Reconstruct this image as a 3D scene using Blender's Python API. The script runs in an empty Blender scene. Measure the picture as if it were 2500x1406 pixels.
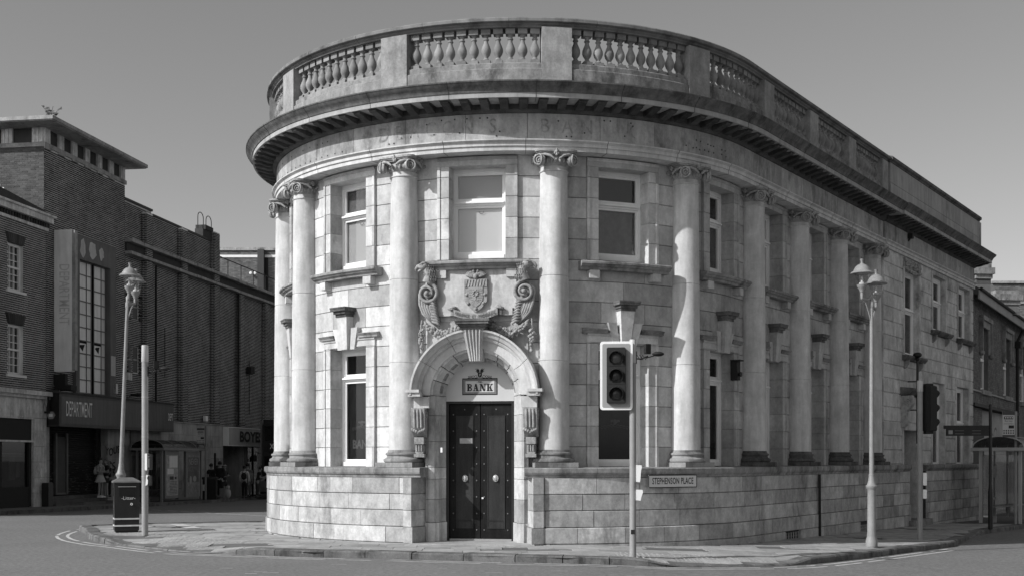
import bpy, bmesh, math, random
import numpy as np
from mathutils import Vector, Matrix
random.seed(7)
SC = bpy.context.scene
COL = SC.collection
# ------------------------------------------------------------------ camera, sky, sun, exposure
EYE = 1.83
FPX = 2948.0
cam_d = bpy.data.cameras.new('camera'); cam = bpy.data.objects.new('camera', cam_d); COL.objects.link(cam)
cam.location = (0, 0, EYE); cam.rotation_euler = (math.radians(90), 0, 0)
cam_d.sensor_width = 36.0; cam_d.lens = FPX/2500*36; cam_d.shift_y = 417/2500; cam_d.clip_end = 3000; cam_d.clip_start = .1
SC.camera = cam
SUN_AZ = math.radians(-60); SUN_EL = math.radians(33.5)      # azimuth from -Y towards +X
to_sun = Vector((math.sin(SUN_AZ)*math.cos(SUN_EL), -math.cos(SUN_AZ)*math.cos(SUN_EL), math.sin(SUN_EL)))
wd = bpy.data.worlds.new('World'); SC.world = wd; wd.use_nodes = True
nt = wd.node_tree; nt.nodes.clear()
sky = nt.nodes.new('ShaderNodeTexSky'); sky.sky_type = 'NISHITA'; sky.sun_disc = False
sky.sun_elevation = SUN_EL; sky.sun_rotation = math.atan2(to_sun.x, to_sun.y)
sky.dust_density = 1.5; sky.air_density = 1.0; sky.ozone_density = 2.0
sep = nt.nodes.new('ShaderNodeSeparateColor'); nt.links.new(sky.outputs[0], sep.inputs[0])
mx = nt.nodes.new('ShaderNodeMath'); mx.operation = 'ADD'      # black and white film: red and green light mixed
m1 = nt.nodes.new('ShaderNodeMath'); m1.operation = 'MULTIPLY'; m1.inputs[1].default_value = .60
m2 = nt.nodes.new('ShaderNodeMath'); m2.operation = 'MULTIPLY'; m2.inputs[1].default_value = .40
nt.links.new(sep.outputs[0], m1.inputs[0]); nt.links.new(sep.outputs[1], m2.inputs[0])
nt.links.new(m1.outputs[0], mx.inputs[0]); nt.links.new(m2.outputs[0], mx.inputs[1])
bg = nt.nodes.new('ShaderNodeBackground'); bg.inputs[1].default_value = .101
wo = nt.nodes.new('ShaderNodeOutputWorld')
nt.links.new(mx.outputs[0], bg.inputs[0]); nt.links.new(bg.outputs[0], wo.inputs[0])
sd = bpy.data.lights.new('sun', 'SUN'); sd.energy = 2.85; sd.angle = math.radians(.5); sd.color = (1, 1, 1)
so = bpy.data.objects.new('sun', sd); COL.objects.link(so); so.rotation_euler = to_sun.to_track_quat('Z', 'Y').to_euler()
so.location = to_sun*80
SC.view_settings.view_transform = 'Standard'; SC.view_settings.look = 'None'; SC.view_settings.exposure = .6; SC.view_settings.gamma = 1
SC.view_settings.use_curve_mapping = False

# ------------------------------------------------------------------ materials
MATS = {}
def mat(name, v, rough=.85, var=.1, stain=.2, sscale=1.2, streak=0., fine=.08, fscale=60, bump=.15, metal=0., spec=.3, dark=0., dscale=.8, dcut=.55, mott=0., mscale=5.):
    if name in MATS: return MATS[name]
    m = bpy.data.materials.new(name); m.use_nodes = True; n = m.node_tree; N = n.nodes; L = n.links
    b = N['Principled BSDF']; b.inputs['Roughness'].default_value = rough; b.inputs['Metallic'].default_value = metal
    b.inputs['Specular IOR Level'].default_value = spec
    geo = N.new('ShaderNodeNewGeometry'); oi = N.new('ShaderNodeObjectInfo')
    off = N.new('ShaderNodeVectorMath'); off.operation = 'SCALE'; off.inputs[3].default_value = 0
    def math_(op, a, c=None, clamp=False):
        q = N.new('ShaderNodeMath'); q.operation = op; q.use_clamp = clamp
        if op == 'MULTIPLY_ADD': q.inputs[2].default_value = .5-.5*c
        for i, z in enumerate((a, c)):
            if z is None: continue
            if isinstance(z, (int, float)): q.inputs[i].default_value = z
            else: L.new(z, q.inputs[i])
        return q.outputs[0]
    def noise(sc, detail=4, rough_=.55, stretch=None, dist=0):
        t = N.new('ShaderNodeTexNoise'); t.inputs['Scale'].default_value = sc; t.inputs['Detail'].default_value = detail; t.inputs['Roughness'].default_value = rough_
        t.inputs['Distortion'].default_value = dist
        src = geo.outputs['Position']
        if stretch:
            mp = N.new('ShaderNodeMapping'); mp.inputs['Scale'].default_value = stretch; L.new(src, mp.inputs[0]); src = mp.outputs[0]
        L.new(src, t.inputs['Vector']); return t.outputs[0]
    val = None
    def mul(a, c): return c if a is None else math_('MULTIPLY', a, c)
    if var:
        r = math_('FRACT', math_('ADD', geo.outputs['Random Per Island'], oi.outputs['Random']))
        val = mul(val, math_('ADD', math_('MULTIPLY', r, 2*var), 1-var))
    if stain:
        s = noise(sscale, 6, .62, None, .05); val = mul(val, math_('ADD', math_('MULTIPLY', s, 4*stain), 1-2*stain))
    if streak:
        s = noise(5.5, 5, .65, (1, 1, .12)); val = mul(val, math_('ADD', math_('MULTIPLY', s, 4*streak), 1-2*streak))
    if dark:      # soot and damp patches
        s = noise(dscale, 7, .70, (1, 1, .5), .05)
        k = math_('MULTIPLY', math_('SUBTRACT', s, dcut), 7, True)
        val = mul(val, math_('SUBTRACT', 1, math_('MULTIPLY', k, dark)))
    if mott:
        s = noise(mscale, 5, .72, (1, 1, .7)); k = math_('MULTIPLY_ADD', s, 3.2, True); val = mul(val, math_('SUBTRACT', 1+mott*.35, math_('MULTIPLY', k, mott)))
        s = noise(mscale*4.3, 3, .7); k = math_('MULTIPLY_ADD', s, 3.0, True); val = mul(val, math_('SUBTRACT', 1+mott*.2, math_('MULTIPLY', k, mott*.5)))
    fn = noise(fscale, 3, .7)
    if fine: val = mul(val, math_('ADD', math_('MULTIPLY', fn, 4*fine), 1-2*fine))
    if val is None: b.inputs['Base Color'].default_value = (v, v, v, 1)
    else:
        o = math_('MULTIPLY', val, v, True)
        L.new(o, b.inputs['Base Color'])
    if bump:
        bp = N.new('ShaderNodeBump'); bp.inputs['Strength'].default_value = bump; bp.inputs['Distance'].default_value = .01
        L.new(fn, bp.inputs['Height']); L.new(bp.outputs[0], b.inputs['Normal'])
    MATS[name] = m
    return m
def glass(name, tint=.9, gl=.03, facmul=1.0):
    m = bpy.data.materials.new(name); m.use_nodes = True; N = m.node_tree.nodes; L = m.node_tree.links; N.clear()
    tr = N.new('ShaderNodeBsdfTransparent'); tr.inputs[0].default_value = (tint, tint, tint, 1)
    g = N.new('ShaderNodeBsdfGlossy'); g.inputs['Roughness'].default_value = .02
    fr = N.new('ShaderNodeLayerWeight'); fr.inputs[0].default_value = .5
    pw = N.new('ShaderNodeMath'); pw.operation = 'POWER'; pw.inputs[1].default_value = 4.; L.new(fr.outputs[1], pw.inputs[0])
    a = N.new('ShaderNodeMath'); a.operation = 'MULTIPLY_ADD'; a.use_clamp = True; a.inputs[1].default_value = .9*facmul; a.inputs[2].default_value = gl+.035
    L.new(pw.outputs[0], a.inputs[0]); mxs = N.new('ShaderNodeMixShader'); L.new(a.outputs[0], mxs.inputs[0]); L.new(tr.outputs[0], mxs.inputs[1]); L.new(g.outputs[0], mxs.inputs[2])
    o = N.new('ShaderNodeOutputMaterial'); L.new(mxs.outputs[0], o.inputs[0]); return m
STONE = mat('sandstone', .50, .9, .25, .20, .9, .14, .05, 45, .12, dark=.5, dscale=1.1, dcut=.575, mott=.32, mscale=3.5)
STONEC = mat('column_stone', .52, .9, .04, .16, 1.7, .24, .05, 45, .08, dark=.2, dscale=1.5, dcut=.62, mott=.17, mscale=4)
PLST = mat('plinth_stone', .42, .92, .24, .20, 1.6, .10, .09, 40, .35, dark=.5, dscale=1.3, dcut=.54, mott=.42, mscale=4)
STONEW = mat('shaded_sandstone', .42, .9, .14, .22, .9, .16, .06, 45, .15, dark=.45, dscale=1.1, dcut=.57, mott=.35, mscale=3.5)  # darker sandstone copy, the right wing's shade put into its colour
FRST = mat('frieze_stone', .36, .9, .16, .2, 1.3, .22, .06, 40, .15, dark=.55, dscale=1.6, dcut=.52, mott=.35, mscale=4)
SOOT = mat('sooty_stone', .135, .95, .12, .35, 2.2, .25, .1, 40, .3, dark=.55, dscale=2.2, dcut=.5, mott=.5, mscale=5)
MIDS = mat('weathered_stone', .27, .93, .10, .25, 1.8, .22, .08, 40, .25, dark=.6, dscale=1.8, dcut=.5, mott=.4, mscale=5)
CAPS = mat('carved_stone', .36, .92, .05, .25, 5, .0, .10, 60, .3, dark=.45, dscale=4, dcut=.55, mott=.45, mscale=14)
CARV = mat('relief_stone', .31, .92, .03, .22, 6, .0, .10, 60, .3, dark=.5, dscale=5, dcut=.56, mott=.45, mscale=14)
RUST = mat('rusticated_stone', .52, .92, .14, .25, 1.2, .16, .07, 40, .25, dark=.6, dscale=1.0, dcut=.54, mott=.4, mscale=3.5)
MORT = mat('dark_joint', .05, .95, 0, .2, 3, 0, .1, 60, 0)
WHITE = mat('white_paint', .80, .5, 0, .05, 3, .05, .02, 60, .03)
CREAM = mat('pale_render', .66, .85, .05, .25, 1.5, .3, .08, 40, .2, dark=.5, dscale=1.6, dcut=.54, mott=.3, mscale=3)
DGREY = mat('dark_interior', .02, .9, 0, 0, 1, 0, 0, 1, 0)
BLACK = mat('black_paint', .02, .4, 0, .2, 4, .2, .05, 80, .04, spec=.3)
BLACKM = mat('matt_black', .018, .7, 0, .1, 4, 0, .05, 80, .04)
GREYM = mat('galvanised_steel', .34, .45, 0, .12, 6, .12, .05, 90, .05, metal=.3)
POLEM = mat('grey_post_paint', .27, .5, 0, .12, 5, .12, .06, 90, .06)
LAMPM = mat('pale_lamp_paint', .25, .5, 0, .15, 6, .12, .06, 90, .06)
GLASS = glass('window_glass')
DGLASS = glass('dark_window_glass', .6, .0, .8)
SGLASS = glass('street_glass', .85, .05, .6)
LGLASS = glass('lantern_glass', .93, .05, .5)
BLIND = mat('blind_fabric', .33, .8, .25, .03, 1, 0, .02, 10, 0)
BRICK = mat('dark_brick', .055, .9, .6, .35, .35, .1, .08, 60, .3, dark=.35, dscale=.5, dcut=.55)
BRICKM = mat('mortar', .62, .95, 0, .3, 1.0, .1, .1, 60, .2)
BRICKL = mat('mid_brick', .085, .9, .30, .2, .5, .1, .08, 60, .3)
BRICKR = mat('grey_brick', .15, .9, .30, .25, .5, .15, .08, 60, .3, dark=.5, dscale=.7, dcut=.55)
ASPH = mat('asphalt', .19, .9, 0, .12, .35, 0, .22, 55, .5, mott=.55, mscale=11)
SLAB = mat('paving_stone', .33, .9, .16, .2, 1.2, 0, .08, 60, .25, dark=.45, dscale=1.1, dcut=.58, mott=.3, mscale=5)
SLABD = mat('paving_bed', .12, .95, 0, .2, 3, 0, .1, 60, .2)
BRICKM2 = mat('grey_mortar', .12, .95, 0, .3, 1.0, .1, .1, 60, .2)
KERB = mat('kerb_granite', .15, .9, .25, .3, 4, 0, .2, 50, .5, dark=.6, dscale=3, dcut=.5, mott=.4, mscale=8)
PAINTL = mat('worn_line_paint', .50, .8, 0, .3, 5, 0, .15, 60, .1)
CONC = mat('concrete', .36, .9, .05, .3, 1.8, .2, .1, 40, .3, dark=.7, dscale=1.5, dcut=.56, mott=.4, mscale=4)
PATCH = mat('asphalt_patch', .085, .9, 0, .2, 2, 0, .15, 80, .3)


class MB:
    def __init__(s): s.v = []; s.f = []
    def add(s, vs, fs):
        o = len(s.v); s.v += [tuple(p) for p in vs]; s.f += [tuple(i+o for i in f) for f in fs]
    def box(s, x0, x1, y0, y1, z0, z1, F=None, c=0):
        if c:
            return s.poly([(x0+c, z0), (x1-c, z0), (x1, z0+c), (x1, z1-c), (x1-c, z1), (x0+c, z1), (x0, z1-c), (x0, z0+c)], y0, y1, F)
        vs = [(x0, y0, z0), (x1, y0, z0), (x1, y1, z0), (x0, y1, z0), (x0, y0, z1), (x1, y0, z1), (x1, y1, z1), (x0, y1, z1)]
        if F: vs = [F(*p) for p in vs]
        s.add(vs, [(0, 3, 2, 1), (4, 5, 6, 7), (0, 1, 5, 4), (1, 2, 6, 5), (2, 3, 7, 6), (3, 0, 4, 7)])
    def poly(s, pts, b0, b1, F=None):            # polygon in (a, z), extruded along b
        n = len(pts)
        if F is None: F = lambda a, b, z: (a, b, z)
        vs = [F(a, b0, z) for a, z in pts] + [F(a, b1, z) for a, z in pts]
        s.add(vs, [tuple(range(n)), tuple(range(2*n-1, n-1, -1))] + [(i, i+n, (i+1) % n+n, (i+1) % n) for i in range(n)])
    def lathe(s, prof, n=24, F=None, cap=True, x=0, y=0):
        if F is None: F = lambda a, b, z: (a, b, z)
        vs = []; fs = []
        for r, z in prof:
            for k in range(n):
                a = 2*math.pi*k/n; vs.append(F(x+r*math.cos(a), y+r*math.sin(a), z))
        for j in range(len(prof)-1):
            for k in range(n):
                k2 = (k+1) % n; fs.append((j*n+k, j*n+k2, (j+1)*n+k2, (j+1)*n+k))
        if cap: fs.append(tuple(range(n-1, -1, -1))); fs.append(tuple((len(prof)-1)*n+k for k in range(n)))
        s.add(vs, fs)
    def tube(s, pts, r, n=8, cap=True):
        pts = [Vector(p) for p in pts]; m = len(pts)
        rr = r if isinstance(r, (list, tuple)) else [r]*m
        vs = []; fs = []; prev = None
        for i, p in enumerate(pts):
            d = (pts[min(i+1, m-1)]-pts[max(i-1, 0)]).normalized()
            ref = Vector((0, 0, 1)) if abs(d.z) < .9 else Vector((1, 0, 0))
            if prev is not None: a = (prev - d*prev.dot(d)).normalized()
            else: a = d.cross(ref).normalized()
            prev = a; b = d.cross(a)
            for k in range(n):
                t = 2*math.pi*k/n; vs.append(p+a*(rr[i]*math.cos(t))+b*(rr[i]*math.sin(t)))
        for j in range(m-1):
            for k in range(n): k2 = (k+1) % n; fs.append((j*n+k, j*n+k2, (j+1)*n+k2, (j+1)*n+k))
        if cap: fs.append(tuple(range(n-1, -1, -1))); fs.append(tuple((m-1)*n+k for k in range(n)))
        s.add(vs, fs)
    def ball(s, c, r, nu=8, nv=5, F=None):
        if not isinstance(r, (tuple, list)): r = (r, r, r)
        if F is None: F = lambda a, b, z: (a, b, z)
        vs = [F(c[0], c[1], c[2]-r[2])]
        for j in range(1, nv):
            t = -math.pi/2+math.pi*j/nv
            for k in range(nu):
                a = 2*math.pi*k/nu; vs.append(F(c[0]+r[0]*math.cos(t)*math.cos(a), c[1]+r[1]*math.cos(t)*math.sin(a), c[2]+r[2]*math.sin(t)))
        vs.append(F(c[0], c[1], c[2]+r[2])); fs = []
        for k in range(nu): fs.append((0, 1+(k+1) % nu, 1+k))
        for j in range(nv-2):
            for k in range(nu): fs.append((1+j*nu+k, 1+j*nu+(k+1) % nu, 1+(j+1)*nu+(k+1) % nu, 1+(j+1)*nu+k))
        last = len(vs)-1
        for k in range(nu): fs.append((last, last-nu+k, last-nu+(k+1) % nu))
        s.add(vs, fs)
def mesh_of(name, mb, m, smooth=False, sharp=38):
    me = bpy.data.meshes.new(name); me.from_pydata(mb.v, [], mb.f); me.materials.append(m)
    b_ = bmesh.new(); b_.from_mesh(me); bmesh.ops.recalc_face_normals(b_, faces=b_.faces); b_.to_mesh(me); b_.free()
    if smooth:
        me.shade_smooth(); me.set_sharp_from_angle(angle=math.radians(80 if m.name in ('relief_stone', 'carved_stone') else sharp))
    return me
def put(o, parent):
    COL.objects.link(o)
    if parent is not None:
        o.parent = parent
        r = parent
        off = r.get('_o')
        if off is not None: o.matrix_parent_inverse = Matrix.Translation(-Vector(off))
    return o
def obj(name, mb, m, parent=None, smooth=False, label=None, kind=None):
    me = mb if isinstance(mb, bpy.types.Mesh) else mesh_of(name, mb, m, smooth)
    o = bpy.data.objects.new(name, me); put(o, parent)
    if label: o['label'] = label
    if kind: o['kind'] = kind
    return o
def thing(name, label, cat, loc=(0, 0, 0), group=None, local=False):
    """Empty at the thing's base. local=True: children are built in local coordinates, else in world ones."""
    o = bpy.data.objects.new(name, None); COL.objects.link(o); o.location = loc; o.empty_display_size = .3
    o['label'] = label; o['category'] = cat
    if group: o['group'] = group
    if not local: OFFS.append(o); o['_o'] = list(loc)
    return o
OFFS = []
def tag(o, label, cat, group=None):
    o['label'] = label; o['category'] = cat
    if group: o['group'] = group
    return o
def inst(name, me, parent, loc, rz=0, scale=None):
    o = bpy.data.objects.new(name, me); put(o, parent)
    o.location = loc; o.rotation_euler = (0, 0, rz)
    if scale: o.scale = scale
    return o
def copy_tree(o, parent=None):
    c = o.copy(); COL.objects.link(c); c.parent = parent
    for ch in list(o.children): copy_tree(ch, c)
    return c
def text_mb(body, size, F, ext=.004, sx=1., align='CENTER', spacing=1., bold=0.):
    """Letters as geometry: F(a, b, z) maps the plane to the world, a to the right, z up, b outwards."""
    cu = bpy.data.curves.new('letters', 'FONT'); cu.body = body; cu.size = size; cu.align_x = align; cu.align_y = 'CENTER'; cu.space_character = spacing
    cu.offset = bold; cu.resolution_u = 3
    o = bpy.data.objects.new('letters', cu); COL.objects.link(o)
    bpy.context.view_layer.update()
    me = bpy.data.meshes.new_from_object(o.evaluated_get(bpy.context.evaluated_depsgraph_get()))
    mb = MB(); mb.add([F(v.co.x*sx, ext, v.co.y) for v in me.vertices], [tuple(p.vertices) for p in me.polygons])
    bpy.data.objects.remove(o); bpy.data.curves.remove(cu); bpy.data.meshes.remove(me)
    return mb
def frame(ox, oy, h, z0=0):
    """local frame: a along heading h (angle of +a from world X), b outwards (towards the viewer for h=0), z up"""
    c, s_ = math.cos(h), math.sin(h)
    return lambda a, b, z: (ox+a*c+b*s_, oy+a*s_-b*c, z0+z)

# ------------------------------------------------------------------ ground
def sstep(a, b, t):
    t = min(1, max(0, (t-a)/(b-a))); return t*t*(3-2*t)
def H(x, y):
    h = -.012*max(0, min(y, 110)-36)*sstep(33, 42, y)
    xx = min(x, 40)
    if xx > .5: h -= .030*min(xx-.5, 9.5)*sstep(.5, 3, xx)
    if xx > 10: h -= .015*(xx-10)
    return h
def ground(px, py, dz=0.):
    """point of the ground (raised by dz) seen at a pixel of the 2500 px photograph"""
    a = (px-1250)/FPX; Z = 25.
    for _ in range(40): Z = (EYE-H(a*Z, Z)-dz)*FPX/(py-1120)
    return (a*Z, Z)
# ------------------------------------------------------------------ setting: road, far ground, pavements
def sheet(name, pts_fn, nx, ny, m, kind='structure'):
    vs = [pts_fn(i/nx, j/ny) for j in range(ny+1) for i in range(nx+1)]
    fs = [(j*(nx+1)+i, j*(nx+1)+i+1, (j+1)*(nx+1)+i+1, (j+1)*(nx+1)+i) for j in range(ny) for i in range(nx)]
    mb = MB(); mb.add(vs, fs); o = obj(name, mb, m); o['kind'] = kind; return o
def rd(u, v):
    x = -80+160*u; y = 2+118*v; return (x, y, H(x, y))
sheet('road', rd, 160, 118, ASPH)
gm = MB()
R0 = 1500
for x0, x1, y0, y1 in ((-R0, R0, -R0, 2), (-R0, R0, 120, R0), (-R0, -80, 2, 120), (80, R0, 2, 120)):
    gm.box(x0, x1, y0, y1, -4, -1.6)
o = obj('ground', gm, PATCH); o['kind'] = 'structure'

# bank plan: half round end and two parallel wings; s runs along the column line, o is the offset outwards
CX, CZ, RC, TH = .203, 30.505, 5.776, math.radians(55.85)
S1 = RC*TH; S0 = RC*(TH-math.pi)
def P(s, o=0.):
    if s > S1: a, t = TH, s-S1
    elif s < S0: a, t = TH-math.pi, s-S0
    else: a, t = s/RC, 0
    return (CX+(RC+o)*math.sin(a)+t*math.cos(a), CZ-(RC+o)*math.cos(a)+t*math.sin(a))
def HD(s): return min(max(s, S0), S1)/RC
def FR(s, o=0., z0=0.):
    x, y = P(s, o); return frame(x, y, HD(s), z0)
def stations(s0, s1, step=.32):
    st = [s0]
    for b in (S0, S1):
        if s0 < b < s1: st.append(b)
    st.append(s1); st.sort(); out = [st[0]]
    for a, b in zip(st, st[1:]):
        n = 1 if (a >= S1-1e-6 or b <= S0+1e-6) else max(1, math.ceil((b-a)/step))
        out += [a+(b-a)*k/n for k in range(1, n+1)]
    return out
def sweep(mb, s0, s1, prof, step=.32, gap=0., zf=None):
    s0 += gap; s1 -= gap; st = stations(s0, s1, step); n = len(prof); vs = []
    for s in st:
        for o_, z in prof:
            x, y = P(s, o_); vs.append((x, y, z if zf is None else zf(x, y, z)))
    fs = []
    for j in range(len(st)-1):
        for k in range(n): k2 = (k+1) % n; fs.append((j*n+k, (j+1)*n+k, (j+1)*n+k2, j*n+k2))
    fs.append(tuple(range(n))); m = (len(st)-1)*n; fs.append(tuple(m+k for k in range(n-1, -1, -1)))
    mb.add(vs, fs)
def rect(o0, o1, z0, z1, c=0.):
    if c: return [(o0, z0), (o1-c, z0), (o1, z0+c), (o1, z1-c), (o1-c, z1), (o0, z1)]
    return [(o0, z0), (o1, z0), (o1, z1), (o0, z1)]
def s_of(px, o=0.):
    a = (px-1250)/FPX; lo, hi = -9., 60.
    for _ in range(50):
        m = (lo+hi)/2; x, y = P(m, o)
        if x/y < a: lo = m
        else: hi = m
    return lo
SE = s_of(2376, .27)           # far end of the rusticated section
SI = 15.86                     # where it starts, just past the last column

# pavement of the island: outline in the plan, from kerb pixels turned into ground points
def G(px, py, dz=0.12): return ground(px, py, dz)
front = [G(*p) for p in ((209, 1291), (213, 1300), (235, 1309), (262, 1314), (303, 1317), (375, 1326), (454, 1334), (574, 1337), (760, 1344), (900, 1346), (1050, 1350), (1200, 1354), (1380, 1358), (1500, 1361), (1611, 1366), (1750, 1367), (1900, 1366), (1964, 1362), (2022, 1357), (2149, 1343), (2230, 1333), (2290, 1326), (2327, 1322))]
tail = [(13.1, 34.1), (14.0, 35.4), (16.3, 38.6), (22.0, 47.0), (40, 73)]
head = [(40, 90), (-2, 90), (-3.4, 46), (-4.0, 37.5), (-5.2, 34.6), (-6.8, 33.6), (-9.7, 32.3), (-11.2, 31.2)]
OUT = front+tail+head
def pdist(x, y, pts):
    best = 1e9
    for (x1, y1), (x2, y2) in zip(pts, pts[1:]):
        dx, dy = x2-x1, y2-y1; t = max(0, min(1, ((x-x1)*dx+(y-y1)*dy)/(dx*dx+dy*dy))); best = min(best, math.hypot(x1+dx*t-x, y1+dy*t-y))
    return best
def drop(x, y):
    f = 1.
    for c, w in ((-7.0, 1.7), (4.0, 1.5)):
        if y < 30: f = min(f, max(.22, (abs(x-c)-w+.5)/.7))
    f = min(f, max(.22, (math.hypot(x-12.6, y-33.2)-.7)/.8))
    return max(.22, min(1, f))
def PHT(x, y):
    low = drop(x, y)
    if low > .99: return .12
    return .12*(low+(1-low)*min(1, pdist(x, y, front+tail[:2])/1.3))
pave = thing('pavement', 'x', 'x', (0, 26, 0)); del pave['label'], pave['category']; pave['kind'] = 'structure'
bm = bmesh.new(); vv = [bm.verts.new((x, y, 0)) for x, y in OUT]; bm.faces.new(vv)
for ax, lo, hi in ((0, -12, 40), (1, 21, 90)):
    k = lo
    while k < hi:
        bmesh.ops.bisect_plane(bm, geom=bm.verts[:]+bm.edges[:]+bm.faces[:], plane_co=(k, 0, 0) if ax == 0 else (0, k, 0), plane_no=(1, 0, 0) if ax == 0 else (0, 1, 0)); k += .5 if ((ax == 0 and -11 <= k < 15) or (ax == 1 and k < 36)) else 2.
for v in bm.verts: v.co.z = H(v.co.x, v.co.y)+PHT(v.co.x, v.co.y)-.022
bmesh.ops.recalc_face_normals(bm, faces=bm.faces)
me = bpy.data.meshes.new('paving_bed'); bm.to_mesh(me); bm.free(); me.materials.append(SLABD)
obj('paving_bed', me, SLABD, pave)
def inside(x, y, poly=OUT):
    c = False; n = len(poly)
    for i in range(n):
        x1, y1 = poly[i]; x2, y2 = poly[i-1]
        if (y1 > y) != (y2 > y) and x < (x2-x1)*(y-y1)/(y2-y1)+x1: c = not c
    return c
BK = [P(s, .45) for s in stations(-20, SE, .5)]+[(P(SE, -12)), (P(-20, .45))]
slabs = []
rot = math.radians(1.5); cr, sr = math.cos(rot), math.sin(rot)
rng = random.Random(5)
v = 20.9; row = 0
while v < 46:
    dv = .45; u = -12.4-(row % 2)*.33; row += 1
    while u < 24:
        du = rng.choice((.6, .6, .75, .5))
        cs = [(u+.004, v+.004), (u+du-.004, v+.004), (u+du-.004, v+dv-.004), (u+.004, v+dv-.004)]
        w = [(a*cr-b*sr, a*sr+b*cr) for a, b in cs]; cx_, cy_ = sum(p[0] for p in w)/4, sum(p[1] for p in w)/4
        edge = pdist(cx_, cy_, front) if cy_ < 33 else 1
        if all(inside(*p) for p in w) and not inside(cx_, cy_, BK) and edge > .27 and pdist(cx_, cy_, head+[front[0]]) > .22:
            tact = (-9.3 < cx_ < -5.2 and cy_ < 28.6-.0*cx_ and edge < 1.6) or (2.0 < cx_ < 5.6 and cy_ < 22.7)
            patch = (math.sin(cx_*1.1+1.3)*math.sin(cy_*1.7+cx_*.4) > .72)
            if not patch and not (cx_ > 14 and cy_ > 40): slabs.append((cx_, cy_, w, tact))
        u += du
    v += dv
slabs.sort(key=lambda t: t[1]*1.0+abs(t[0])*.05)
rest = MB(); tac = MB()
for i, (x, y, w, tact) in enumerate(slabs):
    h = rng.uniform(-.004, .004)+PHT(x, y)-.007+(.0 if rng.random() > .06 else -.008)
    tx, ty = rng.uniform(-.006, .006), rng.uniform(-.006, .006)
    top = [(a, b, H(a, b)+h+PHT(a, b)-PHT(x, y)+tx*(a-x)+ty*(b-y)) for a, b in w]
    mb = MB() if i < 296 else rest
    mb.add([(a, b, z-.05) for a, b, z in top]+top, [(4, 5, 6, 7), (0, 1, 5, 4), (1, 2, 6, 5), (2, 3, 7, 6), (3, 0, 4, 7)])
    if i < 296: obj('paving_slab', mb, SLAB, pave)
    if tact and i < 296:
        for p in range(6):
            for q in range(4):
                fu, fv = (p+.5)/6, (q+.5)/4
                a = w[0][0]*(1-fu)+w[1][0]*fu+(w[3][0]-w[0][0])*fv; b = w[0][1]*(1-fu)+w[1][1]*fu+(w[3][1]-w[0][1])*fv; z = H(a, b)+h+PHT(a, b)-PHT(x, y)
                r_ = .017
                tac.add([(a-r_, b-r_, z-.002), (a+r_, b-r_, z-.002), (a+r_, b+r_, z-.002), (a-r_, b+r_, z-.002), (a-r_*.6, b-r_*.6, z+.007), (a+r_*.6, b-r_*.6, z+.007), (a+r_*.6, b+r_*.6, z+.007), (a-r_*.6, b+r_*.6, z+.007)],
                        [(4, 5, 6, 7), (0, 1, 5, 4), (1, 2, 6, 5), (2, 3, 7, 6), (3, 0, 4, 7)])
obj('paving_slabs_beyond', rest, SLAB, pave, kind='stuff')
obj('tactile_bumps', tac, SLAB, pave, kind='stuff')
# kerb stones along the outline
def along(pts, closed=False):
    out = [(pts[0][0], pts[0][1], 0.)]
    for p, q in zip(pts, pts[1:]): out.append((q[0], q[1], out[-1][2]+math.hypot(q[0]-p[0], q[1]-p[1])))
    return out
def at_len(tab, d):
    for a, b in zip(tab, tab[1:]):
        if d <= b[2]:
            f = (d-a[2])/max(1e-9, b[2]-a[2]); return (a[0]+(b[0]-a[0])*f, a[1]+(b[1]-a[1])*f)
    return tab[-1][:2]
def chaikin(pts, n=2):
    for _ in range(n):
        q = [pts[0]]
        for a, b in zip(pts, pts[1:]): q += [(a[0]*.75+b[0]*.25, a[1]*.75+b[1]*.25), (a[0]*.25+b[0]*.75, a[1]*.25+b[1]*.75)]
        pts = q+[pts[-1]]
    return pts
def off_line(pts, d):
    out = []
    for i, p in enumerate(pts):
        a = pts[max(0, i-1)]; b = pts[min(len(pts)-1, i+1)]; dx, dy = b[0]-a[0], b[1]-a[1]; l = math.hypot(dx, dy) or 1
        out.append((p[0]+dy/l*d, p[1]-dx/l*d))
    return out
def kerbs(path, parent, low=lambda x, y: 1., top=.13, wid=.28, ln=.93):
    tab = along(path); d = 0
    while d < tab[-1][2]-.1:
        l = min(ln*rng.uniform(.8, 1.15), tab[-1][2]-d); mb = MB(); n = 3; vs = []
        jit = rng.uniform(-.006, .006)
        for k in range(n+1):
            dd = d+.008+(l-.016)*k/n; x, y = at_len(tab, dd); x2, y2 = at_len(tab, min(dd+.05, tab[-1][2])); x1, y1 = at_len(tab, max(dd-.05, 0))
            tx, ty = x2-x1, y2-y1; q = math.hypot(tx, ty) or 1; nx, ny = -ty/q, tx/q     # inwards (left of travel)
            h = top*low(x, y)+jit+rng.uniform(-.004, .004); g = H(x, y); b_ = rng.uniform(-.008, .008)
            for o_, z in ((b_, -.05), (b_+.0, h-.03), (.03+b_, h), (wid, h+.004), (wid, -.05)): vs.append((x+nx*o_, y+ny*o_, g+z))
        fs = []
        for k in range(n):
            for j in range(5): j2 = (j+1) % 5; fs.append((k*5+j, (k+1)*5+j, (k+1)*5+j2, k*5+j2))
        fs += [tuple(range(5)), tuple(n*5+j for j in range(4, -1, -1))]
        mb.add(vs, fs); obj('kerb_stone', mb, KERB, parent); d += l
kerbs(chaikin(front, 1)+tail[:4], pave, drop)
kerbs(head[2:]+[front[0]], pave)
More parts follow.
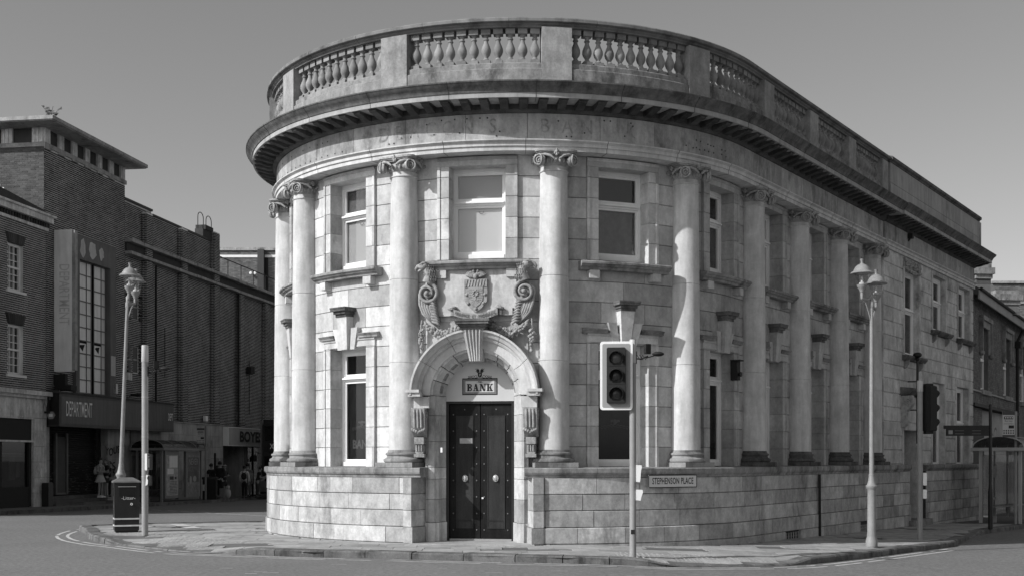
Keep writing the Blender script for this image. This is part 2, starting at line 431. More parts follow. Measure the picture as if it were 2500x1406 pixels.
# painted lines
def line(name, pts, w, m=None, dz=.005, gaps=0.):
    mb = MB(); pts = chaikin(pts, 1); tab = along(pts); d = 0; L_ = tab[-1][2]; vs = []; fs = []
    n = int(L_/.3)+1; left = off_line(pts, -w/2); right = off_line(pts, w/2)
    tl, tr = along(left), along(right)
    for k in range(n+1):
        a = at_len(tl, tl[-1][2]*k/n); b = at_len(tr, tr[-1][2]*k/n)
        j = rng.uniform(-.008, .008)
        vs += [(a[0], a[1]+j, H(*a)+dz), (b[0], b[1]+j, H(*b)+dz)]
        if k < n and rng.random() > gaps: fs.append((2*k, 2*k+1, 2*k+3, 2*k+2))
    mb.add(vs, fs); o = obj(name, mb, m or PAINTL); o['kind'] = 'structure'; return o
for d_ in (.22, .46):
    line('double_line', off_line(chaikin([(-9.6, 32.9), (-11.0, 32.3)]+[G(184, 1291), G(196, 1303)]+front[3:22], 1), d_), .075, gaps=.16)
line('street_line', [ground(363, 1243), ground(651, 1259)], .10, gaps=.15)
line('crossing_stud_line', [ground(430, 1279, .12), ground(474, 1289, .12)], .35, dz=.128, gaps=.2)
pm = MB()
for _ in range(26):
    x, y = rng.uniform(-10, 12), rng.uniform(18.3, 21.2)
    l, w = rng.uniform(.12, .3), rng.uniform(.015, .04); pm.add([(x, y, H(x, y)+.004), (x+l, y+rng.uniform(-.02, .02), H(x, y)+.004), (x+l, y+w, H(x, y)+.004), (x, y+w, H(x, y)+.004)], [(0, 1, 2, 3)])
o = obj('road_marks', pm, PAINTL); o['kind'] = 'structure'
# ------------------------------------------------------------------ the bank
BL = (0., 25., 0.)
bank = thing('bank_building', 'large curved stone bank with tall columns, roof balustrade and dark double doors', 'building', BL)
COLS = [-8.02, -5.817, -2.54, .655, 3.78, 6.73, 9.66, 12.6, 15.51]
OW = -.096                     # wall face
OPW = .49                      # plinth face
DC = (-2.54+.655)/2            # centre of the door bay
BAYS = [(-6.92, .42), ((-5.817-2.54)/2, .59), (DC, .60), (2.217, .59), (5.255, .57), (8.195, .57), (11.13, .57), (14.05, .57)]
NB = SI
def zf_ground(x, y, z): return z
# core behind the blocks, with window holes per bay
core = MB()
def wallstrip(s0, s1, z0, z1): 
    if s1-s0 > .01: sweep(core, s0, s1, rect(OW-.40, OW-.025, z0, z1))
HOLES = []
for sc, hw in BAYS:
    if sc == DC: HOLES.append((sc-1.1, sc+1.1, -.6, 4.62)); HOLES.append((sc-.65, sc+.65, 5.95, 7.95))
    else: HOLES.append((sc-hw-.06, sc+hw+.06, 1.6, 4.32)); HOLES.append((sc-hw-.06, sc+hw+.06, 5.95, 7.95))
RH = []                        # holes in the rusticated part: (s0, s1, z0, z1)
def zpx(py, s, o): return EYE+(1120-py)*P(s, o)[1]/FPX
for xa, xb, yt, yb in ((2208, 2243, 664, 871), (2277, 2308, 678, 811), (2339, 2366, 704, 831), (2276, 2305, 935, 1138), (2335, 2363, 946, 1138), (2206, 2242, 1050, 1275)):
    a, b = s_of(xa, .27), s_of(xb, .27); m_ = (a+b)/2; RH.append((a, b, zpx(yb, m_, .27), zpx(yt, m_, .27)))
for h in RH: HOLES.append((h[0]-.05, h[1]+.05, h[2]-.02, h[3]+.06))
cuts = sorted({-20., SE}|{round(v, 4) for h in HOLES for v in h[:2]})
for a, b in zip(cuts, cuts[1:]):
    m_ = (a+b)/2; hs = sorted((h[2], h[3]) for h in HOLES if h[0]-1e-3 < m_ < h[1]+1e-3); z = -1.2
    for z0, z1 in hs:
        if z0 > z: wallstrip(a, b, z, z0)
        z = max(z, z1)
    wallstrip(a, b, z, 9.2)
sweep(core, S0-22, -20, rect(OW-.4, OW, -1.2, 9.2))
# rear walls
pa, pb = P(SE, OW-.2), P(S0-22, OW-.2)
for (x0, y0), (x1, y1) in (((P(SE, .2)), (P(SE, -12))), ((P(SE, -12)), (P(S0-22, .2)))):
    h_ = math.atan2(y1-y0, x1-x0); F = frame(x0, y0, h_); core.box(0, math.hypot(x1-x0, y1-y0), -.15, .15, -1.2, 9.2, F)
obj('wall_core', core, MORT, bank)
rf = MB(); pts = [P(s, .2) for s in stations(S0-22, SE, .6)]; n = len(pts)
rf.add([(x, y, 9.14) for x, y in pts]+[(x, y, 9.22) for x, y in pts], [tuple(range(n)), tuple(range(2*n-1, n-1, -1))]+[(i, i+n, (i+1) % n+n, (i+1) % n) for i in range(n)])
obj('roof', rf, mat('roof_felt', .12, .9), bank)
fl = MB(); fl.add([(x, y, .9) for x, y in [P(s, -.5) for s in stations(S0-22, SE, .6)]], [tuple(range(len([0 for s in stations(S0-22, SE, .6)])))])
obj('interior_floor', fl, DGREY, bank)
iw = MB(); sweep(iw, -12, SE-.5, rect(-1.75, -1.7, .9, 9.1)); obj('interior_wall', iw, DGREY, bank)
up = MB(); sweep(up, -12, SE-.5, rect(-1.7, OW-.4, 5.1, 5.2)); obj('upper_floor', up, DGREY, bank)

# plinth: courses of separate stones, following the falling pavement
PG = 1.27                       # half width of the gap at the door
zc = [-.99, -.57, -.22, .12, .45, .79, 1.12, 1.46]
GRL = [(s_of(1915, .49), s_of(1953, .49), -.30, .10), (s_of(2099, .49), s_of(2119, .49), -.36, 0.04)]
count = 0
pgaps = [(DC-PG, DC+PG), (RH[5][0]-.1, RH[5][1]+.15)]
for ci in range(len(zc)-1):
    z0, z1 = zc[ci], zc[ci+1]
    s = -12.0+(ci % 2)*.47; o_ = OPW+(.035 if ci <= 3 else 0)
    while s < SE+.2:
        l = rng.uniform(.82, 1.12); e = min(s+l, SE+.2); segs = [(s, e)]
        for a, b in pgaps:
            ns = []
            for p, q in segs:
                if q <= a or p >= b: ns.append((p, q))
                else:
                    if p < a: ns.append((p, a))
                    if q > b: ns.append((b, q))
            segs = ns
        if z0 < .1:
            for g in GRL:
                if z1 > g[2] and z0 < g[3]-.02:
                    ns = []
                    for p, q in segs:
                        if q <= g[0] or p >= g[1]: ns.append((p, q))
                        else:
                            if p < g[0]: ns.append((p, g[0]))
                            if q > g[1]: ns.append((g[1], q))
                    segs = ns
        for p, q in segs:
            if q-p < .05: continue
            x, y = P((p+q)/2, OPW)
            if z1 < H(x, y)+.06 and ci < 3: continue
            d = rng.uniform(-.006, .006); mb = MB(); sweep(mb, p, q, rect(OPW-.32, o_+d, z0+.005, z1-.005, .012), gap=.005)
            obj('plinth_block', mb, PLST, bank)
        s = e
pc = MB()
for a, b in ((-12.2, DC-PG), (DC+PG, RH[5][0]-.1), (RH[5][1]+.15, SE+.2)):
    sweep(pc, a, b, rect(OPW-.4, OPW-.03, -1.2, 1.455))
for g in GRL: pass
obj('plinth_core', pc, MORT, bank)
# cap stones over the plinth
s = -12.2
for a, b in ((-12.2, DC-PG+.28), (DC+PG-.28, RH[5][0]-.1), (RH[5][1]+.15, SE+.25)):
    s = a
    while s < b-.01:
        e = min(b, s+rng.uniform(1.2, 1.6)); mb = MB()
        if b-e < .4: e = b
        sweep(mb, s, e, [(OW-.2, 1.46), (OPW+.01, 1.46), (OPW+.015, 1.50), (OPW+.05, 1.525), (OPW+.065, 1.56), (OPW+.065, 1.635), (OPW+.045, 1.655), (OW-.2, 1.675)], gap=.003)
        obj('cap_stone', mb, MIDS, bank); s = e
# splayed returns of the plinth by the door
F = FR(DC, 0)
def FD(b0): return FR(DC, b0)
for sg in (-1, 1):
    for i in range(3, 7):
        mb = MB(); z0, z1 = zc[i]+.005, zc[i+1]-.005; e = .03 if i == 3 else 0
        mb.add([F(sg*(1.255-e), .47+e, z0), F(sg*(1.06-e), -.05, z0), F(sg*1.45, -.05, z0), F(sg*1.45, .38, z0), F(sg*(1.255-e), .47+e, z1), F(sg*(1.06-e), -.05, z1), F(sg*1.45, -.05, z1), F(sg*1.45, .38, z1)],
               [(0, 1, 2, 3), (4, 7, 6, 5), (0, 4, 5, 1), (1, 5, 6, 2), (2, 6, 7, 3), (3, 7, 4, 0)]); obj('return_stone', mb, PLST, bank)

# wall stones
CH = .4275
def blocks(s0, s1, k, n=1, zlo=None, zhi=None, m=STONE, name='wall_stone', o1=OW, c=.008, offs=0.):
    z0 = (1.66+CH*k) if zlo is None else zlo; z1 = (1.66+CH*(k+1)) if zhi is None else zhi
    ws = [1.]*n; acc = s0
    tot = s1-s0
    cutsx = [s0+tot*(i+offs*(0 if i in (0, n) else 1))/n for i in range(n+1)]
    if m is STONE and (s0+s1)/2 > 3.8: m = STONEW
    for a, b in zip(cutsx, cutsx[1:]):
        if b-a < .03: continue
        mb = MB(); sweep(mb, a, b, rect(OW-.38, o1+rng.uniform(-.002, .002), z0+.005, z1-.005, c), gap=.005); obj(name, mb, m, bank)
edges = [-9.5]+COLS+[SI]
for sc, hw in BAYS:
    left = max(c for c in COLS if c < sc); right = min([c for c in COLS if c > sc]+[SI])
    for k in range(15):
        z0, z1 = 1.66+CH*k, 1.66+CH*(k+1); zm = (z0+z1)/2
        if sc == DC:
            if z1 < 4.7:
                blocks(left, sc-1.06, k); blocks(sc+1.06, right, k); continue
            if z1 < 5.9: blocks(left, right, k, 4 if k % 2 else 3); continue
        if k >= 10 or (k == 9 and False):
            if zm < 7.87:
                blocks(left, sc-hw-.25, k); blocks(sc+hw+.25, right, k)
            else: blocks(left, sc-hw-.25, k); blocks(sc+hw+.25, right, k); blocks(sc-hw-.25, sc+hw+.25, k, 1, 7.875, z1)
        elif k <= 5:
            blocks(left, sc-hw-.25, k); blocks(sc+hw+.25, right, k)
            if k == 5 and z1 > 4.25: pass
        else:
            blocks(left, right, k, 3 if k % 2 else 2 if k != 9 else 4)
# dress the window bays
def wframe(name, F, hw, z0, z1, tz, b=-.30, blind=None, parent=bank, fw=.085, light=True, pmat=None, inner=None):
    w = MB()
    # outer frame and sashes
    for sg in (-1, 1):
        w.box(sg*hw, sg*(hw-fw), b-.10, b, z0, z1, F)
        w.box(sg*(hw-fw), sg*(hw-fw-.045), b-.085, b-.03, z0+.09, z1-fw, F)
    w.box(-hw+fw, hw-fw, b-.10, b+.0, z1-fw, z1, F)
    w.box(-hw+fw, hw-fw, b-.10, b+.02, z0, z0+.09, F)
    w.box(-hw+fw, hw-fw, b-.10, b+.005, tz-.05, tz+.05, F)
    w.box(-hw+fw+.045, hw-fw-.045, b-.085, b-.03, tz+.05, tz+.10, F); w.box(-hw+fw+.045, hw-fw-.045, b-.085, b-.03, z1-fw-.045, z1-fw, F)
    w.box(-hw+fw+.045, hw-fw-.045, b-.085, b-.03, z0+.09, z0+.15, F); w.box(-hw+fw+.045, hw-fw-.045, b-.085, b-.03, tz-.10, tz-.05, F)
    w.box(-hw+fw, hw-fw, b-.02, b+.06, tz-.012, tz+.022, F)
    fo = obj(name, w, WHITE, parent)
    for za, zb in ((z0+.15, tz-.10), (tz+.10, z1-fw-.045)):
        p = MB(); p.box(-hw+fw+.04, hw-fw-.04, b-.065, b-.059, za-.005, zb+.005, F); obj('pane', p, pmat or GLASS, fo)
    if blind:
        for (c0, c1, zb0, zb1) in blind:
            q = MB(); q.box(c0, c1, b-.105, b-.100, zb0, zb1, F); obj('blind', q, inner or BLIND, fo)
    return fo
def surround(sc, hw, z0, z1, head, tz):
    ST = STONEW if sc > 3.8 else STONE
    for sg in (-1, 1):
        for k in range(15):
            a, b_ = 1.66+CH*k, 1.66+CH*(k+1)
            if b_ < z0+.05 or a > z1-.02: continue
            a = max(a, z0-(.10 if z0 > 3 else 0)); b_ = min(b_, z1)
            if b_ < z0+.2 and z0 > 3: pass
            mb = MB(); e0, e1 = sc+sg*hw, sc+sg*(hw+.25)
            if e0 > e1: e0, e1 = e1, e0
            sweep(mb, e0, e1, rect(OW-.39, OW+.045, a+.003, b_-.003, .008), gap=.0015)
            i0, i1 = sc+sg*(hw+.19), sc+sg*(hw+.25)
            if i0 > i1: i0, i1 = i1, i0
            sweep(mb, i0, i1, rect(OW+.03, OW+.065, a+.003, b_-.003, .01))
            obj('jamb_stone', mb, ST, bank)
    mb = MB(); sweep(mb, sc-hw-.25, sc+hw+.25, rect(OW-.39, OW+.045, z1, head, .008)); sweep(mb, sc-hw-.25, sc+hw+.25, rect(OW+.03, OW+.065, head-.07, head, .01))
    obj('lintel_stone', mb, ST, bank)
def sill(sc, hw, zt, th=.17, out=.30, m=MIDS):
    mb = MB(); sweep(mb, sc-hw, sc+hw, [(OW-.2, zt-th), (OW+out*.62, zt-th), (OW+out*.66, zt-th*.72), (OW+out*.82, zt-th*.62), (OW+out*.9, zt-th*.42), (OW+out, zt-th*.36), (OW+out, zt-.02), (OW+out-.02, zt), (OW-.35, zt+.03)])
    so_ = obj('window_sill', mb, m, bank)
    for sg in (-1, 1):
        q = MB(); F = FR(sc+sg*(hw-.30), OW); q.box(-.11, .11, -.02, .17, zt-th-.17, zt-th-.001, F, c=.01); obj('sill_bracket', q, STONE, so_)
def keystone(sc, m=STONE):
    F = FR(sc, OW)
    q = MB()
    for w0, z0, z1, b in ((.17, 4.90, 4.96, .22), (.195, 4.96, 5.02, .26), (.245, 5.02, 5.07, .31), (.25, 5.07, 5.10, .32)):
        q.box(-w0, w0, -.02, b, z0, z1+.0005, F)
    ko = obj('keystone_cap', q, SOOT, bank)
    q = MB(); q.add([F(-.10, .13, 4.20), F(.10, .13, 4.20), F(.165, .20, 4.90), (F(-.165, .20, 4.90)), F(-.10, -.03, 4.20), F(.10, -.03, 4.20), F(.165, -.03, 4.90), F(-.165, -.03, 4.90)],
                    [(0, 1, 2, 3), (4, 7, 6, 5), (0, 4, 5, 1), (1, 5, 6, 2), (2, 6, 7, 3), (3, 7, 4, 0)]); obj('keystone', q, m, bank)
    for sg in (-1, 1):
        q = MB(); a0, a1, t0, t1 = .135*sg, .27*sg, .205*sg, .40*sg
        q.add([F(a0, .07, 4.20), F(a1, .07, 4.20), F(t1, .10, 4.66), F(t0*.97, .10, 4.66), F(a0, -.03, 4.20), F(a1, -.03, 4.20), F(t1, -.03, 4.66), F(t0*.97, -.03, 4.66)],
              [(0, 1, 2, 3), (4, 7, 6, 5), (0, 4, 5, 1), (1, 5, 6, 2), (2, 6, 7, 3), (3, 7, 4, 0)]); obj('voussoir', q, m, bank)
BG_L = mat('blind_pale', .45, .8, 0, .03, 1, 0, .02, 10, 0); BG_D = mat('curtain_grey', .13, .8, 0, .12, 1, .3, .02, 10, 0, mott=.6, mscale=3)
for i, (sc, hw) in enumerate(BAYS):
    F = FR(sc, OW); F2 = lambda a, b, z, F=F: F(a, b, z)
    surround(sc, hw, 6.0, 7.87, 8.05, 7.16); sill(sc, hw+.43, 5.89)
    bl = None; inner = None
    up_b = (5.9, 7.9)
    if i in (1, 2): bl = [(-hw+.1, hw-.1, 6.0, 7.12)]; inner = BG_L if i == 1 else mat('blind_white', .75, .8, 0, .03, 1, 0, .02, 10, 0)
    elif i in (4, 6): bl = [(-hw+.1, hw-.1, 6.0, 7.10)]; inner = BG_D
    else: bl = [(-hw+.1, hw-.1, 6.0, 7.05)]; inner = BG_D
    w = wframe('window', F, hw, 6.0, 7.87, 7.16, blind=bl, inner=inner, pmat=GLASS)
    if i in (1, 2):
        q = MB(); q.box(-hw+.1, hw-.1, -.42, -.41, 7.12, 7.85, F); obj('blind', q, BG_D if i == 1 else BLIND, w)
        l = MB(); l.tube([F(.02+.05*math.cos(t), -.375, 7.0+.05*math.sin(t)) for t in [math.pi+math.pi*k/8 for k in range(9)]], .006, 5); obj('blind_cord', l, DGREY, w)
    if sc == DC: continue
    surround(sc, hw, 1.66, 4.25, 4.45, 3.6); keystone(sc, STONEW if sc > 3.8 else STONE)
    q = MB(); sweep(q, sc-hw-.36, sc-.40, [(OW+.01, 4.43), (OW+.10, 4.44), (OW+.10, 4.47), (OW+.14, 4.52), (OW+.01, 4.55)]); sweep(q, sc+.40, sc+hw+.36, [(OW+.01, 4.43), (OW+.10, 4.44), (OW+.10, 4.47), (OW+.14, 4.52), (OW+.01, 4.55)])
    obj('hood_mould', q, MIDS, bank)
    w = wframe('window', F, hw, 1.68, 4.25, 3.6, pmat=DGLASS, fw=.10, blind=[(-hw+.12, hw-.12, 2.7 if i in (1, 3) else 2.2, 3.5)], inner=mat('net_curtain', .07, .8, 0, .3, 2, .5, .02, 10, 0, mott=.6, mscale=3))
    if i in (1, 3):
        # half height sign boards inside the lower panes
        q = MB(); q.box(-hw+.16, hw-.16, -.42, -.41, 1.8, 2.72, F); b = obj('window_board', q, mat('window_board', .06, .6, 0, .3, 3, .4), w)
        GOLD = mat('faded_lettering', .42, .7)
        if i == 1:
            t = text_mb('BANK', .26, lambda a, b_, z: F(a, -.405, 2.15+z), sx=.95, bold=.008); obj('lettering', t, GOLD, b)
        q = MB()
        for k in range(9):
            a = -.30+.6*k/8; q.tube([F(a+.035*math.cos(t_)*(1-abs(k-4)*.05), -.405, 2.55-abs(k-4)*.012+.03*math.sin(t_*1.0)) for t_ in [2*math.pi*j/7 for j in range(7)]], .006, 4)
        q.ball(F(0, -.405, 2.62), (.05, .01, .06), 8, 5); q.ball(F(.07, -.405, 2.64), (.05, .01, .03), 6, 4); q.ball(F(-.07, -.405, 2.64), (.05, .01, .03), 6, 4)
        obj('crest', q, GOLD, b)

# architrave, frieze stones
def entab(s0, s1, e, nm):
    ar = MB(); sweep(ar, s0, s1, [(-.36, 8.07), (.28+e, 8.07), (.28+e, 8.155), (.31+e, 8.16), (.31+e, 8.225), (.325+e, 8.235), (.36+e, 8.255), (.37+e, 8.262), (.37+e, 8.285), (-.36, 8.285)], .25)
    obj('architrave', ar, STONEC, bank)
    s = s0; k = 0
    while s < s1-.01:
        x = min(s1, s+rng.uniform(1.15, 1.5))
        if s1-x < .5: x = s1
        mb = MB(); sweep(mb, s, x, rect(-.36, .26+e+rng.uniform(-.003, .003), 8.29, 8.825, .004), gap=.004); obj('frieze_stone', mb, FRST, bank); s = x
    bm_ = MB(); sweep(bm_, s0, s1, [(-.3, 8.83), (.29+e, 8.83), (.31+e, 8.85), (.345+e, 8.868), (.36+e, 8.875), (.36+e, 8.985), (-.3, 8.985)], .25); obj('bed_mould', bm_, mat('bed_mould_soot', .09, .95, .1, .35, 2.5, .3, .1, 40, .3, dark=.5, dscale=2, dcut=.5), bank)
    co = MB(); sweep(co, s0, s1+e*3, [(-.3, 8.985), (.80+e, 8.985), (.82+e, 8.98), (.83+e, 8.985), (.83+e, 9.085), (-.3, 9.085)], .25); obj('corona', co, mat('corona_stone', .36, .9, .06, .25, 2, .2, .06, 40, .2, dark=.5, dscale=2, dcut=.55), bank)
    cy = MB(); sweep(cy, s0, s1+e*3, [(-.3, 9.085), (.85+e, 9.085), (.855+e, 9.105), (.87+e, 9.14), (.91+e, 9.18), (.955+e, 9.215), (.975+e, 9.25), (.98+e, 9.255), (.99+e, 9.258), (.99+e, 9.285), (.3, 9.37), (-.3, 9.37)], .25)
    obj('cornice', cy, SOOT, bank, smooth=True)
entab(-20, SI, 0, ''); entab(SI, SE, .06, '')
# joints across the cornice and corona
jm = MB()
s = -12.
while s < SE:
    for e_ in (0,):
        ee = .06 if s > SI else 0
        sweep(jm, s-.004, s+.004, [(.5, 8.98), (.833+ee, 8.98), (.834+ee, 9.087), (.858+ee, 9.09), (.874+ee, 9.14), (.914+ee, 9.18), (.959+ee, 9.215), (.993+ee, 9.258), (.993+ee, 9.288), (.5, 9.34)])
    s += 1.53
s = -11.2
while s < SI:
    sweep(jm, s-.004, s+.004, [(.0, 8.066), (.283, 8.066), (.284, 8.156), (.313, 8.16), (.313, 8.226), (.373, 8.26), (.373, 8.288), (0, 8.288)]); s += 1.61
obj('cornice_joints', jm, MORT, bank)
# modillions
q = MB(); q.poly([(.0, -.012), (.40, -.012), (.40, -.045), (.36, -.06), (.30, -.062), (.22, -.085), (.12, -.115), (.0, -.12)], -.082, .082, lambda a, b, z: (b, -a, z))
q.poly([(.0, .0), (.425, .0), (.425, -.014), (.0, -.014)], -.098, .098, lambda a, b, z: (b, -a, z))
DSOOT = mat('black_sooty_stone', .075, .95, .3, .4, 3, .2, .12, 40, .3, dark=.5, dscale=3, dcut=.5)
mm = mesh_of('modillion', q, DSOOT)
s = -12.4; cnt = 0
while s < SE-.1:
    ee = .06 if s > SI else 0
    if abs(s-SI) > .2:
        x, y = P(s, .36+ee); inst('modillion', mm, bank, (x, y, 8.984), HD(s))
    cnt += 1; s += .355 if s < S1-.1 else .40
# ghost letters and fixing holes left on the frieze
GH = mat('ghost_letter_stain', .20, .9, 0, .5, 9, .2, .1, 60, 0)
FRL = mat('ghost_letter_patch', .31, .9, 0, .4, 7, .3, .1, 40, 0, dark=.3, dscale=6, dcut=.5, mott=.4, mscale=8)
for ch, px in (('D', 937), ('E', 974), ('A', 1011), ('C', 1052), ('O', 1095), ('N', 1141), ('S', 1203), ('B', 1330), ('A', 1385), ('N', 1432), ('K', 1540)):
    obj('ghost_letter', text_mb(ch, .42, FR(s_of(px, .26), .2655, 8.56), ext=0, sx=.85), FRL, bank)
hm = MB()
def hole(px, dz, r=.012):
    s_ = s_of(px, .26); F = FR(s_, .264, 8.56+dz); hm.lathe([(r, 0), (r*.9, .004)], 8, lambda a, b, z: F(a, z, b))
for px in (690, 702, 712, 722, 733, 746, 758, 772, 786, 800, 818, 836): hole(px, -.17, .016)
for px in (690, 712, 740, 757, 775, 788, 800): hole(px, .13, .016)
for px in (950, 962, 980, 1003, 1042, 1060, 1078, 1110, 1122, 1140, 1172, 1190, 1212, 1220, 1363, 1383, 1395, 1427, 1475, 1490, 1525, 1540, 1545): hole(px, rng.choice((-.19, -.1, .12, .18)), .018)
for px, dz in ((1675, -.1), (1692, -.12), (1700, -.1), (1708, -.13), (1720, -.11), (1730, -.12), (1742, -.12), (1700, .06), (1710, .05), (1728, .03), (1735, .02), (1742, .02), (1762, -.1), (1772, -.12), (1762, .0), (1770, .0)): hole(px, dz, .018)
obj('fixing_holes', hm, MORT, bank)

# balustrade
bal = MB()
sweep(bal, -14, SI, [(.03, 9.3), (.42, 9.3), (.42, 9.68), (.40, 9.70), (.38, 9.705), (.38, 9.80), (.36, 9.82), (.05, 9.82)]); 
balu = obj('balustrade', bal, MIDS, bank)
cp = MB()
s = -14
while s < SI:
    e = min(SI, s+rng.uniform(1.3, 1.7)); cp = MB()
    if SI-e < .5: e = SI
    sweep(cp, s, e, [(-.02, 10.53), (.38, 10.53), (.385, 10.555), (.42, 10.58), (.425, 10.60), (.485, 10.61), (.495, 10.62), (.495, 10.675), (.48, 10.685), (.47, 10.70), (.35, 10.725), (.05, 10.725), (-.06, 10.68), (-.06, 10.60)], .25, gap=.003); obj('coping_stone', cp, mat('coping_stone', .18, .93, .12, .3, 2, .15, .1, 40, .3, dark=.5, dscale=2, dcut=.5), balu); s = e
prof = [(.0, 0), (.088, 0), (.088, .001), (.088, .075), (.06, .085), (.066, .10), (.06, .115), (.042, .135), (.046, .16), (.082, .21), (.100, .265), (.097, .32), (.074, .38), (.048, .44), (.042, .475), (.044, .495), (.058, .502), (.06, .52), (.046, .53), (.044, .56), (.058, .585), (.074, .60), (.088, .605)]
q = MB(); q.lathe([(r, z) for r, z in prof[4:-1]], 14, cap=False); q.box(-.095, .095, -.095, .095, 0, .082); q.box(-.095, .095, -.095, .095, .60, .71)
bme = mesh_of('baluster', q, mat('baluster_stone', .23, .92, .2, .25, 4, .1, .1, 60, .2, dark=.4, dscale=3, dcut=.55), True)
piers = [-10.5]+COLS
for c in piers+[]:
    w_ = .285 if c < 15 else .27
    mb = MB(); sweep(mb, c-w_, min(c+w_, SI-.005), rect(.0, .435, 9.3, 10.528, .008)); obj('pier', mb, mat('pier_stone', .30, .92, .08, .2, 1.6, .15, .06, 40, .2, dark=.4, dscale=1.4, dcut=.56, mott=.4, mscale=5), balu)
for a, b in zip(piers, piers[1:]):
    L_ = b-a-.57; n = max(4, round(L_/.232)) if L_ < 2.5 else 11
    if a > 4: n = 10
    for k in range(n):
        s_ = a+.285+L_*(k+.5)/n; x, y = P(s_, .22); inst('baluster', bme, balu, (x, y, 9.82), HD(s_))
# solid parapet over the rusticated end
for r_, (z0, z1) in enumerate(((9.36, 9.95), (9.95, 10.54))):
    s = SI; k = 0
    while s < SE-.01:
        e = min(SE, s+(1.25 if k or not r_ else .65)); 
        if SE-e < .4: e = SE
        mb = MB(); sweep(mb, s, e, rect(.10, .47, z0+.003, z1-.003, .006), gap=.003); obj('parapet_stone', mb, mat('parapet_stone', .33, .92, .08, .2, 1.4, .2, .06, 40, .2, dark=.5, dscale=1.2, dcut=.56), bank); s = e; k += 1
q = MB(); sweep(q, SI-.05, SE+.06, [(.02, 10.54), (.49, 10.54), (.50, 10.57), (.56, 10.60), (.56, 10.68), (.54, 10.70), (.3, 10.76), (.02, 10.70)]); obj('parapet_coping', q, SOOT, bank)
F = frame(*P(SE, 0), TH+math.pi/2)
q = MB(); q.box(-.47, 12, -.18, .18, 9.2, 10.54, lambda a, b, z: F(a, b+.18, z)); obj('end_parapet', q, FRST, bank)

# columns
base = MB(); base.box(-.44, .44, -.44, .44, 0, .10)
base.lathe([(.40, .10), (.425, .115), (.435, .145), (.425, .175), (.395, .19), (.375, .20), (.36, .225), (.365, .25), (.385, .258), (.39, .275), (.385, .295), (.36, .305), (.345, .31), (.340, .33), (.33, .36)], 40, cap=False)
bme_c = mesh_of('column_base', base, mat('column_base_stone', .25, .92, .1, .25, 3, .1, .1, 50, .2, dark=.6, dscale=2.2, dcut=.5), True)
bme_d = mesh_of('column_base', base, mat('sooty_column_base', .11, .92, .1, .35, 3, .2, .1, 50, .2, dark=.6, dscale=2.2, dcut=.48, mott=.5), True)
sh = MB(); prof = []
ZB, ZT = 2.02-1.66, 7.66-1.66
for k in range(41):
    t = k/40; z = ZB+(ZT-ZB)*t; r = .322-.042*t**1.6; prof.append((r, z))
for jz in (3.83-1.66, 5.55-1.66):
    r = .322-.042*((jz-ZB)/(ZT-ZB))**1.6
    prof = [p for p in prof if abs(p[1]-jz) > .02]+[(r, jz-.010), (r-.010, jz-.005), (r-.010, jz+.005), (r, jz+.010)]
prof.sort(key=lambda p: p[1])
prof += [(.285, ZT+.005), (.300, ZT+.012), (.302, ZT+.03), (.285, ZT+.038), (.280, ZT+.045), (.281, ZT+.12)]
sh.lathe(prof, 40, cap=False); sme = mesh_of('column_shaft', sh, STONEC, True)
# scamozzi capital
cap = MB(); zt = 8.07-1.66
ab = []
for k in range(4):
    a0 = math.pi/4+k*math.pi/2
    for t in (-.13, .13): ab.append((math.cos(a0)*.53-math.sin(a0)*t*.5, math.sin(a0)*.53+math.cos(a0)*t*.5))
    a1 = a0+math.pi/2
    for f in (.25, .5, .75):
        a = a0+math.pi/2*f; rr = .395+abs(f-.5)*.18; ab.append((rr*math.cos(a), rr*math.sin(a)))
def abac(sc_, z0, z1):
    n = len(ab); cap.add([(x*sc_, y*sc_, z0) for x, y in ab]+[(x*sc_, y*sc_, z1) for x, y in ab], [tuple(range(n-1, -1, -1)), tuple(range(n, 2*n))]+[(i, (i+1) % n, (i+1) % n+n, i+n) for i in range(n)])
abac(.90, zt-.10, zt-.065); abac(.97, zt-.066, zt-.04); abac(1.03, zt-.041, zt)
cap.lathe([(.281, zt-.30), (.30, zt-.28), (.33, zt-.23), (.34, zt-.18), (.32, zt-.13), (.30, zt-.09)], 24, cap=False)
for k in range(24):
    a = 2*math.pi*k/24; cap.ball((.332*math.cos(a), .332*math.sin(a), zt-.205), (.034, .034, .052), 6, 5)
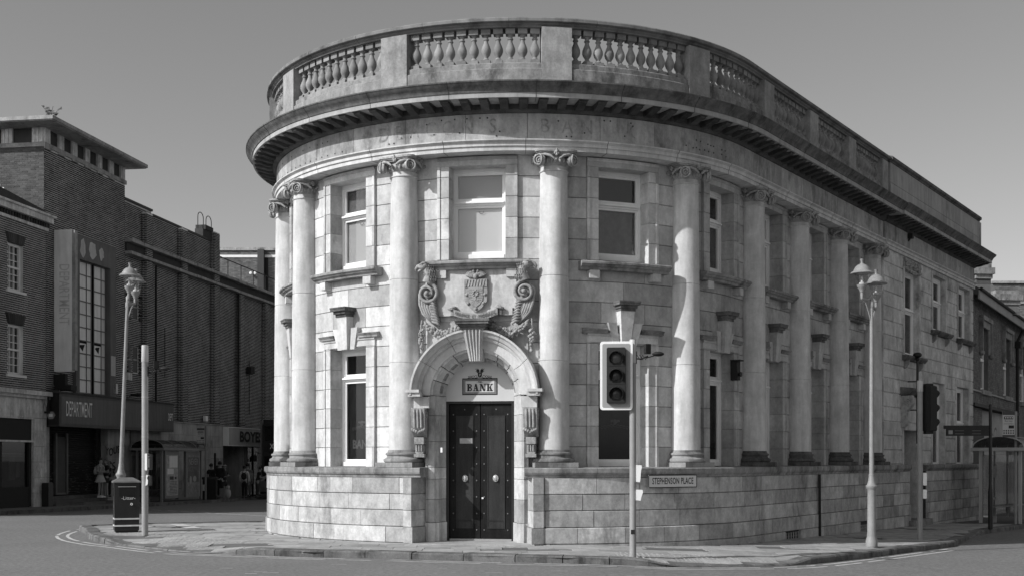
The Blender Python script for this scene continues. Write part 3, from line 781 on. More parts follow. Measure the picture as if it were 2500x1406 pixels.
for k in range(4):
    a = k*math.pi/2
    c_, s_ = math.cos(a), math.sin(a)
    for sg in (-1, 1):
        # volute face at (+-.33, front .38) turned outwards by 22 degrees, spiral tube over a disc
        th = math.radians(24)*sg; ct, st_ = math.cos(th), math.sin(th); ox, oy = .345*sg, -.335
        def FV(u, w, z, ct=ct, st_=st_, ox=ox, oy=oy, c_=c_, s_=s_):
            x = ox+u*ct+w*st_; y = oy+u*st_-w*ct; return (x*c_-y*s_, x*s_+y*c_, z)
        cap.lathe([(.02, -.06), (.108, -.06), (.112, -.01), (.095, -.004), (.0, -.004)], 16, lambda a_, b_, z_, FV=FV: FV(a_, z_, zt-.215+b_), cap=False)
        pts = []; rs = []
        for j in range(27):
            t = j/26; ang = -sg*(t*2*math.pi*2.1)+math.pi/2; r = .104*(1-t)**1.0+.014; pts.append(FV(r*math.cos(ang), .016, zt-.215+r*math.sin(ang))); rs.append(.021*(1-t*.5))
        cap.tube(pts, rs, 5); cap.ball(FV(0, .02, zt-.215), .024, 6, 5)
        # leaf scroll from the centre to the volute
        pts = [FV(sg*(-.345+.0)+sg*.03, -.02, zt-.20), FV(-sg*.22, .0, zt-.13), FV(-sg*.12, .02, zt-.105), FV(-sg*.02, .02, zt-.105)]
        cap.tube(pts, [.02, .03, .028, .015], 6)
    # fleuron
    for dx, dz, r in ((0, -.02, .035), (-.035, -.045, .025), (.035, -.045, .025), (0, -.07, .03), (0, .03, .02)):
        x, y = dx, -.41; cap.ball((x*c_-y*s_, x*s_+y*c_, zt-.03+dz), (r, r, r*1.2), 6, 5)
cme = mesh_of('capital', cap, CAPS, True)
for s_ in COLS:
    x, y = P(s_, 0); c = inst('column', sme, bank, (x, y, 1.662), HD(s_))
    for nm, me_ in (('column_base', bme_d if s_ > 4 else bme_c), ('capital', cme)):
        o = bpy.data.objects.new(nm, me_); COL.objects.link(o); o.parent = c

# rusticated section
OR = .27
ret = MB()
for k in range(15):
    z0, z1 = 1.66+CH*k, 1.66+CH*(k+1)
    segs = [(SI, SE)]
    for a, b, h0, h1 in [(a-.16, b+.16, h0, h1+.16) for a, b, h0, h1 in RH]:
        if z1 > h0+.1 and z0 < h1-.1:
            ns = []
            for p, q_ in segs:
                if q_ <= a or p >= b: ns.append((p, q_))
                else:
                    if p < a: ns.append((p, a))
                    if q_ > b: ns.append((b, q_))
            segs = ns
    for p, q_ in segs:
        if q_-p < .04: continue
        n = max(1, round((q_-p)/.95)); 
        for j in range(n):
            a = p+(q_-p)*j/n; b = p+(q_-p)*(j+1)/n
            mb = MB(); sweep(mb, a, b, [(OW-.38, z0), (OR-.03, z0), (OR-.03, z0+.02), (OR, z0+.045), (OR, z1-.002), (OW-.38, z1-.002)], gap=.001); obj('rusticated_stone', mb, RUST, bank)
# return strip joining it to the column wall
for (a, b, h0, h1), kind in zip(RH, 'AWWWWD'):
    m_ = (a+b)/2; hw = (b-a)/2; F = FR(m_, OR)
    q = MB()
    for sg in (-1, 1):
        e0, e1 = sorted((m_+sg*hw, m_+sg*(hw+.16))); sweep(q, e0, e1, rect(OW-.38, OR+.02, max(h0, -.9), h1, .01))
    ks = [k for k in range(15) if 1.66+CH*(k+1) > h0+.1 and 1.66+CH*k < h1+.06]; top_ = max(h1+.12, 1.66+CH*(ks[-1]+1)-.004) if ks else h1+.16
    sweep(q, m_-hw-.16, m_+hw+.16, rect(OW-.38, OR+.02, h1, top_, .01))
    if h0 > 3 and ks: sweep(q, m_-hw-.16, m_+hw+.16, rect(OW-.38, OR-.002, 1.66+CH*ks[0]+.004, h0, .01))
    obj('window_surround', q, RUST, bank)
    if kind != 'D': wframe('window', FR(m_, OR), hw, h0, h1, (h0*.45+h1*.55), b=-.17, pmat=DGLASS, fw=.11)
    if kind in 'AW' and h0 > 3:
        q = MB(); 
        sweep(q, m_-hw-.25, m_+hw+.25, [(OR-.1, h0-.16), (OR+.14, h0-.15), (OR+.22, h0-.06), (OR+.22, h0-.01), (OR-.1, h0+.01)]); so_ = obj('window_sill', q, SOOT, bank)
        for sg in (-1, 1):
            q = MB(); F2 = FR(m_+sg*hw, OR); q.poly([(0, 0), (.15, 0), (.13, -.12), (.06, -.22), (0, -.26)], -.06, .06, lambda a_, b_, z_, F2=F2: F2(b_, a_, h0-.15+z_)); obj('sill_bracket', q, MIDS, so_)
    if kind == 'A':
        q = MB(); h2 = h1+.05; zz = 8.03
        sweep(q, m_-hw-.16, m_+hw+.16, rect(OR-.1, OR+.03, h2, zz)); 
        r2 = random.Random(3)
        for _ in range(110):
            u_ = r2.uniform(-hw-.1, hw+.1); w_ = r2.uniform(h2+.03, zz-.03)
            if r2.random() < .25: w_ = h2-.12+abs(u_)*.1
            q.ball(F(u_, .05, w_), tuple([r2.uniform(.025, .06)]*3), 6, 4)
        obj('carved_panel', q, CAPS, bank, smooth=True)
# doorway in the rusticated section
a, b, h0, h1 = RH[5]; m_ = (a+b)/2; hw = (b-a)/2
q = MB(); F = FR(m_, OR); q.box(-hw, hw, -.62, -.55, -.6, h1, F); dd = obj('side_door', q, BLACKM, bank)
q = MB(); q.box(-hw*.2, hw*.2, -.55, -.53, .3, h1-.5, F); obj('door_panel', q, BLACK, dd)
q = MB(); sweep(q, m_-hw-.35, m_+hw+.35, [(OR-.1, h1+1.05), (OR+.25, h1+1.07), (OR+.34, h1+1.16), (OR+.40, h1+1.20), (OR+.40, h1+1.27), (OR-.1, h1+1.32)])
hd = obj('door_hood', q, SOOT, bank)
for sg in (-1, 1):
    q = MB(); F2 = FR(m_+sg*(hw+.16), OR)
    prof = [(.0, 1.05), (.32, 1.05), (.36, .95), (.36, .80), (.28, .66), (.16, .56), (.15, .40), (.19, .28), (.17, .16), (.08, .08), (0, .06)]
    q.poly(prof, -.13, .13, lambda a_, b_, z_, F2=F2: F2(b_, a_, h1+z_))
    for sd_ in (-.135, .135):
        pts = [F2(sd_, .21+(.12*(1-t/20))*math.cos(t*.6), h1+.84+(.12*(1-t/20))*math.sin(t*.6)) for t in range(19)]; q.tube(pts, .018, 5)
    obj('scroll_bracket', q, CAPS, hd)
q = MB(); sweep(q, m_-hw-.3, m_+hw+.3, rect(OR-.6, OR+.38, -.6, H(*P(m_, OR))+.28)); obj('door_step', q, MIDS, bank)

# ---- main door bay
F = FR(DC, 0.)                  # b = offset from the column line
ZS = 3.14                       # springing
def arch_ring(r0, r1, b0, b1, a0=0., a1=math.pi, n=24, cz=ZS):
    mb = MB(); vs = []; fs = []
    for k in range(n+1):
        t = a0+(a1-a0)*k/n
        for r, b in ((r0, b0), (r1, b0), (r1, b1), (r0, b1)): vs.append(F(r*math.cos(t), b, cz+r*math.sin(t)))
    for k in range(n):
        for j in range(4): j2 = (j+1) % 4; fs.append((k*4+j, k*4+j2, (k+1)*4+j2, (k+1)*4+j))
    fs += [(3, 2, 1, 0), (n*4, n*4+1, n*4+2, n*4+3)]; mb.add(vs, fs); return mb
def arc_prof(prof, a0, a1, n, dr=0.):
    mb = MB(); vs = []; fs = []; m = len(prof)
    for k in range(n+1):
        t = a0+(a1-a0)*k/n
        for r, b in prof: vs.append(F(r*math.cos(t), b, ZS+r*math.sin(t)))
    for k in range(n):
        for j in range(m): j2 = (j+1) % m; fs.append((k*m+j, k*m+j2, (k+1)*m+j2, (k+1)*m+j))
    fs += [tuple(range(m-1, -1, -1)), tuple(n*m+j for j in range(m))]; mb.add(vs, fs); return mb
# wall infill above the arch (between the jamb blocks), polygons with an arched underside
zt = 1.66+CH*7
for sg in (-1, 1):
    pts = [(sg*1.06, ZS), (sg*1.06, zt), (0, zt)]+[(sg*1.05*math.cos(t), ZS+1.05*math.sin(t)) for t in [math.pi/2*(1-k/12) for k in range(13)]]
    q = MB(); q.poly(pts, OW-.3, OW-.012, F); obj('arch_spandrel', q, STONE, bank)
ang = [0, .18, .36, .47, .53, .64, .82, 1.0]
for a, b in zip(ang, ang[1:]):
    mid = (a+b)/2
    if .47 <= mid <= .53: continue
    q = arc_prof([(.95, -.25), (.95, .10), (1.12, .12), (1.125, .17), (1.16, .20), (1.18, .20), (1.20, .26), (1.26, .30), (1.29, .36), (1.33, .36), (1.33, -.15)], math.pi*a+.004, math.pi*b-.004, 7)
    obj('arch_stone', q, STONEC, bank, smooth=False)
for i_, (a, b) in enumerate([(k/9, (k+1)/9) for k in range(9)]):   # soffit stones
    q = arc_prof([(.72, -.45), (.72, -.40), (.76, -.38), (.80, -.30), (.80, -.12), (.86, -.08), (.90, .0), (.90, .06), (.949, .08), (.949, -.45)], math.pi*a+.01, math.pi*b-.01, 4); obj('soffit_stone', q, STONE, bank)
    if i_ != 4:
        q = arc_prof([(.775, -.31), (.775, -.13), (.801, -.12), (.801, -.32)], math.pi*(a+.025), math.pi*(b-.025), 3); obj('coffer_panel', q, MIDS, bank)
# label stops: the hood turns outwards at its feet
for sg in (-1, 1):
    q = MB(); 
    q.box(sg*1.10, sg*1.36, -.15, .34, ZS-.03, ZS+.06, F); q.box(sg*1.12, sg*1.42, -.15, .38, ZS+.05, ZS+.11, F); q.box(sg*.96, sg*1.28, -.3, .16, ZS-.26, ZS-.03, F, c=.01)
    obj('hood_end', q, STONEC, bank)
    # consoles under the arch ends
    q = MB(); ca = sg*1.16
    prof = [(-.1, 0), (.30, 0), (.31, -.06), (.29, -.14), (.27, -.30), (.26, -.42), (.20, -.50), (.10, -.56), (.06, -.60), (-.1, -.60)]
    q.poly(prof, -.14, .14, lambda a_, b_, z_: F(ca+b_, a_, ZS-.26+z_))
    for dx in (-.07, 0, .07): q.tube([F(ca+dx, .30, ZS-.29), F(ca+dx, .305, ZS-.38), F(ca+dx, .285, ZS-.55), F(ca+dx, .27, ZS-.66)], .028, 6)
    for k in range(7): q.ball(F(ca-.12+.04*k, .25+.02*math.sin(k), ZS-.70-.02*(3-abs(k-3))), .035, 6, 5)
    for sd_ in (-.145, .145):
        pts = [F(ca+sd_, .15+(.11*(1-t/18))*math.cos(t*.6), ZS-.42+(.13*(1-t/18))*math.sin(t*.6)) for t in range(17)]; q.tube(pts, .016, 5)
    q.box(ca-.10, ca+.10, -.1, .20, ZS-1.0, ZS-.86, F); q.box(ca-.085, ca+.085, -.1, .16, ZS-1.2, ZS-1.0, F, c=.02)
    for k in (-1, 0, 1): q.tube([F(ca+k*.05, .17, ZS-1.02), F(ca+k*.05, .165, ZS-1.14)], .02, 6)
    q.box(ca-.11, ca+.11, -.1, .19, ZS-1.27, ZS-1.2, F)
    obj('console', q, CARV, bank, smooth=True)
    # jambs in courses
    zz = [.12, .52, 1.0, 1.42, 1.66, 2.20, 2.74, ZS-.0]
    for i in range(7):
        q = MB(); prof = [(.725, -.45), (.725, -.40), (.80, -.36), (.82, -.12), (.86, -.10), (.88, .0), (.95, .03), (1.0, .03), (1.02, -.02), (1.075, -.03), (1.075, -.45)]
        if i == 0: prof = [(a_-.02 if a_ < 1 else a_, b_+.04 if b_ > -.4 else b_) for a_, b_ in prof]
        n_ = len(prof); q.add([F(sg*a_, b_, zz[i]+.004) for a_, b_ in prof]+[F(sg*a_, b_, zz[i+1]-.004) for a_, b_ in prof], [tuple(range(n_)), tuple(range(2*n_-1, n_-1, -1))]+[(k, k+n_, (k+1) % n_+n_, (k+1) % n_) for k in range(n_)])
        obj('door_jamb_stone', q, STONE, bank)
# fluted keystone and its cap
q = MB(); kp = []
for j in range(9):
    t = j/8; zz = ZS+.70+.62*t; bb = .10+.26*t**1.5+.05*math.sin(t*3.1); hwk = .125+.085*t; kp.append((zz, bb, hwk))
for i in range(len(kp)-1):
    (z0, b0, w0), (z1, b1, w1) = kp[i], kp[i+1]; n_ = 5
    q.add([F(-w0, -.2, z0), F(w0, -.2, z0), F(w0, b0, z0), F(-w0, b0, z0), F(-w1, -.2, z1), F(w1, -.2, z1), F(w1, b1, z1), F(-w1, b1, z1)], [(2, 3, 7, 6), (0, 3, 7, 4), (1, 2, 6, 5), (0, 1, 2, 3), (4, 5, 6, 7)])
for k in range(5):
    f = (k-2)/2.5; q.tube([F(f*w*.9, b+.012, z) for z, b, w in kp], .022, 6)
obj('arch_keystone', q, STONEC, bank)
q = MB()
for w_, z0, z1, b_ in ((.26, 1.32, 1.37, .40), (.29, 1.37, 1.42, .44), (.34, 1.42, 1.47, .50), (.36, 1.47, 1.52, .52)): q.box(-w_, w_, -.1, b_, ZS+z0, ZS+z1+.0005, F)
obj('arch_keystone_cap', q, SOOT, bank)
# fanlight board
FB = FR(DC, -.40)
q = MB(); q.poly([(.72*math.cos(t), ZS+.0+.72*math.sin(t)) for t in [math.pi*k/24 for k in range(25)]]+[(-.72, 3.04), (.72, 3.04)], -.03, 0, FB)
fan = obj('fanlight_board', q, mat('sign_board', .52, .5, 0, .04, 2, .03, .01, 40, 0), bank)
INK = mat('sign_ink', .02, .6, 0, 0, 1, 0, 0, 1, 0)
zc_ = 3.345
q = MB()
for hw_, hh, t_ in ((.375, .175, .022), (.315, .125, .007)):
    q.box(-hw_, hw_, .001, .003, zc_+hh-t_, zc_+hh, FB); q.box(-hw_, hw_, .001, .003, zc_-hh, zc_-hh+t_, FB); q.box(-hw_, -hw_+t_, .001, .003, zc_-hh+t_, zc_+hh-t_, FB); q.box(hw_-t_, hw_, .001, .003, zc_-hh+t_, zc_+hh-t_, FB)
GI = mat('sign_grey_border', .18, .6, 0, 0, 1, 0, 0, 1, 0)
obj('sign_frame', q, INK, fan)
q = MB()
for hw_, hh, t_ in ((.350, .152, .030),):
    q.box(-hw_, hw_, .001, .002, zc_+hh-t_, zc_+hh, FB); q.box(-hw_, hw_, .001, .002, zc_-hh, zc_-hh+t_, FB); q.box(-hw_, -hw_+t_, .001, .002, zc_-hh+t_, zc_+hh-t_, FB); q.box(hw_-t_, hw_, .001, .002, zc_-hh+t_, zc_+hh-t_, FB)
obj('sign_frame_band', q, GI, fan)
def slab_letters(F, word, h, b0, b1, gap=.02):
    """heavy slab serif capitals out of polygons"""
    st = .26*h; se = .10*h; W = {'B': .78, 'A': .86, 'N': .92, 'K': .88}; tot = sum(W[c]*h for c in word)+gap*(len(word)-1); x = -tot/2; mb = MB()
    def bx(x0, x1, z0, z1): mb.box(x0, x1, b0, b1, z0, z1, F)
    for c in word:
        w = W[c]*h
        if c == 'B':
            bx(x, x+.10*h+st, -h/2, -h/2+se); bx(x, x+.10*h+st, h/2-se, h/2); bx(x+.08*h, x+.08*h+st, -h/2, h/2)
            for zc2, rr in ((.24*h, .24*h), (-.24*h, .26*h)):
                vs = []; n = 10; cx_ = x+.08*h+st+.12*h
                for ro, ri in ((rr, rr-.13*h),):
                    out = [(x+.08*h+st, zc2+ro)]+[(cx_+ro*math.cos(t), zc2+ro*math.sin(t)) for t in [math.pi/2-math.pi*k/n for k in range(n+1)]]+[(x+.08*h+st, zc2-ro)]
                    inn = [(x+.08*h+st, zc2+ri)]+[(cx_-.04*h+ri*math.cos(t), zc2+ri*math.sin(t)) for t in [math.pi/2-math.pi*k/n for k in range(n+1)]]+[(x+.08*h+st, zc2-ri)]
                for k in range(len(out)-1):
                    mb.add([F(*(p[0], b_, p[1])) for b_ in (b0, b1) for p in (out[k], out[k+1], inn[k+1], inn[k])], [(0, 1, 2, 3), (4, 7, 6, 5), (0, 4, 5, 1), (2, 6, 7, 3)])
        if c == 'A':
            mb.poly([(x+.10*h, -h/2), (x+.20*h, -h/2), (x+w/2-.02*h, h/2), (x+w/2-.12*h, h/2)], b0, b1, F)
            mb.poly([(x+w/2-.14*h, h/2), (x+w-.38*h, -h/2), (x+w-.10*h, -h/2), (x+w/2+.10*h, h/2)], b0, b1-.0002, F)
            bx(x+.25*h, x+w-.3*h, -.20*h, -.10*h); bx(x, x+.34*h, -h/2, -h/2+se); bx(x+w-.46*h, x+w, -h/2, -h/2+se)
        if c == 'N':
            bx(x+.10*h, x+.20*h, -h/2, h/2); bx(x+w-.22*h, x+w-.12*h, -h/2, h/2); mb.poly([(x+.10*h, h/2), (x+w-.40*h, -h/2), (x+w-.12*h, -h/2), (x+.34*h, h/2)], b0, b1-.0002, F)
            bx(x, x+.30*h, -h/2, -h/2+se); bx(x, x+.22*h, h/2-se, h/2); bx(x+w-.32*h, x+w, h/2-se, h/2)
        if c == 'K':
            bx(x+.08*h, x+.08*h+st, -h/2, h/2); bx(x, x+.44*h, -h/2, -h/2+se); bx(x, x+.44*h, h/2-se, h/2)
            mb.poly([(x+.34*h, -.08*h), (x+.42*h, -.14*h), (x+w-.08*h, h/2), (x+w-.22*h, h/2)], b0, b1-.0002, F); mb.poly([(x+.40*h, .0), (x+w-.36*h, -h/2), (x+w-.06*h, -h/2), (x+.56*h, .14*h)], b0, b1-.0004, F)
            bx(x+w-.34*h, x+w, h/2-se, h/2); bx(x+w-.40*h, x+w, -h/2, -h/2+se)
        x += w+gap
    return mb
obj('lettering', slab_letters(lambda a, b, z: FB(a, b, z+zc_-.018), 'BANK', .15, .001, .004, .012), INK, fan)
obj('lettering', text_mb('- THE -', .042, lambda a, b, z: FB(a, b, z+zc_+.092), ext=.003, bold=.002), INK, fan)
q = MB()    # double headed eagle crest with scrolls
FC = lambda a, b, z: FB(a, b, z+zc_+.24)
q.poly([(-.045, .05), (.045, .05), (.045, -.01), (.03, -.04), (0, -.055), (-.03, -.04), (-.045, -.01)], .001, .004, FC)
for sg in (-1, 1):
    for k, (l, t) in enumerate(((.13, 2.15), (.125, 1.9), (.115, 1.7), (.09, 2.45))):
        dx, dz = math.cos(t)*l, math.sin(t)*l; q.poly([(sg*.03, .03+.0*k), (sg*(.035-dx*.5)+sg*.0, .03+dz*.55), (sg*(.03-dx), .03+dz), (sg*(.015-dx*.4), .05+dz*.4)], .001, .0035+k*.0002, FC)
    q.poly([(sg*.005, .05), (sg*.03, .06), (sg*.035, .10), (sg*.06, .115), (sg*.03, .125), (sg*.01, .10)], .001, .0045, FC)
    for cx_, r in ((.085, .03), (.14, .026), (.19, .02), (.235, .014)):
        q.tube([FC(sg*(cx_+r*(1-.03*t)*math.cos(t*.7)), .003, -.035+r*(1-.03*t)*math.sin(t*.7)) for t in range(9)], .0045, 4)
    q.tube([FC(sg*x_, .003, -.06+.01*math.sin(x_*40)) for x_ in (.03, .08, .13, .18, .23, .27)], .005, 4)
obj('crest', q, INK, fan)
obj('lettering', text_mb('7', .06, lambda a, b, z: FC(a, b, z), ext=.005, bold=.002), mat('sign_board_light', .5, .5, 0, 0, 1, 0, 0, 1, 0), fan)

# doors
FDo = FR(DC, -.47)
q = MB()
for sg in (-1, 1): q.box(sg*.725, sg*.665, -.06, .05, .12, 3.04, FDo)
q.box(-.665, .665, -.06, .05, 2.99, 3.04, FDo); door = obj('door', q, BLACK, bank)
LEAF = mat('door_paint', .014, .5, 0, .3, 2, .5, .3, 30, .08, spec=.1)
PANM = mat('door_panel_worn', .022, .6, 0, .3, 3, .7, .35, 40, .15)
for sg in (-1, 1):
    x0, x1 = sorted((sg*.008, sg*.66)); q = MB(); q.box(x0, x1, -.05, 0, .17, 2.98, FDo); leaf = obj('door_leaf', q, LEAF, door)
    c = sg*.335
    for z0, z1 in ((.56, 2.72), (.40, .53)):
        q = MB(); q.box(c-.165, c+.165, -.01, .006, z0, z1, FDo, c=.004); 
        for aa in ((c-.185, c-.165, z0-.02, z1+.02), (c+.165, c+.185, z0-.02, z1+.02), (c-.165, c+.165, z0-.02, z0), (c-.165, c+.165, z1, z1+.02)): q.box(aa[0], aa[1], -.01, .014, aa[2], aa[3], FDo)
        obj('door_panel', q, PANM, leaf)
    q = MB()
    q.lathe([(.062, 0), (.06, .02), (.05, .03), (.035, .035), (.025, .05), (0, .055)], 14, lambda a, b, z: FDo(c*.97+a, z, 1.43+b*1.25)); 
    for k in range(12): t = k*math.pi/6; q.ball(FDo(c*.97+.05*math.cos(t), .03, 1.43+.062*math.sin(t)), .011, 5, 4)
    q.lathe([(.014, .05), (.02, .06), (.012, .07)], 8, lambda a, b, z: FDo(c*.97+a, z, 1.40+b))
    obj('door_knob', q, mat('worn_brass', .45, .35, 0, .2, 8, 0, .1, 60, .1, metal=.6), leaf, smooth=True)
    st = MB(); st.lathe([(.016, 0), (.013, .008), (.0, .012)], 8, lambda a, b, z: (a, -z, b)); sm = mesh_of('door_stud', st, mat('stud_metal', .16, .5, metal=.4))
    for xx in ((.08, .58) if sg > 0 else (-.08, -.58)):
        for k in range(8):
            x, y, z = FDo(xx, .001, .35+k*.345); o = inst('door_stud', sm, leaf, (x-0, y, z), HD(DC)); o.parent = leaf
    for xx in (c,):
        x, y, z = FDo(xx, .001, 2.87); o = inst('door_stud', sm, leaf, (x, y, z), HD(DC))
q = MB(); q.box(-.44, -.17, .001, .018, 2.16, 2.27, FDo); q.box(-.40, -.21, .018, .022, 2.19, 2.24, FDo); obj('letter_plate', q, mat('plate_metal', .33, .4, metal=.5), door)
q = MB(); q.box(.03, .065, .001, .02, 1.0, 1.035, FDo); obj('lock_plate', q, WHITE, door)
q = MB(); q.box(-.66, .66, -.05, .02, .125, .165, FDo); obj('door_sill', q, GREYM, door)
q = MB(); q.box(-.75, -.71, .40, .46, 1.97, 2.07, FR(DC, -.45)); obj('bell_push', q, WHITE, door)
q = MB(); q.poly([(-1.0, -.45), (1.0, -.45), (1.18, .0), (1.30, .62), (.4, .72), (-.4, .72), (-1.30, .62), (-1.18, .0)], -.05, .1, lambda a, b, z: F(a, z, b+.025+0*a)); obj('threshold_stone', q, SLAB, bank)
# ---- carved panel over the door: shield, crest, ribbon, eagle scrolls, swags
FW = FR(DC, OW)
rc = random.Random(11)
q = MB(); q.poly([(-.86, 4.66), (.72, 4.66), (.72, 4.80), (.80, 4.80), (.80, 5.60), (-.86, 5.60), (-.86, 4.98), (-.95, 4.98), (-.95, 4.72), (-.86, 4.72)], -.02, .075, lambda a, b, z: FW(a+.03, b, z+.12))
obj('arms_panel', q, STONE, bank)
FA = FR(DC, OW+.075, 5.18)
q = MB()
sh_ = [(-.24, .32), (.24, .32), (.24, -.02), (.23, -.12), (.12, -.26), (0, -.34), (-.12, -.26), (-.23, -.12), (-.24, -.02)]
q.poly(sh_, -.02, .07, FA); q.poly([(x*.62, z*.62-.03) for x, z in sh_], .07, .085, FA)
for k in range(9): q.tube([FA(-.14, .086, .12-.035*k), FA(.14, .086, .12-.035*k)] if k < 6 else [FA(-.14+.03*(k-5), .086, .12-.035*k), FA(.14-.03*(k-5), .086, .12-.035*k)], .006, 4)
q.poly([(-.235, .17), (.235, .17), (.235, .33), (-.235, .33)], .0, .085, FA)
for k in range(7): q.tube([FA(-.2+.06*k, .088, .18), (FA(-.19+.06*k+.02, .088, .32))], .012, 4)
for x, z in ((-.19, .02), (.19, .02), (-.16, -.16), (.16, -.16), (0, -.27)): q.lathe([(.035, 0), (.032, .02), (0, .022)], 10, lambda a, b, z_, x=x, z=z: FA(x+a, .07+z_, z+b))
for k in range(8):
    t = k*math.pi/4; q.ball(FA(.05*math.cos(t), .085, .04+.055*math.sin(t)), .024, 6, 4)
q.tube([FA(0, .085, .0), FA(0, .085, -.10)], .014, 5); q.tube([FA(-.06, .08, -.10), FA(.06, .08, -.10)], .014, 5)
obj('shield', q, CARV, bank, smooth=True)
q = MB()     # double headed eagle over the shield
for sg in (-1, 1):
    for k in range(7):
        t = math.radians(22+k*12); l = .25-.008*k; l *= .72; q.tube([FA(sg*.04, .05, .37), FA(sg*(.05+l*.7*math.cos(t)), .09, .37+l*.5*math.sin(t)), FA(sg*(.06+l*math.cos(t)), .05, .37+l*1.0*math.sin(t))], [.025, .028, .008], 5)
    q.ball(FA(sg*.045, .09, .49), .03, 7, 5); q.tube([FA(sg*.06, .09, .495), FA(sg*.095, .09, .475)], [.018, .005], 5); q.tube([FA(sg*.02, .08, .42), FA(sg*.04, .09, .48)], .022, 6)
q.ball(FA(0, .07, .39), (.06, .06, .07), 8, 6); obj('carved_eagle', q, CARV, bank, smooth=True)
q = MB()     # ribbon
pts = [(x, -.30-.16*math.cos(x*2.6)+.02) for x in [(-.46+.92*k/16) for k in range(17)]]
for (x0, z0), (x1, z1) in zip(pts, pts[1:]): q.poly([(x0, z0-.065), (x1, z1-.065), (x1, z1+.065), (x0, z0+.065)], .0, .10+.04*math.cos((x0+x1)*1.6), FA)
for sg in (-1, 1):
    q.tube([FA(sg*(.50+.06*math.cos(t)), .04+.05*math.sin(t), -.27+.02*t*.5) for t in [k*.6 for k in range(9)]], .035, 5); q.box(sg*.48, sg*.53, .0, .06, -.40, -.22, FA, c=.01)
rib = obj('motto_ribbon', q, CARV, bank)
word = 'RESPICE·ET·PROSPICE'; q = MB()
for i, ch in enumerate(word):
    x = -.42+.84*(i+.5)/len(word); z = -.28-.16*math.cos(x*2.6); sl = math.atan(.16*2.6*math.sin(x*2.6)); b = .105+.04*math.cos(x*1.6)
    t = text_mb(ch, .078, lambda a, b_, zz: FA(x+a*math.cos(sl)-zz*math.sin(sl), b_, z+a*math.sin(sl)+zz*math.cos(sl)), ext=b, bold=.003); o_ = len(q.v); q.v += t.v; q.f += [tuple(j+o_ for j in f) for f in t.f]
obj('lettering', q, mat('carved_letter_dark', .12, .9, 0, .2, 6, 0, .1, 60, 0), rib)
for sg in (-1, 1):
    FB2 = lambda a, b, z, sg=sg: FR(DC, OW)(sg*(1.03+a), b, z)
    q = MB()
    # eagle head, looking outwards
    q.ball((0.045, .17, 5.80), (.105, .12, .095), 12, 8, FB2); q.ball((.11, .17, 5.785), (.07, .07, .055), 8, 6, FB2)
    q.tube([FB2(.12, .17, 5.80), FB2(.185, .17, 5.79), FB2(.225, .17, 5.745), FB2(.225, .17, 5.69)], [.055, .045, .03, .006], 8); q.tube([FB2(.10, .17, 5.735), FB2(.165, .17, 5.70), FB2(.185, .17, 5.70)], [.035, .02, .008], 6)
    q.tube([FB2(-.03, .24, 5.865), FB2(.07, .285, 5.845), FB2(.14, .23, 5.815)], [.015, .024, .012], 5); q.ball((.075, .285, 5.81), .014, 6, 5, FB2)
    q.tube([FB2(.02, .16, 5.80), FB2(-.05, .15, 5.70), FB2(-.07, .13, 5.58), FB2(-.03, .12, 5.46)], [.09, .11, .125, .13], 12)
    for r_ in range(6):
        for c_ in range(6):
            z = 5.80-.055*r_; a = -.05-.012*r_+(c_-2.5)*.042+(r_ % 2)*.02; q.tube([FB2(a, .255-abs(c_-2.5)*.022, z), FB2(a-.006, .26-abs(c_-2.5)*.022, z-.05)], [.024, .005], 5)
    # big scroll
    n_ = 44; pts = []; rs = []
    for j in range(n_):
        t = j/(n_-1); r = .205*(1-t)**.9+.015; an = math.pi/2+t*2*math.pi*2.0; pts.append(FB2(-.02+r*math.cos(an), .16+.05*t, 5.24+r*math.sin(an))); rs.append(.042*(1-t*.55))
    q.tube(pts, rs, 7); q.lathe([(.22, -.12), (.20, .02), (.0, .05)], 18, lambda a, b, z: FB2(-.02+a, .10+z, 5.24+b), cap=False); q.ball((-.02, .24, 5.24), .05, 8, 6, FB2)
    # body of the scroll sweeping down, with overlapping leaves
    q.poly([(.185, 5.24), (.165, 5.0), (.07, 4.80), (-.10, 4.62), (-.20, 4.60), (-.20, 5.2)], .0, .10, FB2)
    for k in range(5):
        x0 = .165-.055*k; q.tube([FB2(x0, .10, 5.24-.03*k), FB2(x0-.015, .13, 5.02-.02*k), FB2(x0-.08+.005*k, .135, 4.83), FB2(-.13, .10, 4.62+.02*k)], [.03, .034, .03, .014], 6)
    for k in range(9):
        z = 5.10-.058*k; x0 = -.06-.012*k; q.tube([FB2(x0+.05, .12, z+.03), FB2(x0-.05, .17, z), FB2(x0-.12, .15, z-.035), FB2(x0-.10, .11, z-.07)], [.02, .034, .026, .010], 6)
    obj('eagle_scroll', q, CARV, bank, smooth=True)
    q = MB()     # garland of fruit with a hanging drop
    for j in range(190):
        t = rc.random(); x = .05-.80*t; z = 4.60-.20*math.sin(math.pi*min(1, t*1.0))+rc.uniform(-.085, .085)*(math.sin(math.pi*t)*.9+.25); r = rc.uniform(.02, .044)
        q.ball((x, .10+rc.uniform(0, .07), z), r, 7, 5, FB2)
    for j in range(40):
        t = j/25; q.ball((.12+rc.uniform(-.06, .06)*(1-abs(t-.4)), .08+rc.uniform(0, .06), 4.50-.30*t+.0), rc.uniform(.02, .045), 6, 4, FB2)
    q.tube([FB2(.12, .08, 4.70), FB2(.13, .1, 4.58), FB2(.12, .1, 4.46)], [.015, .02, .03], 6)
    q.tube([FB2(.06, .08, 4.68), FB2(.02, .12, 4.60), FB2(-.10, .12, 4.50)], [.02, .045, .02], 6); q.tube([FB2(-.78, .08, 4.52), FB2(-.66, .12, 4.44), FB2(-.52, .12, 4.36)], [.02, .05, .03], 6)
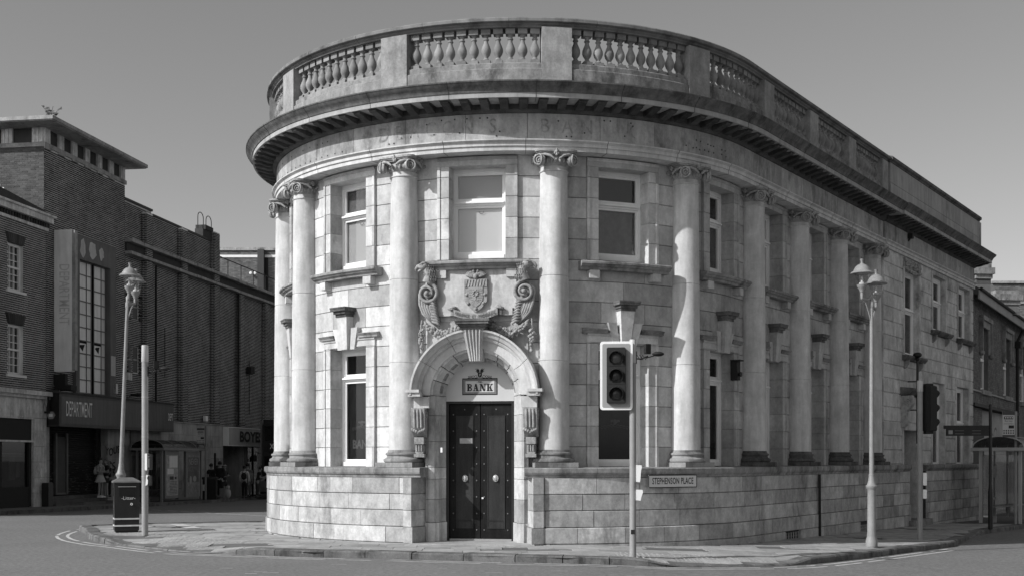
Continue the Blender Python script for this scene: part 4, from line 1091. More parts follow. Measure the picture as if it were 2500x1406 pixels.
    for k in range(8):
        x = -.12-.08*k; zc3 = 4.60-.20*math.sin(math.pi*(.05-x)/.82); q.tube([FB2(x, .09, zc3+.06), FB2(x-.03, .15, zc3), FB2(x-.09, .10, zc3-.07)], [.012, .032, .01], 5)
    obj('fruit_garland', q, CARV, bank, smooth=True)

# cellar grilles, rainwater pipes, alarm box on the bank
for k, g in enumerate(GRL):
    m_ = (g[0]+g[1])/2; hw = (g[1]-g[0])/2; F = FR(m_, OPW); q = MB(); q.box(-hw, hw, -.2, -.06, g[2], g[3], F); gr = obj('cellar_grille', q, DGREY, bank)
    q = MB(); n = 7
    for j in range(n): a = -hw+.04+(2*hw-.08)*j/(n-1); q.tube([F(a, -.03, g[2]+.02), F(a, -.03, g[3]-.02)], .014, 5)
    for j in range(5): z = g[2]+.03+(g[3]-g[2]-.06)*j/4; q.box(-hw+.01, hw-.01, -.045, -.03, z-.014, z+.014, F)
    obj('grille_bars', q, mat('grille_paint', .45, .6, 0, .2, 6), gr)
F = FR(s_of(1997, .5), OPW); q = MB(); q.tube([F(0, .06, -.12), F(0, .05, 1.45)], .035, 8); obj('rainwater_pipe', q, BLACKM, bank)
F = FR(s_of(1797, 0), OW); q = MB(); q.box(-.09, .09, 0, .16, 3.62, 4.05, F, c=.01); q.box(-.11, .11, 0, .24, 4.05, 4.08, F); q.lathe([(.04, .0), (.06, .05)], 10, lambda a, b, z: F(a, .17+z, 3.75+b)); al = obj('alarm_box', q, BLACKM); tag(al, 'small black box fixed between two columns of the shaded bank wing', 'alarm box')
# street name plate
sm_ = s_of(1640, .5); F = FR(sm_, OPW+.05, 1.375)
sg_ = thing('street_name_sign', 'white street name plate reading STEPHENSON PLACE on the bank plinth', 'street sign', F(0, 0, 0))
hw = .62
q = MB(); q.box(-hw, hw, -.012, .0, -.125, .125, F); obj('sign_plate', q, mat('sign_enamel', .62, .35, 0, .05, 3, 0, .02, 50, 0), sg_)
q = MB()
for z in (-1, 1): q.box(-hw, hw, .0, .004, z*.125-.008, z*.125+.008, F)
for z in (-1, 1): q.box(z*hw-.008, z*hw+.008, .0, .0045, -.117, .117, F)
obj('sign_border', q, INK, sg_)
obj('lettering', text_mb('STEPHENSON PLACE', .185, F, ext=.003, sx=.58, spacing=1.08, bold=.0025), INK, sg_)

# ------------------------------------------------------------------ street furniture
def lamp_mesh_parts(parent, x, y, z, s=1.):
    """one lantern hung on its bracket at local x, y, base of the gallery at z"""
    l = MB(); l.lathe([(r*s, z+h*s) for r, h in ((.0, -.22), (.035, -.21), (.04, -.12), (.04, -.05), (.055, -.04), (.06, .0), (.10, .06), (.125, .10), (.13, .13), (.135, .14), (.12, .15))], 18, x=x, y=y); la = obj('lantern', l, LAMPM, parent, smooth=True)
    h = MB(); h.lathe([(r*s, z+k*s) for r, k in ((.25, .43), (.285, .425), (.29, .44), (.27, .465), (.22, .49), (.205, .53), (.20, .54), (.165, .60), (.11, .65), (.05, .675), (.035, .69), (.03, .74), (.045, .77), (.05, .80), (.0, .81))], 22, x=x, y=y); obj('lantern_hood', h, LAMPM, la, smooth=True)
    g = MB(); g.lathe([(r*s, z+k*s) for r, k in ((.125, .15), (.15, .26), (.185, .43), (.182, .43), (.147, .26), (.122, .15))], 18, cap=False, x=x, y=y); obj('glass_bowl', g, LGLASS, la, smooth=True)
    b = MB(); b.lathe([(r*s, z+k*s) for r, k in ((.075, .15), (.07, .20), (.03, .22), (.025, .34), (.0, .36))], 12, x=x, y=y); obj('bulb', b, mat('bulb_white', .7, .3), la, smooth=True)
def double_lamp(label, loc, h, heads, lean=0, pole_r=.047):
    t = thing('street_lamp', label, 'street lamp', loc, local=True, group='double lantern street lamps')
    b = MB(); b.lathe([(.13, 0), (.13, .13), (.12, .16), (.12, .17), (.10, .22), (.105, .26), (.094, .32), (.090, 1.24), (.095, 1.27), (.12, 1.30), (.125, 1.34), (.095, 1.38), (.075, 1.46), (.060, 1.56)], 16); obj('lamp_base', b, LAMPM, t, smooth=True)
    p = MB(); p.tube([(0, 0, 1.5), (0, 0, 3.2), (0, 0, h-1.22), (0, 0, h-1.0)], [pole_r*1.15, pole_r, pole_r*.85, pole_r*.8], 14); 
    p.lathe([(.06, 1.56), (.066, 1.58), (.06, 1.60)], 14); obj('pole', p, LAMPM, t, smooth=True)
    a = MB()
    for (x, y, z) in heads:
        a.tube([(0, 0, z-.14), (x*.5, y*.5, z-.20), (x, y, z-.17), (x, y, z-.1)], .032, 8); a.tube([(0, 0, z-.75), (x*.2, y*.2, z-.55), (x*.55, y*.55, z-.30), (x*.8, y*.8, z-.20)], .014, 6)
    a.lathe([(.045, h-1.05), (.05, h-.95), (.035, h-.9), (.045, h-.80), (.02, h-.76), (.0, h-.72)], 12); obj('bracket', a, POLEM, t, smooth=True)
    for (x, y, z) in heads: lamp_mesh_parts(t, x, y, z, .86)
    t.rotation_euler = (0, lean, 0)
    return t
gx, gy = ground(2128, 1332, .13); gz = H(gx, gy)+.12
hz = lambda py, Z: EYE+(1120-py)*Z/FPX
dz_ = hz(634, gy)-gz
double_lamp('pale street lamp with two hooded lanterns standing before the shaded bank wing', (gx, gy, gz), dz_, [(-.256, -.14, dz_-.70), (.22, .40, dz_-.72-.13)])
lx, ly = -(1250-290)/FPX*29.8, 29.8; lz = H(lx, ly)+.12; d2 = hz(646, 29.8)-lz
double_lamp('leaning street lamp with two hooded lanterns rising behind the litter bin', (lx, ly, lz), d2, [(.14, -.35, d2-.70), (.08, .34, d2-.74)], lean=math.radians(2.2))

def signal_head(t, x, y, z, ang, back=True, nm='signal_head', sc_=1.):
    """three lamp head; ang turns the face: 0 looks to -Y"""
    c_, s_ = math.cos(ang), math.sin(ang)
    F = lambda a, b, zz: (x+(a*c_+b*s_)*sc_, y+(a*s_-b*c_)*sc_, z+zz*sc_)
    q = MB(); q.box(-.17, .17, -.10, .09, -.50, .50, F, c=.02); hd = obj(nm, q, BLACKM, t)
    if back:
        def rr(w, h, r): return [(sx*(w-r)+r*math.cos(t_), sz*(h-r)+r*math.sin(t_)) for sx, sz, t0 in ((1, 1, 0), (-1, 1, 1), (-1, -1, 2), (1, -1, 3)) for t_ in [math.pi/2*(t0+k/4) for k in range(5)]]
        q = MB(); q.poly(rr(.292, .615, .05), -.02, .0, F); bb = obj('backing_board', q, WHITE, hd)
        q = MB(); q.poly(rr(.250, .573, .03), .0, .004, F); obj('backing_board_face', q, mat('board_grey', .30, .5, 0, .05, 2), hd)
    for k in range(3):
        zc3 = .32-.32*k
        q = MB(); q.lathe([(.112, .085), (.10, .10), (.05, .125), (0, .13)], 20, lambda a, b, w: F(a, w, zc3+b)); ln = obj('signal_lens', q, mat('lens_grey' if k == 0 else 'lens_dark', .085 if k == 0 else .03, .25, spec=.6), hd, smooth=True)
        q = MB(); q.box(-.165, .165, .088, .096, zc3-.155, zc3+.155, F, c=.015)
        n = 14
        vs = []; fs = []
        for j in range(n+1):
            t_ = math.radians(-40+260*j/n); l = .24 if 20 < math.degrees(t_) < 160 else .24-.0019*(abs(math.degrees(t_)-90)-70)
            for r in (.128, .121): vs += [F(r*math.cos(t_), .09, zc3+r*math.sin(t_)), F(r*math.cos(t_), l, zc3+r*math.sin(t_)-.02)]
        for j in range(n): a = j*4; fs += [(a, a+4, a+5, a+1), (a+2, a+3, a+7, a+6), (a+1, a+5, a+7, a+3)]
        q.add(vs, fs); obj('signal_hood', q, BLACKM, hd)
    return hd
def detector(t, x, y, z, dirx, ang=0, m=POLEM):
    q = MB(); q.tube([(x, y, z-.05), (x+dirx*.10, y, z-.06), (x+dirx*.22, y-.02, z+.0)], .012, 5); q.tube([(x+dirx*.18, y, z-.04), (x+dirx*.34, y-.03, z)], .010, 5)
    for k in range(3): q.tube([(x+dirx*(.02+.05*k), y, z+.02), (x+dirx*(.08+.05*k), y-.02, z-.07), (x+dirx*(.12+.05*k), y, z+.0)], .006, 4)
    q.box(x-.02 if dirx > 0 else x+.02, x+.02*dirx, y-.03, y+.03, z-.14, z+.08); d = obj('detector', q, BLACKM, t)
    q = MB(); F = frame(x+dirx*.20, y-.03, .5*dirx, z+.13); q.box(-.055, .055, -.02, .05, -.10, .08, F, c=.01); obj('detector_panel', q, BLACKM, d)
    q = MB(); q.ball((x+dirx*.40, y-.05, z+.03), (.11, .07, .045), 10, 6); obj('detector_eye', q, BLACKM, d, smooth=True)
def pole(t, h, r, m, cap_=None, collar=None):
    q = MB(); q.lathe([(r, -.02), (r, h-.30), (r*.97, h)], 20); p = obj('pole', q, m, t, smooth=True)
    if cap_:
        q = MB(); q.lathe([(r*1.02, h-cap_), (r*1.12, h-cap_+.01), (r*1.02, h-.01), (r*.9, h)], 20); obj('pole_cap', q, mat('cap_grey', .46, .5, 0, .05, 4), t, smooth=True)
# traffic light before the bank
gx, gy = ground(1545, 1358, .11); gz = H(gx, gy)+.10; ph = hz(828, gy)-gz
t = thing('traffic_light', 'traffic light with white edged board and three dark lamps before the bank', 'traffic light', (gx, gy, gz), local=True)
pole(t, ph, .060, POLEM, .42); zh = hz(917, gy)-gz
signal_head(t, -.305, -.08, zh, math.radians(-6)); detector(t, .05, 0, hz(868, gy)-gz, 1)
q = MB(); q.box(-.14, -.03, -.03, .03, zh+.38, zh+.43); q.box(-.14, -.03, -.03, .03, zh-.43, zh-.38); obj('mounting_bracket', q, BLACKM, t)
for nm, z0, z1, w in (('push_button_unit', hz(1176, gy), hz(1134, gy), .10), ('push_button_unit', hz(1221, gy), hz(1194, gy), .12)):
    q = MB(); F = frame(.055, 0, 0, 0); q.poly([(0, z0-gz+.01), (w*.65, z0-gz), (w*.75, z0-gz+.06), (w*.85, z1-gz-.10), (w, z1-gz-.05), (w*.95, z1-gz-.005), (0, z1-gz)], -.07, .07, F); obj(nm, q, WHITE, t)
q = MB(); q.box(-.04, .03, -.0625, -.058, .42, .50); obj('sticker', q, BLACK, t)
# left crossing pole
gx, gy = ground(354, 1303, .13); gz = H(gx, gy)+.12; ph = hz(842, gy)-gz
t = thing('crossing_pole', 'plain grey crossing pole with white push button units beside the litter bin', 'traffic light', (gx, gy, gz), local=True)
pole(t, ph, .072, POLEM, .38)
z = hz(903, gy)-gz; detector(t, .06, 0, z, 1); t.children[-1]['label'] = 'detector arm of the pole'
q = MB(); q.box(.075, .16, -.09, .05, hz(1146, gy)-gz, hz(1107, gy)-gz, c=.01); u = obj('crossing_signal_box', q, BLACKM, t)
q = MB(); q.tube([(.118, -.095, hz(1140, gy)-gz), (.118, -.095, hz(1118, gy)-gz)], .010, 5); q.ball((.118, -.095, hz(1114, gy)-gz), .014, 6, 5); obj('standing_figure_symbol', q, mat('dim_symbol', .25, .5), u)
q = MB(); q.box(.02, .075, -.085, .08, hz(1147, gy)-gz, hz(1106, gy)-gz, c=.012); obj('signal_box_side', q, WHITE, t)
q = MB(); q.box(.075, .15, -.07, .05, hz(1184, gy)-gz, hz(1160, gy)-gz, c=.01); obj('push_button_unit', q, BLACKM, t)
q = MB(); q.poly([(0, hz(1185, gy)-gz), (.05, hz(1181, gy)-gz), (.055, hz(1171, gy)-gz), (.03, hz(1166, gy)-gz), (.06, hz(1160, gy)-gz), (.02, hz(1158, gy)-gz)], -.08, .08, frame(.035, 0, 0, 0)); obj('push_button_cover', q, WHITE, t)
q = MB()
for z_ in (1.3, 2.2, 3.1): q.lathe([(.076, z_), (.076, z_+.03)], 16)
obj('pole_band', q, GREYM, t)
# right crossing pole with the signal seen from behind
gx, gy = ground(2246, 1315, .12); gz = H(gx, gy)+.11; ph = hz(928, gy)-gz
t = thing('traffic_light', 'grey pole with a black traffic signal seen from its side beside the shaded wing', 'traffic light', (gx, gy, gz), local=True)
pole(t, ph, .068, POLEM, .28)
signal_head(t, .25, .12, hz(996, gy)-gz, math.radians(118), back=False, sc_=1.12)
q = MB(); q.box(.17, .34, .02, .26, hz(1058, gy)-gz, hz(935, gy)-gz, c=.01); obj('signal_back', q, BLACKM, t)
q = MB(); q.ball((.36, .1, hz(944, gy)-gz), (.08, .09, .06), 10, 6); obj('detector_eye', q, mat('detector_grey', .12, .3), t, smooth=True)
for a, b in ((1153, 1184), (1194, 1216)): q = MB(); q.box(.06, .15, -.07, .06, hz(b, gy)-gz, hz(a, gy)-gz, c=.015); obj('push_button_unit', q, WHITE, t)
# camera post on the bank wall
s_ = s_of(2236, .5); F = FR(s_, .55)
t = thing('camera_post', 'thin black post with a security camera clamped to the shaded bank wall', 'security camera', F(0, 0, 0))
x, y, _ = F(0, 0, 0); q = MB(); q.tube([F(0, 0, hz(1082, y)), F(0, 0, hz(878, y))], .04, 8); q.tube([F(0, -.3, hz(1000, y)), F(0, 0, hz(1000, y))], .02, 6); q.tube([F(0, -.3, hz(930, y)), F(0, 0, hz(930, y))], .02, 6); obj('post', q, BLACK, t)
q = MB(); q.ball(F(0, 0, hz(866, y)), (.14, .14, .09), 12, 8); q.lathe([(.03, -.02), (.07, .04), (.05, .09)], 12, lambda a, b, z: F(a, b, hz(880, y)+z)); obj('camera_head', q, BLACK, t, smooth=True)
q = MB(); q.tube([F(0, 0, hz(1086, y)), F(0, 0, hz(1082, y))], .045, 8); obj('post_tip', q, WHITE, t)
# small floodlight on the upper wall
F = FR(s_of(2216, .3), .27); x, y, _ = F(0, 0, 0); q = MB(); q.box(-.08, .08, 0, .2, hz(584, y), hz(572, y), F); q.tube([F(0, .1, hz(584, y)), F(0, .04, hz(590, y))], .03, 6); tag(obj('floodlight', q, BLACKM), 'tiny black floodlight high on the rusticated end of the bank', 'floodlight')

# litter bin
gx, gy = ground(308, 1296, .13); gz = H(gx, gy)+.12
t = thing('litter_bin', 'black street litter bin with two white stripes and the word Litter', 'litter bin', (gx, gy, gz), local=True)
F = frame(0, 0, math.radians(22), 0); w = .27; hb = 1.16
q = MB(); q.poly([(-w+.0, .04), (w, .04), (w+.015, hb), (-w-.015, hb)], -.27, .27, F)
body = obj('bin_body', q, BLACK, t)
q = MB(); q.box(-w+.02, w-.02, -.25, .25, 0, .04, F); obj('bin_foot', q, BLACKM, t)
q = MB(); q.box(-w-.04, w+.04, -.31, .31, hb, hb+.03, F)
q.add([F(-w-.04, -.31, hb+.03), F(w+.04, -.31, hb+.03), F(w+.04, .31, hb+.03), F(-w-.04, .31, hb+.03), F(-w*.55, -.16, hb+.12), F(w*.55, -.16, hb+.12), F(w*.55, .16, hb+.12), F(-w*.55, .16, hb+.12)], [(4, 7, 6, 5), (0, 4, 5, 1), (1, 5, 6, 2), (2, 6, 7, 3), (3, 7, 4, 0)])
obj('bin_lid', q, mat('bin_lid_grey', .14, .5, 0, .3, 6), t)
q = MB(); q.box(-.18, .18, .268, .282, .84, 1.06, F); q.box(-w-.02, -w+.0, -.2, .0, .84, 1.04, F); obj('bin_opening', q, mat('bin_opening_dark', .008, .6, 0, 0), body)
q = MB()
for z_ in (.14, .30):
    q.box(-w-.004, w+.004, .270, .283, z_, z_+.035, F); q.box(-w-.013, -w-.001, -.2, .265, z_, z_+.035, F)
q.box(-.20, .20, .2735, .285, 1.062, 1.075, F)
obj('white_stripe', q, mat('stripe_white', .55, .5, 0, .3, 6), body)
obj('lettering', text_mb('-Litter-', .11, lambda a, b, z: F(a+.03, b+.287, z+.80), ext=.0), mat('stripe_white', .55, .5, 0, .3, 6), body)
obj('lettering', text_mb('Litter', .09, lambda a, b, z: F(-w-.017, .02+z*1., .62+a), ext=0), mat('faded_gold', .3, .5), body)
q = MB(); pts = [F(.10+.022*math.cos(t_), .285, .66+.022*math.sin(t_)) for t_ in [k*math.pi/5 for k in range(11)]]; q.tube(pts, .007, 5); obj('lock_ring', q, WHITE, body)

# finger post on the right, black
gx, gy = ground(2418, 1291, .12); gz = H(gx, gy)+.12
t = thing('sign_post', 'black post with dark direction boards pointing left beside the right shelter', 'signpost', (gx, gy, gz), local=True)
q = MB(); q.lathe([(.07, 0), (.07, hz(1200, gy)-gz), (.055, hz(1190, gy)-gz), (.045, hz(1180, gy)-gz), (.045, hz(988, gy)-gz), (.03, hz(986, gy)-gz)], 12); obj('post', q, BLACK, t)
q = MB(); z0, z1 = hz(1063, gy)-gz, hz(1046, gy)-gz; q.box(-1.30, -.06, -.03, .03, z0, z1); q.box(-1.36, -.06, -.05, .05, z1+.0, z1+.10)
b = obj('direction_board', q, BLACK, t)
q = MB(); q.box(-1.24, -1.12, -.034, -.031, z0+.05, z1-.04); obj('board_symbol', q, mat('print_grey', .3, .6, 0, 0), b)
q = MB()
for x_ in (-1.05, -.55):
    for k in range(2): q.box(x_, x_+.26, -.033, -.031, z0+.05+.09*k, z0+.075+.09*k)
obj('worn_print', q, mat('print_dim', .10, .6, 0, 0), b)
# ------------------------------------------------------------------ brickwork
brick_mb = MB(); brick_mb.box(-.1075, .1075, 0, .06, -.0325, .0325)
BRICK_ME = {}
def wall_cells(F, a0, a1, z0, z1, holes, b0, b1):
    mb = MB(); A = sorted({a0, a1}|{v for h in holes for v in h[:2] if a0 < v < a1}); Zs = sorted({z0, z1}|{v for h in holes for v in h[2:] if z0 < v < z1})
    for x0, x1 in zip(A, A[1:]):
        run = None
        for y0, y1 in list(zip(Zs, Zs[1:]))+[(None, None)]:
            hole = y0 is None or any(h[0] < (x0+x1)/2 < h[1] and h[2] < (y0+y1)/2 < h[3] for h in holes)
            if not hole: run = [y0, y1] if run is None else [run[0], y1]
            elif run: mb.box(x0+(.012 if x0 == a0 else 0), x1-(.012 if x1 == a1 else 0), b0, b1, run[0], run[1], F); run = None
    return mb
def brickwall(parent, ox, oy, h, a0, a1, z0, z1, holes=(), m=None, single=0, b=0., thick=.3, seed=1, pitch=(.225, .082), mort=None):
    """real bricks on a mortar wall. The first `single` of them are objects, the others one joined part."""
    m = m or BRICK; F = frame(ox, oy, h); r = np.random.RandomState(seed)
    obj('wall', wall_cells(F, a0, a1, z0, z1, holes, b-thick, b-.005), mort or BRICKM, parent)
    nr = int((z1-z0)/pitch[1]); nc = int((a1-a0)/pitch[0])+2
    ii, jj = np.meshgrid(np.arange(nc), np.arange(nr)); ii = ii.ravel(); jj = jj.ravel()
    st = (jj % 2)*pitch[0]/2
    x0 = np.clip(a0+ii*pitch[0]-st+.004, a0, a1); x1 = np.clip(a0+(ii+1)*pitch[0]-st-.012, a0, a1)
    zz0 = z0+jj*pitch[1]+.004; zz1 = zz0+pitch[1]-.021
    ok = (x1-x0) > .03
    for h_ in holes:
        inn = (zz1 > h_[2]+.01) & (zz0 < h_[3]-.01)
        c = inn & (x1 > h_[0]) & (x0 < h_[0]); x1 = np.where(c, h_[0], x1)
        c = inn & (x0 < h_[1]) & (x1 > h_[1]); x0 = np.where(c, h_[1], x0)
        ok &= ~(inn & (x0 >= h_[0]-1e-6) & (x1 <= h_[1]+1e-6)); ok &= (x1-x0) > .03
    x0, x1, zz0, zz1 = x0[ok], x1[ok], zz0[ok], zz1[ok]; n = len(x0)
    bb = b+r.uniform(-.003, .004, n)
    c, s_ = math.cos(h), math.sin(h)
    if single:
        if parent.name not in BRICK_ME: BRICK_ME[parent.name] = mesh_of('brick', brick_mb, m)
        me = BRICK_ME[parent.name]
        k = np.arange(n)[:single] if n <= single else np.argsort(np.hypot(ox+x0*c-0, oy+x0*s_)+np.abs(zz0-EYE)*.05)[:single]
        for i in k:
            xm = (x0[i]+x1[i])/2; X, Y, Z = F(xm, bb[i], (zz0[i]+zz1[i])/2)
            o = inst('brick', me, parent, (X, Y, Z), h, ((x1[i]-x0[i])/.215, 1, 1))
        keep = np.ones(n, bool); keep[k] = False; x0, x1, zz0, zz1, bb = x0[keep], x1[keep], zz0[keep], zz1[keep], bb[keep]; n = len(x0)
    if n == 0: return
    V = np.zeros((n, 8, 3))
    for q, (xx, b_, zz) in enumerate(((x0, b-.03, zz0), (x1, b-.03, zz0), (x1, b-.03, zz1), (x0, b-.03, zz1), (x0, bb, zz0), (x1, bb, zz0), (x1, bb, zz1), (x0, bb, zz1))):
        V[:, q, 0] = ox+xx*c+b_*s_; V[:, q, 1] = oy+xx*s_-b_*c; V[:, q, 2] = zz
    fc = np.array([(4, 5, 6, 7), (0, 1, 5, 4), (1, 2, 6, 5), (2, 3, 7, 6), (3, 0, 4, 7)])
    Fc = (fc[None]+(np.arange(n)*8)[:, None, None]).reshape(-1, 4)
    me = bpy.data.meshes.new('bricks'); me.vertices.add(n*8); me.vertices.foreach_set('co', V.ravel()); me.loops.add(len(Fc)*4); me.loops.foreach_set('vertex_index', Fc.ravel().astype(np.int32))
    me.polygons.add(len(Fc)); me.polygons.foreach_set('loop_start', (np.arange(len(Fc))*4).astype(np.int32)); me.polygons.foreach_set('loop_total', np.full(len(Fc), 4, np.int32)); me.update(calc_edges=True); me.shade_flat()
    me.materials.append(m); obj('brickwork', me, m, parent, kind='stuff')

# ------------------------------------------------------------------ left street
LX, LY = -18.4, 47.; LH = math.atan2(.9875, .1574); LC, LS = math.cos(LH), math.sin(LH)
FL = frame(LX, LY, LH)
def aL(px, b=0.):
    k = (px-1250)/FPX; return (k*(LY-b*LC)-LX-b*LS)/(LC-k*LS)
def zL(py, a, b=0.): return EYE+(1120-py)*(LY+a*LS-b*LC)/FPX
# pavement along it
KB = 1.95
lp = thing('left_pavement', 'x', 'x', FL(5, 1, 0)); del lp['label'], lp['category']; lp['kind'] = 'structure'
mb = MB(); vs = []; fs = []
aa = [-20+1.5*k for k in range(48)]
for a in aa:
    kb = KB if a < 15 else max(1.25, KB-(a-15)*.5)
    for b in (-2., kb-.2):
        x, y, _ = FL(a, b, 0); vs.append((x, y, H(x, y)+.12))
for k in range(len(aa)-1): fs.append((2*k, 2*k+1, 2*k+3, 2*k+2))
mb.add(vs, fs); obj('paving_bed', mb, mat('left_paving', .16, .9, 0, .2, 1.5, 0, .12, 60, .2), lp)
kp = [FL(a, KB if a < 15 else max(1.25, KB-(a-15)*.5), 0)[:2] for a in [40-1.5*k for k in range(38)]]
kerbs(kp[::-1], lp, wid=-.2, ln=1.2)
aT0, aT1 = aL(108), aL(305)
# --- the brick hall with its tower
hall = thing('brick_hall', 'long dark brick hall with a square tower, slab roof and closed shop fronts', 'building', FL(8, 0, 0))
Ztop = zL(350, aT0)
brickwall(hall, *FL(0, 0, 0)[:2], LH, aT0, aT1, 3.6, 14.07, m=BRICK, seed=2, holes=[(aL(178)-.0, aL(276), 4.55, zL(570, aL(178)))])
FT = frame(*FL(aT0, 0, 0)[:2], LH-math.pi/2)       # front face of the tower, a runs right, ends at 0
brickwall(hall, *FL(aT0, 0, 0)[:2], LH-math.pi/2, -8, -.002, 8.4, 14.07, m=BRICKL, single=298, seed=3, mort=BRICKM2)
TW = MB(); F = FL
TW.box(aT0+.3, aT1, -8, -.3, 3.6, 14.8, FL); TW.box(aT0+.3, aT1, -8, -1.0, -1, 3.59, FL); obj('tower_core', TW, BRICKM, hall)
q = MB(); q.box(aT0-.04, aT1+.06, -8, .06, 14.07, 14.24, FL); obj('stone_band', q, CONC, hall)
q = MB(); q.box(aT0+.05, aT1-.05, -7.9, -.06, 14.24, 14.82, FL); obj('frieze_backing', q, BRICK, hall)
q = MB(); q.box(aT0-.9, aT1+.35, -8.5, .85, 14.82, 14.86, FL); q.box(aT0-.95, aT1+.4, -8.55, .9, 14.86, 15.0, FL); obj('roof_slab', q, CONC, hall)
def fluted(F_, a0, a1, z0, z1, b1, nm='pilaster', parent=None):
    q = MB(); n = 3; w = (a1-a0)/n; q.box(a0, a1, b1-.12, b1-.02, z0, z1, F_)
    for k in range(n): q.box(a0+w*k+.02, a0+w*(k+1)-.02, b1-.02, b1, z0+.01, z1-.01, F_)
    obj(nm, q, CREAM, parent)
n = 7
for k in range(n):
    c = aT0+.22+(aT1-aT0-.44)*k/(n-1); fluted(FL, c-.2, c+.2, 14.24, 14.82, .035, 'frieze_block', hall)
    if k < n-1 and k > 0 or k == 0: 
        q = MB(); q.box(c-.24, c+.24, .0, .05, 14.0, 14.07, FL); obj('dentil_block', q, CONC, hall)
for k in range(5):
    c = -.28-1.3*k; fluted(FT, c-.24, c+.24, 14.24, 14.82, .035, 'frieze_block', hall)
# hall wall beyond the tower
aH1 = aL(519); aH2 = aL(700)
ws = [(aL(320), aL(331), 6.6, 9.3)]
SW = []
for (p0, p1, yt, yb) in ((316, 325, 712, 776), (329, 341, 718, 778), (316, 325, 842, 908), (329, 341, 845, 908)):
    a0, a1 = aL(p0), aL(p1); SW.append((a0, a1, zL(yb, a0), zL(yt, a0)))
brickwall(hall, *FL(0, 0, 0)[:2], LH, aT1, aL(373.5), 3.6, 13.42, m=BRICK, seed=4, b=-.08, holes=SW)
brickwall(hall, *FL(0, 0, 0)[:2], LH, aL(373.5), aH1, 3.6, 13.22, m=BRICK, seed=5, b=-.08)
brickwall(hall, *FL(0, 0, 0)[:2], LH, aH1, aH2, 3.6, 11.55, m=BRICK, seed=6, b=-.08)
q = MB(); q.box(aT1, aH1+.1, -8, -.4, 3.6, 13.1, FL); q.box(aH1, aH2, -8, -.4, 3.6, 11.4, FL); q.box(aT1, aL(541), -8, -.6, -1, 3.59, FL); obj('hall_core', q, BRICKM, hall)
q = MB(); q.box(aT1, aL(373.5), -.4, .0, 13.42, 13.52, FL); q.box(aL(373.5)+.01, aL(506), -.4, .0, 13.22, 13.32, FL); obj('parapet_coping', q, mat('dark_coping', .09, .9, 0, .4, 2, .2), hall)
for k, px in enumerate((357, 444, 523, 585, 647)):
    a = aL(px); top = 13.2 if px < 500 else (13.75 if px == 523 else 11.1)
    brickwall(hall, *FL(0, 0, 0)[:2], LH, a-.32, a+.32, 3.7, top, m=BRICK, seed=20+k, b=.18, thick=.24)
    brickwall(hall, *FL(a-.32, .18, 0)[:2], LH-math.pi/2, -.26, 0, 3.7, top, m=BRICK, seed=30+k, thick=.03)
a = aL(513); q = MB(); q.box(a-.9, a+.35, -.45, .0, 13.22, 13.72, FL); q.box(a-.7, a+.3, -.5, .05, 13.72, 13.95, FL); obj('parapet_step', q, BRICK, hall)
for z0, z1, out, nm in ((11.52, 11.68, .34, 'concrete_band'), (10.98, 11.12, .30, 'concrete_band')):
    a_ = aT1+.02; r2 = random.Random(8)
    while a_ < aH2:
        l = r2.uniform(.9, 1.5); q = MB(); q.box(a_+.004, min(a_+l, aH2)-.004, -.1, out+r2.uniform(-.025, .01), z0+r2.uniform(0, .02), z1, FL, c=.012); obj(nm, q, CONC, hall); a_ += l
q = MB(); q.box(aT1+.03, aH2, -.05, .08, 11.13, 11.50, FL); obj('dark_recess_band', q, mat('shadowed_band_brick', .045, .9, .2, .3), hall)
# drain pipes, cable
for px in (375, 577):
    a = aL(px); q = MB(); q.tube([FL(a, .12, 3.7), FL(a, .12, 10.9)], .05, 7); obj('drain_pipe', q, BLACKM, hall)
q = MB(); q.tube([FL(aL(401), .03, zL(920, aL(401))), FL(aL(401), .03, zL(800, aL(401)))], .02, 5); q.tube([FL(aL(606), .06, zL(1010, aL(606))), FL(aL(606), .06, zL(880, aL(606)))], .025, 5); q.box(aL(606)-.2, aL(606)+.35, .0, .25, zL(912, aL(606)), zL(895, aL(606)), FL); obj('wall_cable', q, BLACKM, hall)
for i, hsw in enumerate(SW):
    a0, a1, z0, z1 = hsw; q = MB(); q.box(a0, a1, -.2, -.12, z0, z1, FL); w = obj('small_window', q, mat('dusty_pane', .06, .4, 0, .2, 2), hall)
    q = MB(); q.box(a0, a1, -.12, -.10, (z0+z1)/2-.03, (z0+z1)/2+.03, FL); obj('window_bar', q, CONC, w)
# row of brick louvre courses beside the small windows
q = MB()
for (a0, a1, z0, z1) in ((aL(311), aL(316)-.03, SW[0][2], SW[0][3]), (aL(342)+.03, aL(348), SW[0][2], SW[0][3]), (aL(311), aL(316)-.03, SW[2][2], SW[2][3]), (aL(342)+.03, aL(348), SW[2][2], SW[2][3])):
    k = z0
    while k < z1: q.box(a0, a1, -.08, -.02, k, k+.10, FL); k += .2
obj('projecting_courses', q, BRICK, hall)
